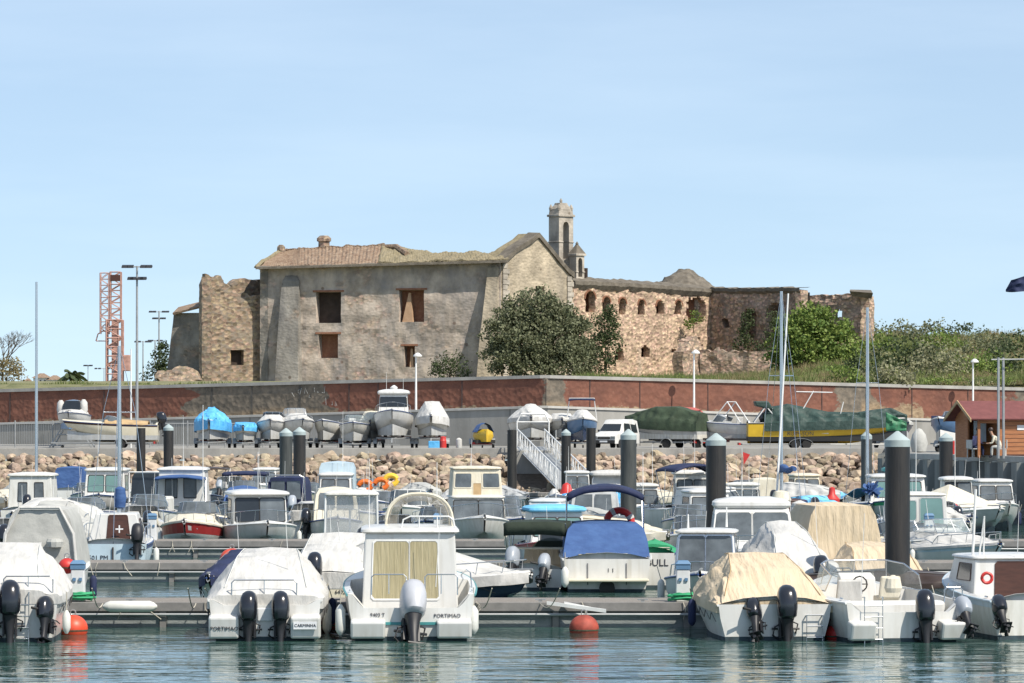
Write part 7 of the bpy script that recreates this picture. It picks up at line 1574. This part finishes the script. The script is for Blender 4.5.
# fence of bars along the wall foot
def fence(px0, px1, d, label):
    root = empty('bar_fence',(0,0,0),0,label,'fence'); mb = MB(); x0, x1 = PX(px0,d), PX(px1,d); mb.tube([(x0,d,QZ+1.6),(x1,d,QZ+1.6)],.03,4).tube([(x0,d,QZ+.15),(x1,d,QZ+.15)],.03,4); x = x0
    while x < x1: mb.tube([(x,d,QZ+.1),(x,d,QZ+1.65)],.012,4); x += .16
    mb.build('bars','galvanised',root)
    x = x0
    while x <= x1: MB().tube([(x,d,QZ),(x,d,QZ+1.8)],.045,5).build('post','galvanised',root); x += 2.5
fence(150,400,266,'grey bar fence at the foot of the long wall behind stored boats')
fence(-60,62,266,'grey bar fence at the foot of the wall, far left')
# ------------------------------------------------------------ more moored boats packed along the far pontoons
def small(label, px, d, B, L, face, kind, t=0, hull='gelcoat', cm='canvas_white', fb=.85, seed=0, stripe=None, h=.7):
    b = Boat({'cover':'covered_boat','cabin':'pilothouse_boat','open':'runabout','enc':'covered_boat'}[kind], label, px, d, L, B, face, t=t, fb=fb, rise=.3, hull=hull, near=False, stripe=stripe, rub='white_metal' if seed%2 else 'stripe_navy')
    rg = random.Random(seed+100)
    if kind == 'cover': b.cover([(0,.25,.5),(.35,h,.4),(.7,h*.7,.35),(1,.08,.15)], cm, seed=seed, fold=.06, hem=.2)
    if kind == 'enc': b.enclosure(-L*.38,L*.1,B*.85,fb,fb+h+.5,cm,tp=.85,seed=seed,clear=(.45,.9) if seed%3 else None); b.rail(.5,.97,.4)
    if kind == 'cabin':
        f = 'back' if face == 'stern' else 'front'; b.house(-L*.2,L*.15,B*.78,fb,h+.45,hull,'glass_grey',rf=.35,wins=[(f,.06,.47,.35,.85),(f,.53,.94,.35,.85),('left',.2,.85,.4,.85),('right',.2,.85,.4,.85)],over=.08,rth=.12); b.rail(.45,.97,.45); b.antenna(rg.uniform(-.5,.5),-.5,fb+h+.6,rg.uniform(.8,2))
    if kind == 'open': b.windshield(.3,B*.75,.45,z=fb+.3,m='glass_grey'); b.rail(.5,.97,.4); b.seat(-.3,-.6,.5,'canvas_white'); b.seat(.4,-.5,.5,'canvas_cream'); b.rods(2,-L*.3,fb,B*.8,1.5,seed)
    if face == 'stern': b.outboard(rg.uniform(-.2,.3),.85,rg.choice([5,20,35]),rg.choice(['motor_black','motor_grey','motor_black']),z=fb)
    return b
S_ = [
 ('grey hulled covered boat beyond the left cabin boat with oval windows',18,221,2.2,6,'stern','cover',0,'gelcoat_grey','canvas_grey'),
 ('white pilothouse boat far behind, between the blue canvas and the black pile',112,222,1.9,6,'stern','cabin',0,'gelcoat_old',''),
 ('white cuddy boat glimpsed right of the brown bimini',222,222,2.0,6,'stern','open',5,'gelcoat',''),
 ('white cabin boat far behind the navy bimini boat',258,224,1.8,6,'bow','cabin',5,'gelcoat',''),
 ('open boat with cream deck between the grey pile pair and pale wheelhouse',311,205,1.7,5.5,'bow','open',-6,'gelcoat_cream',''),
 ('grey runabout between the pale wheelhouse and orange floats',356,216,1.9,5.5,'bow','open',8,'gelcoat_grey',''),
 ('dark hulled covered boat right of the white windshield runabout',431,205,2.1,5.6,'bow','cover',-12,'gelcoat_navy','canvas_grey'),
 ('white cover boat directly left of the cream flybridge boat',447,176,1.7,5.4,'bow','cover',6,'gelcoat','canvas_white'),
 ('white boat with pale windshield between flybridge boat and gangway',512,168,1.9,5.8,'bow','open',-6,'gelcoat_old',''),
 ('pale blue hulled open boat below the gangway lower end',545,166,2.0,5.4,'bow','open',14,'gelcoat_lightblue',''),
 ('small white cabin boat just right of the gangway foot',578,205,1.7,5.6,'bow','cabin',0,'gelcoat',''),
 ('white runabout in front of the pale canvas cabin by the grey pile',600,160,2.1,5.8,'bow','open',-10,'gelcoat',''),
 ('long white covered boat lying right of the blue tarp boat',690,192,2.2,6.4,'bow','cover',-50,'gelcoat_old','canvas_cream'),
 ('white cabin cruiser directly behind the middle black pile',722,150,2.1,6.2,'bow','cabin',-8,'gelcoat',''),
 ('white open boat with rails right of the middle black pile far back',744,208,2.1,6,'bow','open',6,'gelcoat',''),
 ('white canvas cockpit boat left of the leaning masts',768,186,1.9,6,'stern','enc',0,'gelcoat','canvas_cream'),
 ('brown and cream small cabin boat right of the leaning masts',816,200,1.8,5.2,'bow','cabin',-8,'gelcoat_cream',''),
 ('low navy hulled boat with white cover left of the far grey pile',845,196,2.2,6,'bow','cover',-40,'gelcoat_navy','canvas_white'),
 ('white runabout just right of the thickest black pile, far row',918,160,2.0,5.6,'bow','open',10,'gelcoat_old',''),
 ('white cabin boat close to the sheet pile wall at the far right',1010,172,2.1,6,'bow','cabin',-8,'gelcoat',''),
 ('white covered boat in the right middle row by the pale door boat',968,145.5,2.2,5.6,'bow','cover',-25,'gelcoat','canvas_white'),
 ('grey covered boat on the second pontoon behind the thickest pile',948,123,2.0,5.2,'bow','open',-28,'gelcoat_old',''),
 ('white open runabout left of the teal windscreen boat',60,160,2.2,5.8,'bow','open',12,'gelcoat',''),
 ('cream covered boat between the oval window boat and sailboat',44,146,2.4,6,'stern','cover',4,'gelcoat_cream','canvas_grey'),
 ('white boat with raised dark motor behind the sailboat rail',140,148,1.9,5.4,'stern','open',-4,'gelcoat',''),
 ('small white boat with grey canvas cabin left of the pale blue wheelhouse',300,150,1.6,5.4,'stern','open',3,'gelcoat',''),
 ('white boat with cream awning behind the hard top boat',338,147,2.0,5.8,'bow','enc',-4,'gelcoat','canvas_cream'),
 ('white open boat between the hard top and curtained cabin boats',388,128,1.7,5.2,'stern','open',4,'gelcoat',''),
 ('white runabout moored behind the curtained cabin boat roof rails',425,146,2.0,5.6,'bow','open',8,'gelcoat',''),
 ('white boat with grey canopy right of the blue roofed cabin',590,146,2.1,6,'bow','enc',4,'gelcoat','gelcoat_grey'),
 ('white low boat under the lifebuoy between cruiser and cream cover',634,128,1.8,5.6,'bow','open',-10,'gelcoat',''),
 ('white boat with grey windshield left of the tinted cruiser',706,127,1.9,5.8,'bow','open',-4,'gelcoat',''),
 ('little white runabout left of the grey pile pair, low in the third row',242,152,1.7,5.0,'bow','open',-10,'gelcoat_old',''),
 ('white covered boat between the pale wheelhouse and hard top boats',318,158,1.8,5.4,'bow','cover',-8,'gelcoat','canvas_white'),
 ('cream open boat just left of the orange floats',347,160,1.7,5.2,'bow','open',10,'gelcoat_cream',''),
 ('white cabin boat peeking between orange floats and flybridge boat',462,188,1.9,5.6,'bow','cabin',10,'gelcoat',''),
 ('grey windshield runabout right of the cream flybridge boat',523,150,1.8,5.4,'bow','open',-14,'gelcoat',''),
 ('white covered boat low between blue roof cabin and grey pile',612,142,1.9,5.4,'bow','cover',-12,'gelcoat_old','canvas_grey'),
 ('white open boat low behind the cream covered boat with rounded bow',676,146,2.0,5.6,'bow','open',12,'gelcoat',''),
 ('white cabin boat between the cream cover and the middle black pile',650,166,1.7,5.4,'bow','cabin',-5,'gelcoat',''),
 ('white stern of a cabin boat left of the leaning masts base',742,170,1.9,5.6,'stern','cabin',4,'gelcoat_old',''),
 ('white runabout behind the boxy beige cover, left side',828,150,2.0,5.6,'bow','open',14,'gelcoat',''),
 ('white cabin boat behind the dark blue marker flags',882,188,1.8,5.6,'bow','cabin',0,'gelcoat_old',''),
 ('open white boat between the teal door boat and the peaked tent cover',950,150,1.8,5.2,'stern','open',-4,'gelcoat',''),
 ('white motorboat at the far left edge behind the hooded boat',4,128,2.2,5.8,'stern','open',0,'gelcoat',''),
 ('cream covered boat at the far left edge under the thin mast',6,186,2.2,5.8,'bow','cover',-6,'gelcoat_cream','canvas_cream'),
 ('white runabout between the blue canvas boat and the teal windscreen',82,200,1.7,5.2,'bow','open',0,'gelcoat_old',''),
 ('white boat with raised canopy right of the tinted cruiser',805,124,1.7,5.6,'stern','open',-6,'gelcoat',''),
]
for i, (lb,px,d,B,L,face,kind,t,hull,cm) in enumerate(S_):
    small(lb, px, d, B, L, face, kind, t, hull, cm or 'canvas_white', fb=.8+.04*(i%4), seed=i, h=.6+.1*(i%3))
# plain tall thin masts and aerials seen among the boats
for px, d, pyt, lb in ((203,168,405,'thin aerial mast behind the cream cabin boat'),(258,168,452,'short aerial near the navy bimini'),(437,168,462,'thin aerial left of the flybridge boat'),(556,168,430,'thin aerial right of the gangway portal'),(742,158,448,'white flag staff left of the leaning masts'),(916,168,420,'thin aerial right of the thickest pile'),(643,168,452,'thin aerial by the grey pile'),(955,168,440,'thin aerial before the kiosk')):
    o = MB().tube([(0,0,.8),(0,0,PZ(pyt,d))],.022,5,.012).build('aerial','white_metal'); o.location = (PX(px,d),d,0); tag(o, lb, 'aerial')
o = MB().poly([(0,0,0),(.28,0,-.1),(.03,0,-.5)]).build('pennant','red',None,thick=.01); o.location = P(743,452,157.9); tag(o,'small red pennant on the white staff left of the leaning masts','flag')
# mooring lines from front boats to the nearest pontoon
for i,(x0,x1) in enumerate(((103,92),(196,188),(238,205),(478,492),(540,560),(700,690))):
    a = P(x0,603,91.7); bq = P(x1,600,89); bq.z = 1.0; pts = [a.lerp(bq,k/8)-Vector((0,0,.25*math.sin(math.pi*k/8))) for k in range(9)]
    o = MB().tube(pts,.014,4).build('mooring_line','rope'); tag(o, ['slack mooring line by the left pedestal','mooring line left of the twin motor boat','short mooring line behind the twin motor boat','mooring line right of the curtained cabin boat','mooring line below the green bimini boat','mooring line left of the beige covered boat'][i], 'rope')

# deck gear on the moored boats: hatches, cleats, anchors, coiled lines, boathooks; fenders hung along their sides
rg = random.Random(91)
for b in ALL:
    if b.z > 1: continue
    L, B, fb = b.L, b.B, b.fb
    s = .86; z = b.zs(s)
    mb = MB(); mb.tube([(0,b.ys(s,z),z+.16),(0,L/2+.05,b.zs(1)+.10)],.025,5).tube([(-.12,L/2-.1,b.zs(1)+.02),(0,L/2+.02,b.zs(1)-.12),(.12,L/2-.1,b.zs(1)+.02)],.02,4); b.prt(mb,'anchor','galvanised')
    mb = MB()
    for q in (-1,1): mb.tube([(q*(b.hb(.1)-.07),-L/2+.45,fb+.06),(q*(b.hb(.1)-.07),-L/2+.65,fb+.06)],.018,4)
    b.prt(mb,'cleats','steel')
    if rg.random() < .7:
        x = rg.uniform(-B*.3,B*.3); b.prt(MB().tube([(x,-L*.3,fb+.1),(x+rg.uniform(-.2,.2),-L*.32,fb+rg.uniform(1.0,2.4))],.012,4,.006),'whip_aerial','white_metal')
    if rg.random() < .6:
        x = rg.choice([-1,1])*(b.hb(.3)-.1); b.prt(MB().tube([(x,-L*.25,fb+.05),(x,-L*.1,fb+.35),(x*.95,L*.05,fb+.38),(x*.8,L*.2,fb+.1)],.014,4),'grab_rail','steel')
    if rg.random() < .5: b.prt(MB().tube([(rg.uniform(-B*.3,B*.3)+.14*math.cos(a),-L*.42+.14*math.sin(a),fb+.06+a*.004) for a in [k*.7 for k in range(28)]],.02,4),'coiled_line',rg.choice(['rope','rope_dark','stripe_navy']))
    if b.t_face == 'bow' or rg.random() < .6:
        for q in (-1,1):
            if rg.random() < .75:
                st = rg.uniform(.25,.6); f = b.root.matrix_basis @ Vector((q*(b.hb(st)+.12), b.ys(st,fb), .48)); r = .09
                o = MB().lathe([(.02,-.30),(r*.7,-.26),(r,-.2),(r,.2),(r*.7,.26),(.02,.30)],10).build('fender',rg.choice(['fender_white','fender_white','canvas_navy','fender_white']),None,smooth=True); o.location = f
                tag(o,'small fender hung along the side of a moored boat','fender','small fenders along boat sides'); MB().tube([(0,0,.28),(-.1*q,0,.62)],.01,4).build('rope','rope',o)
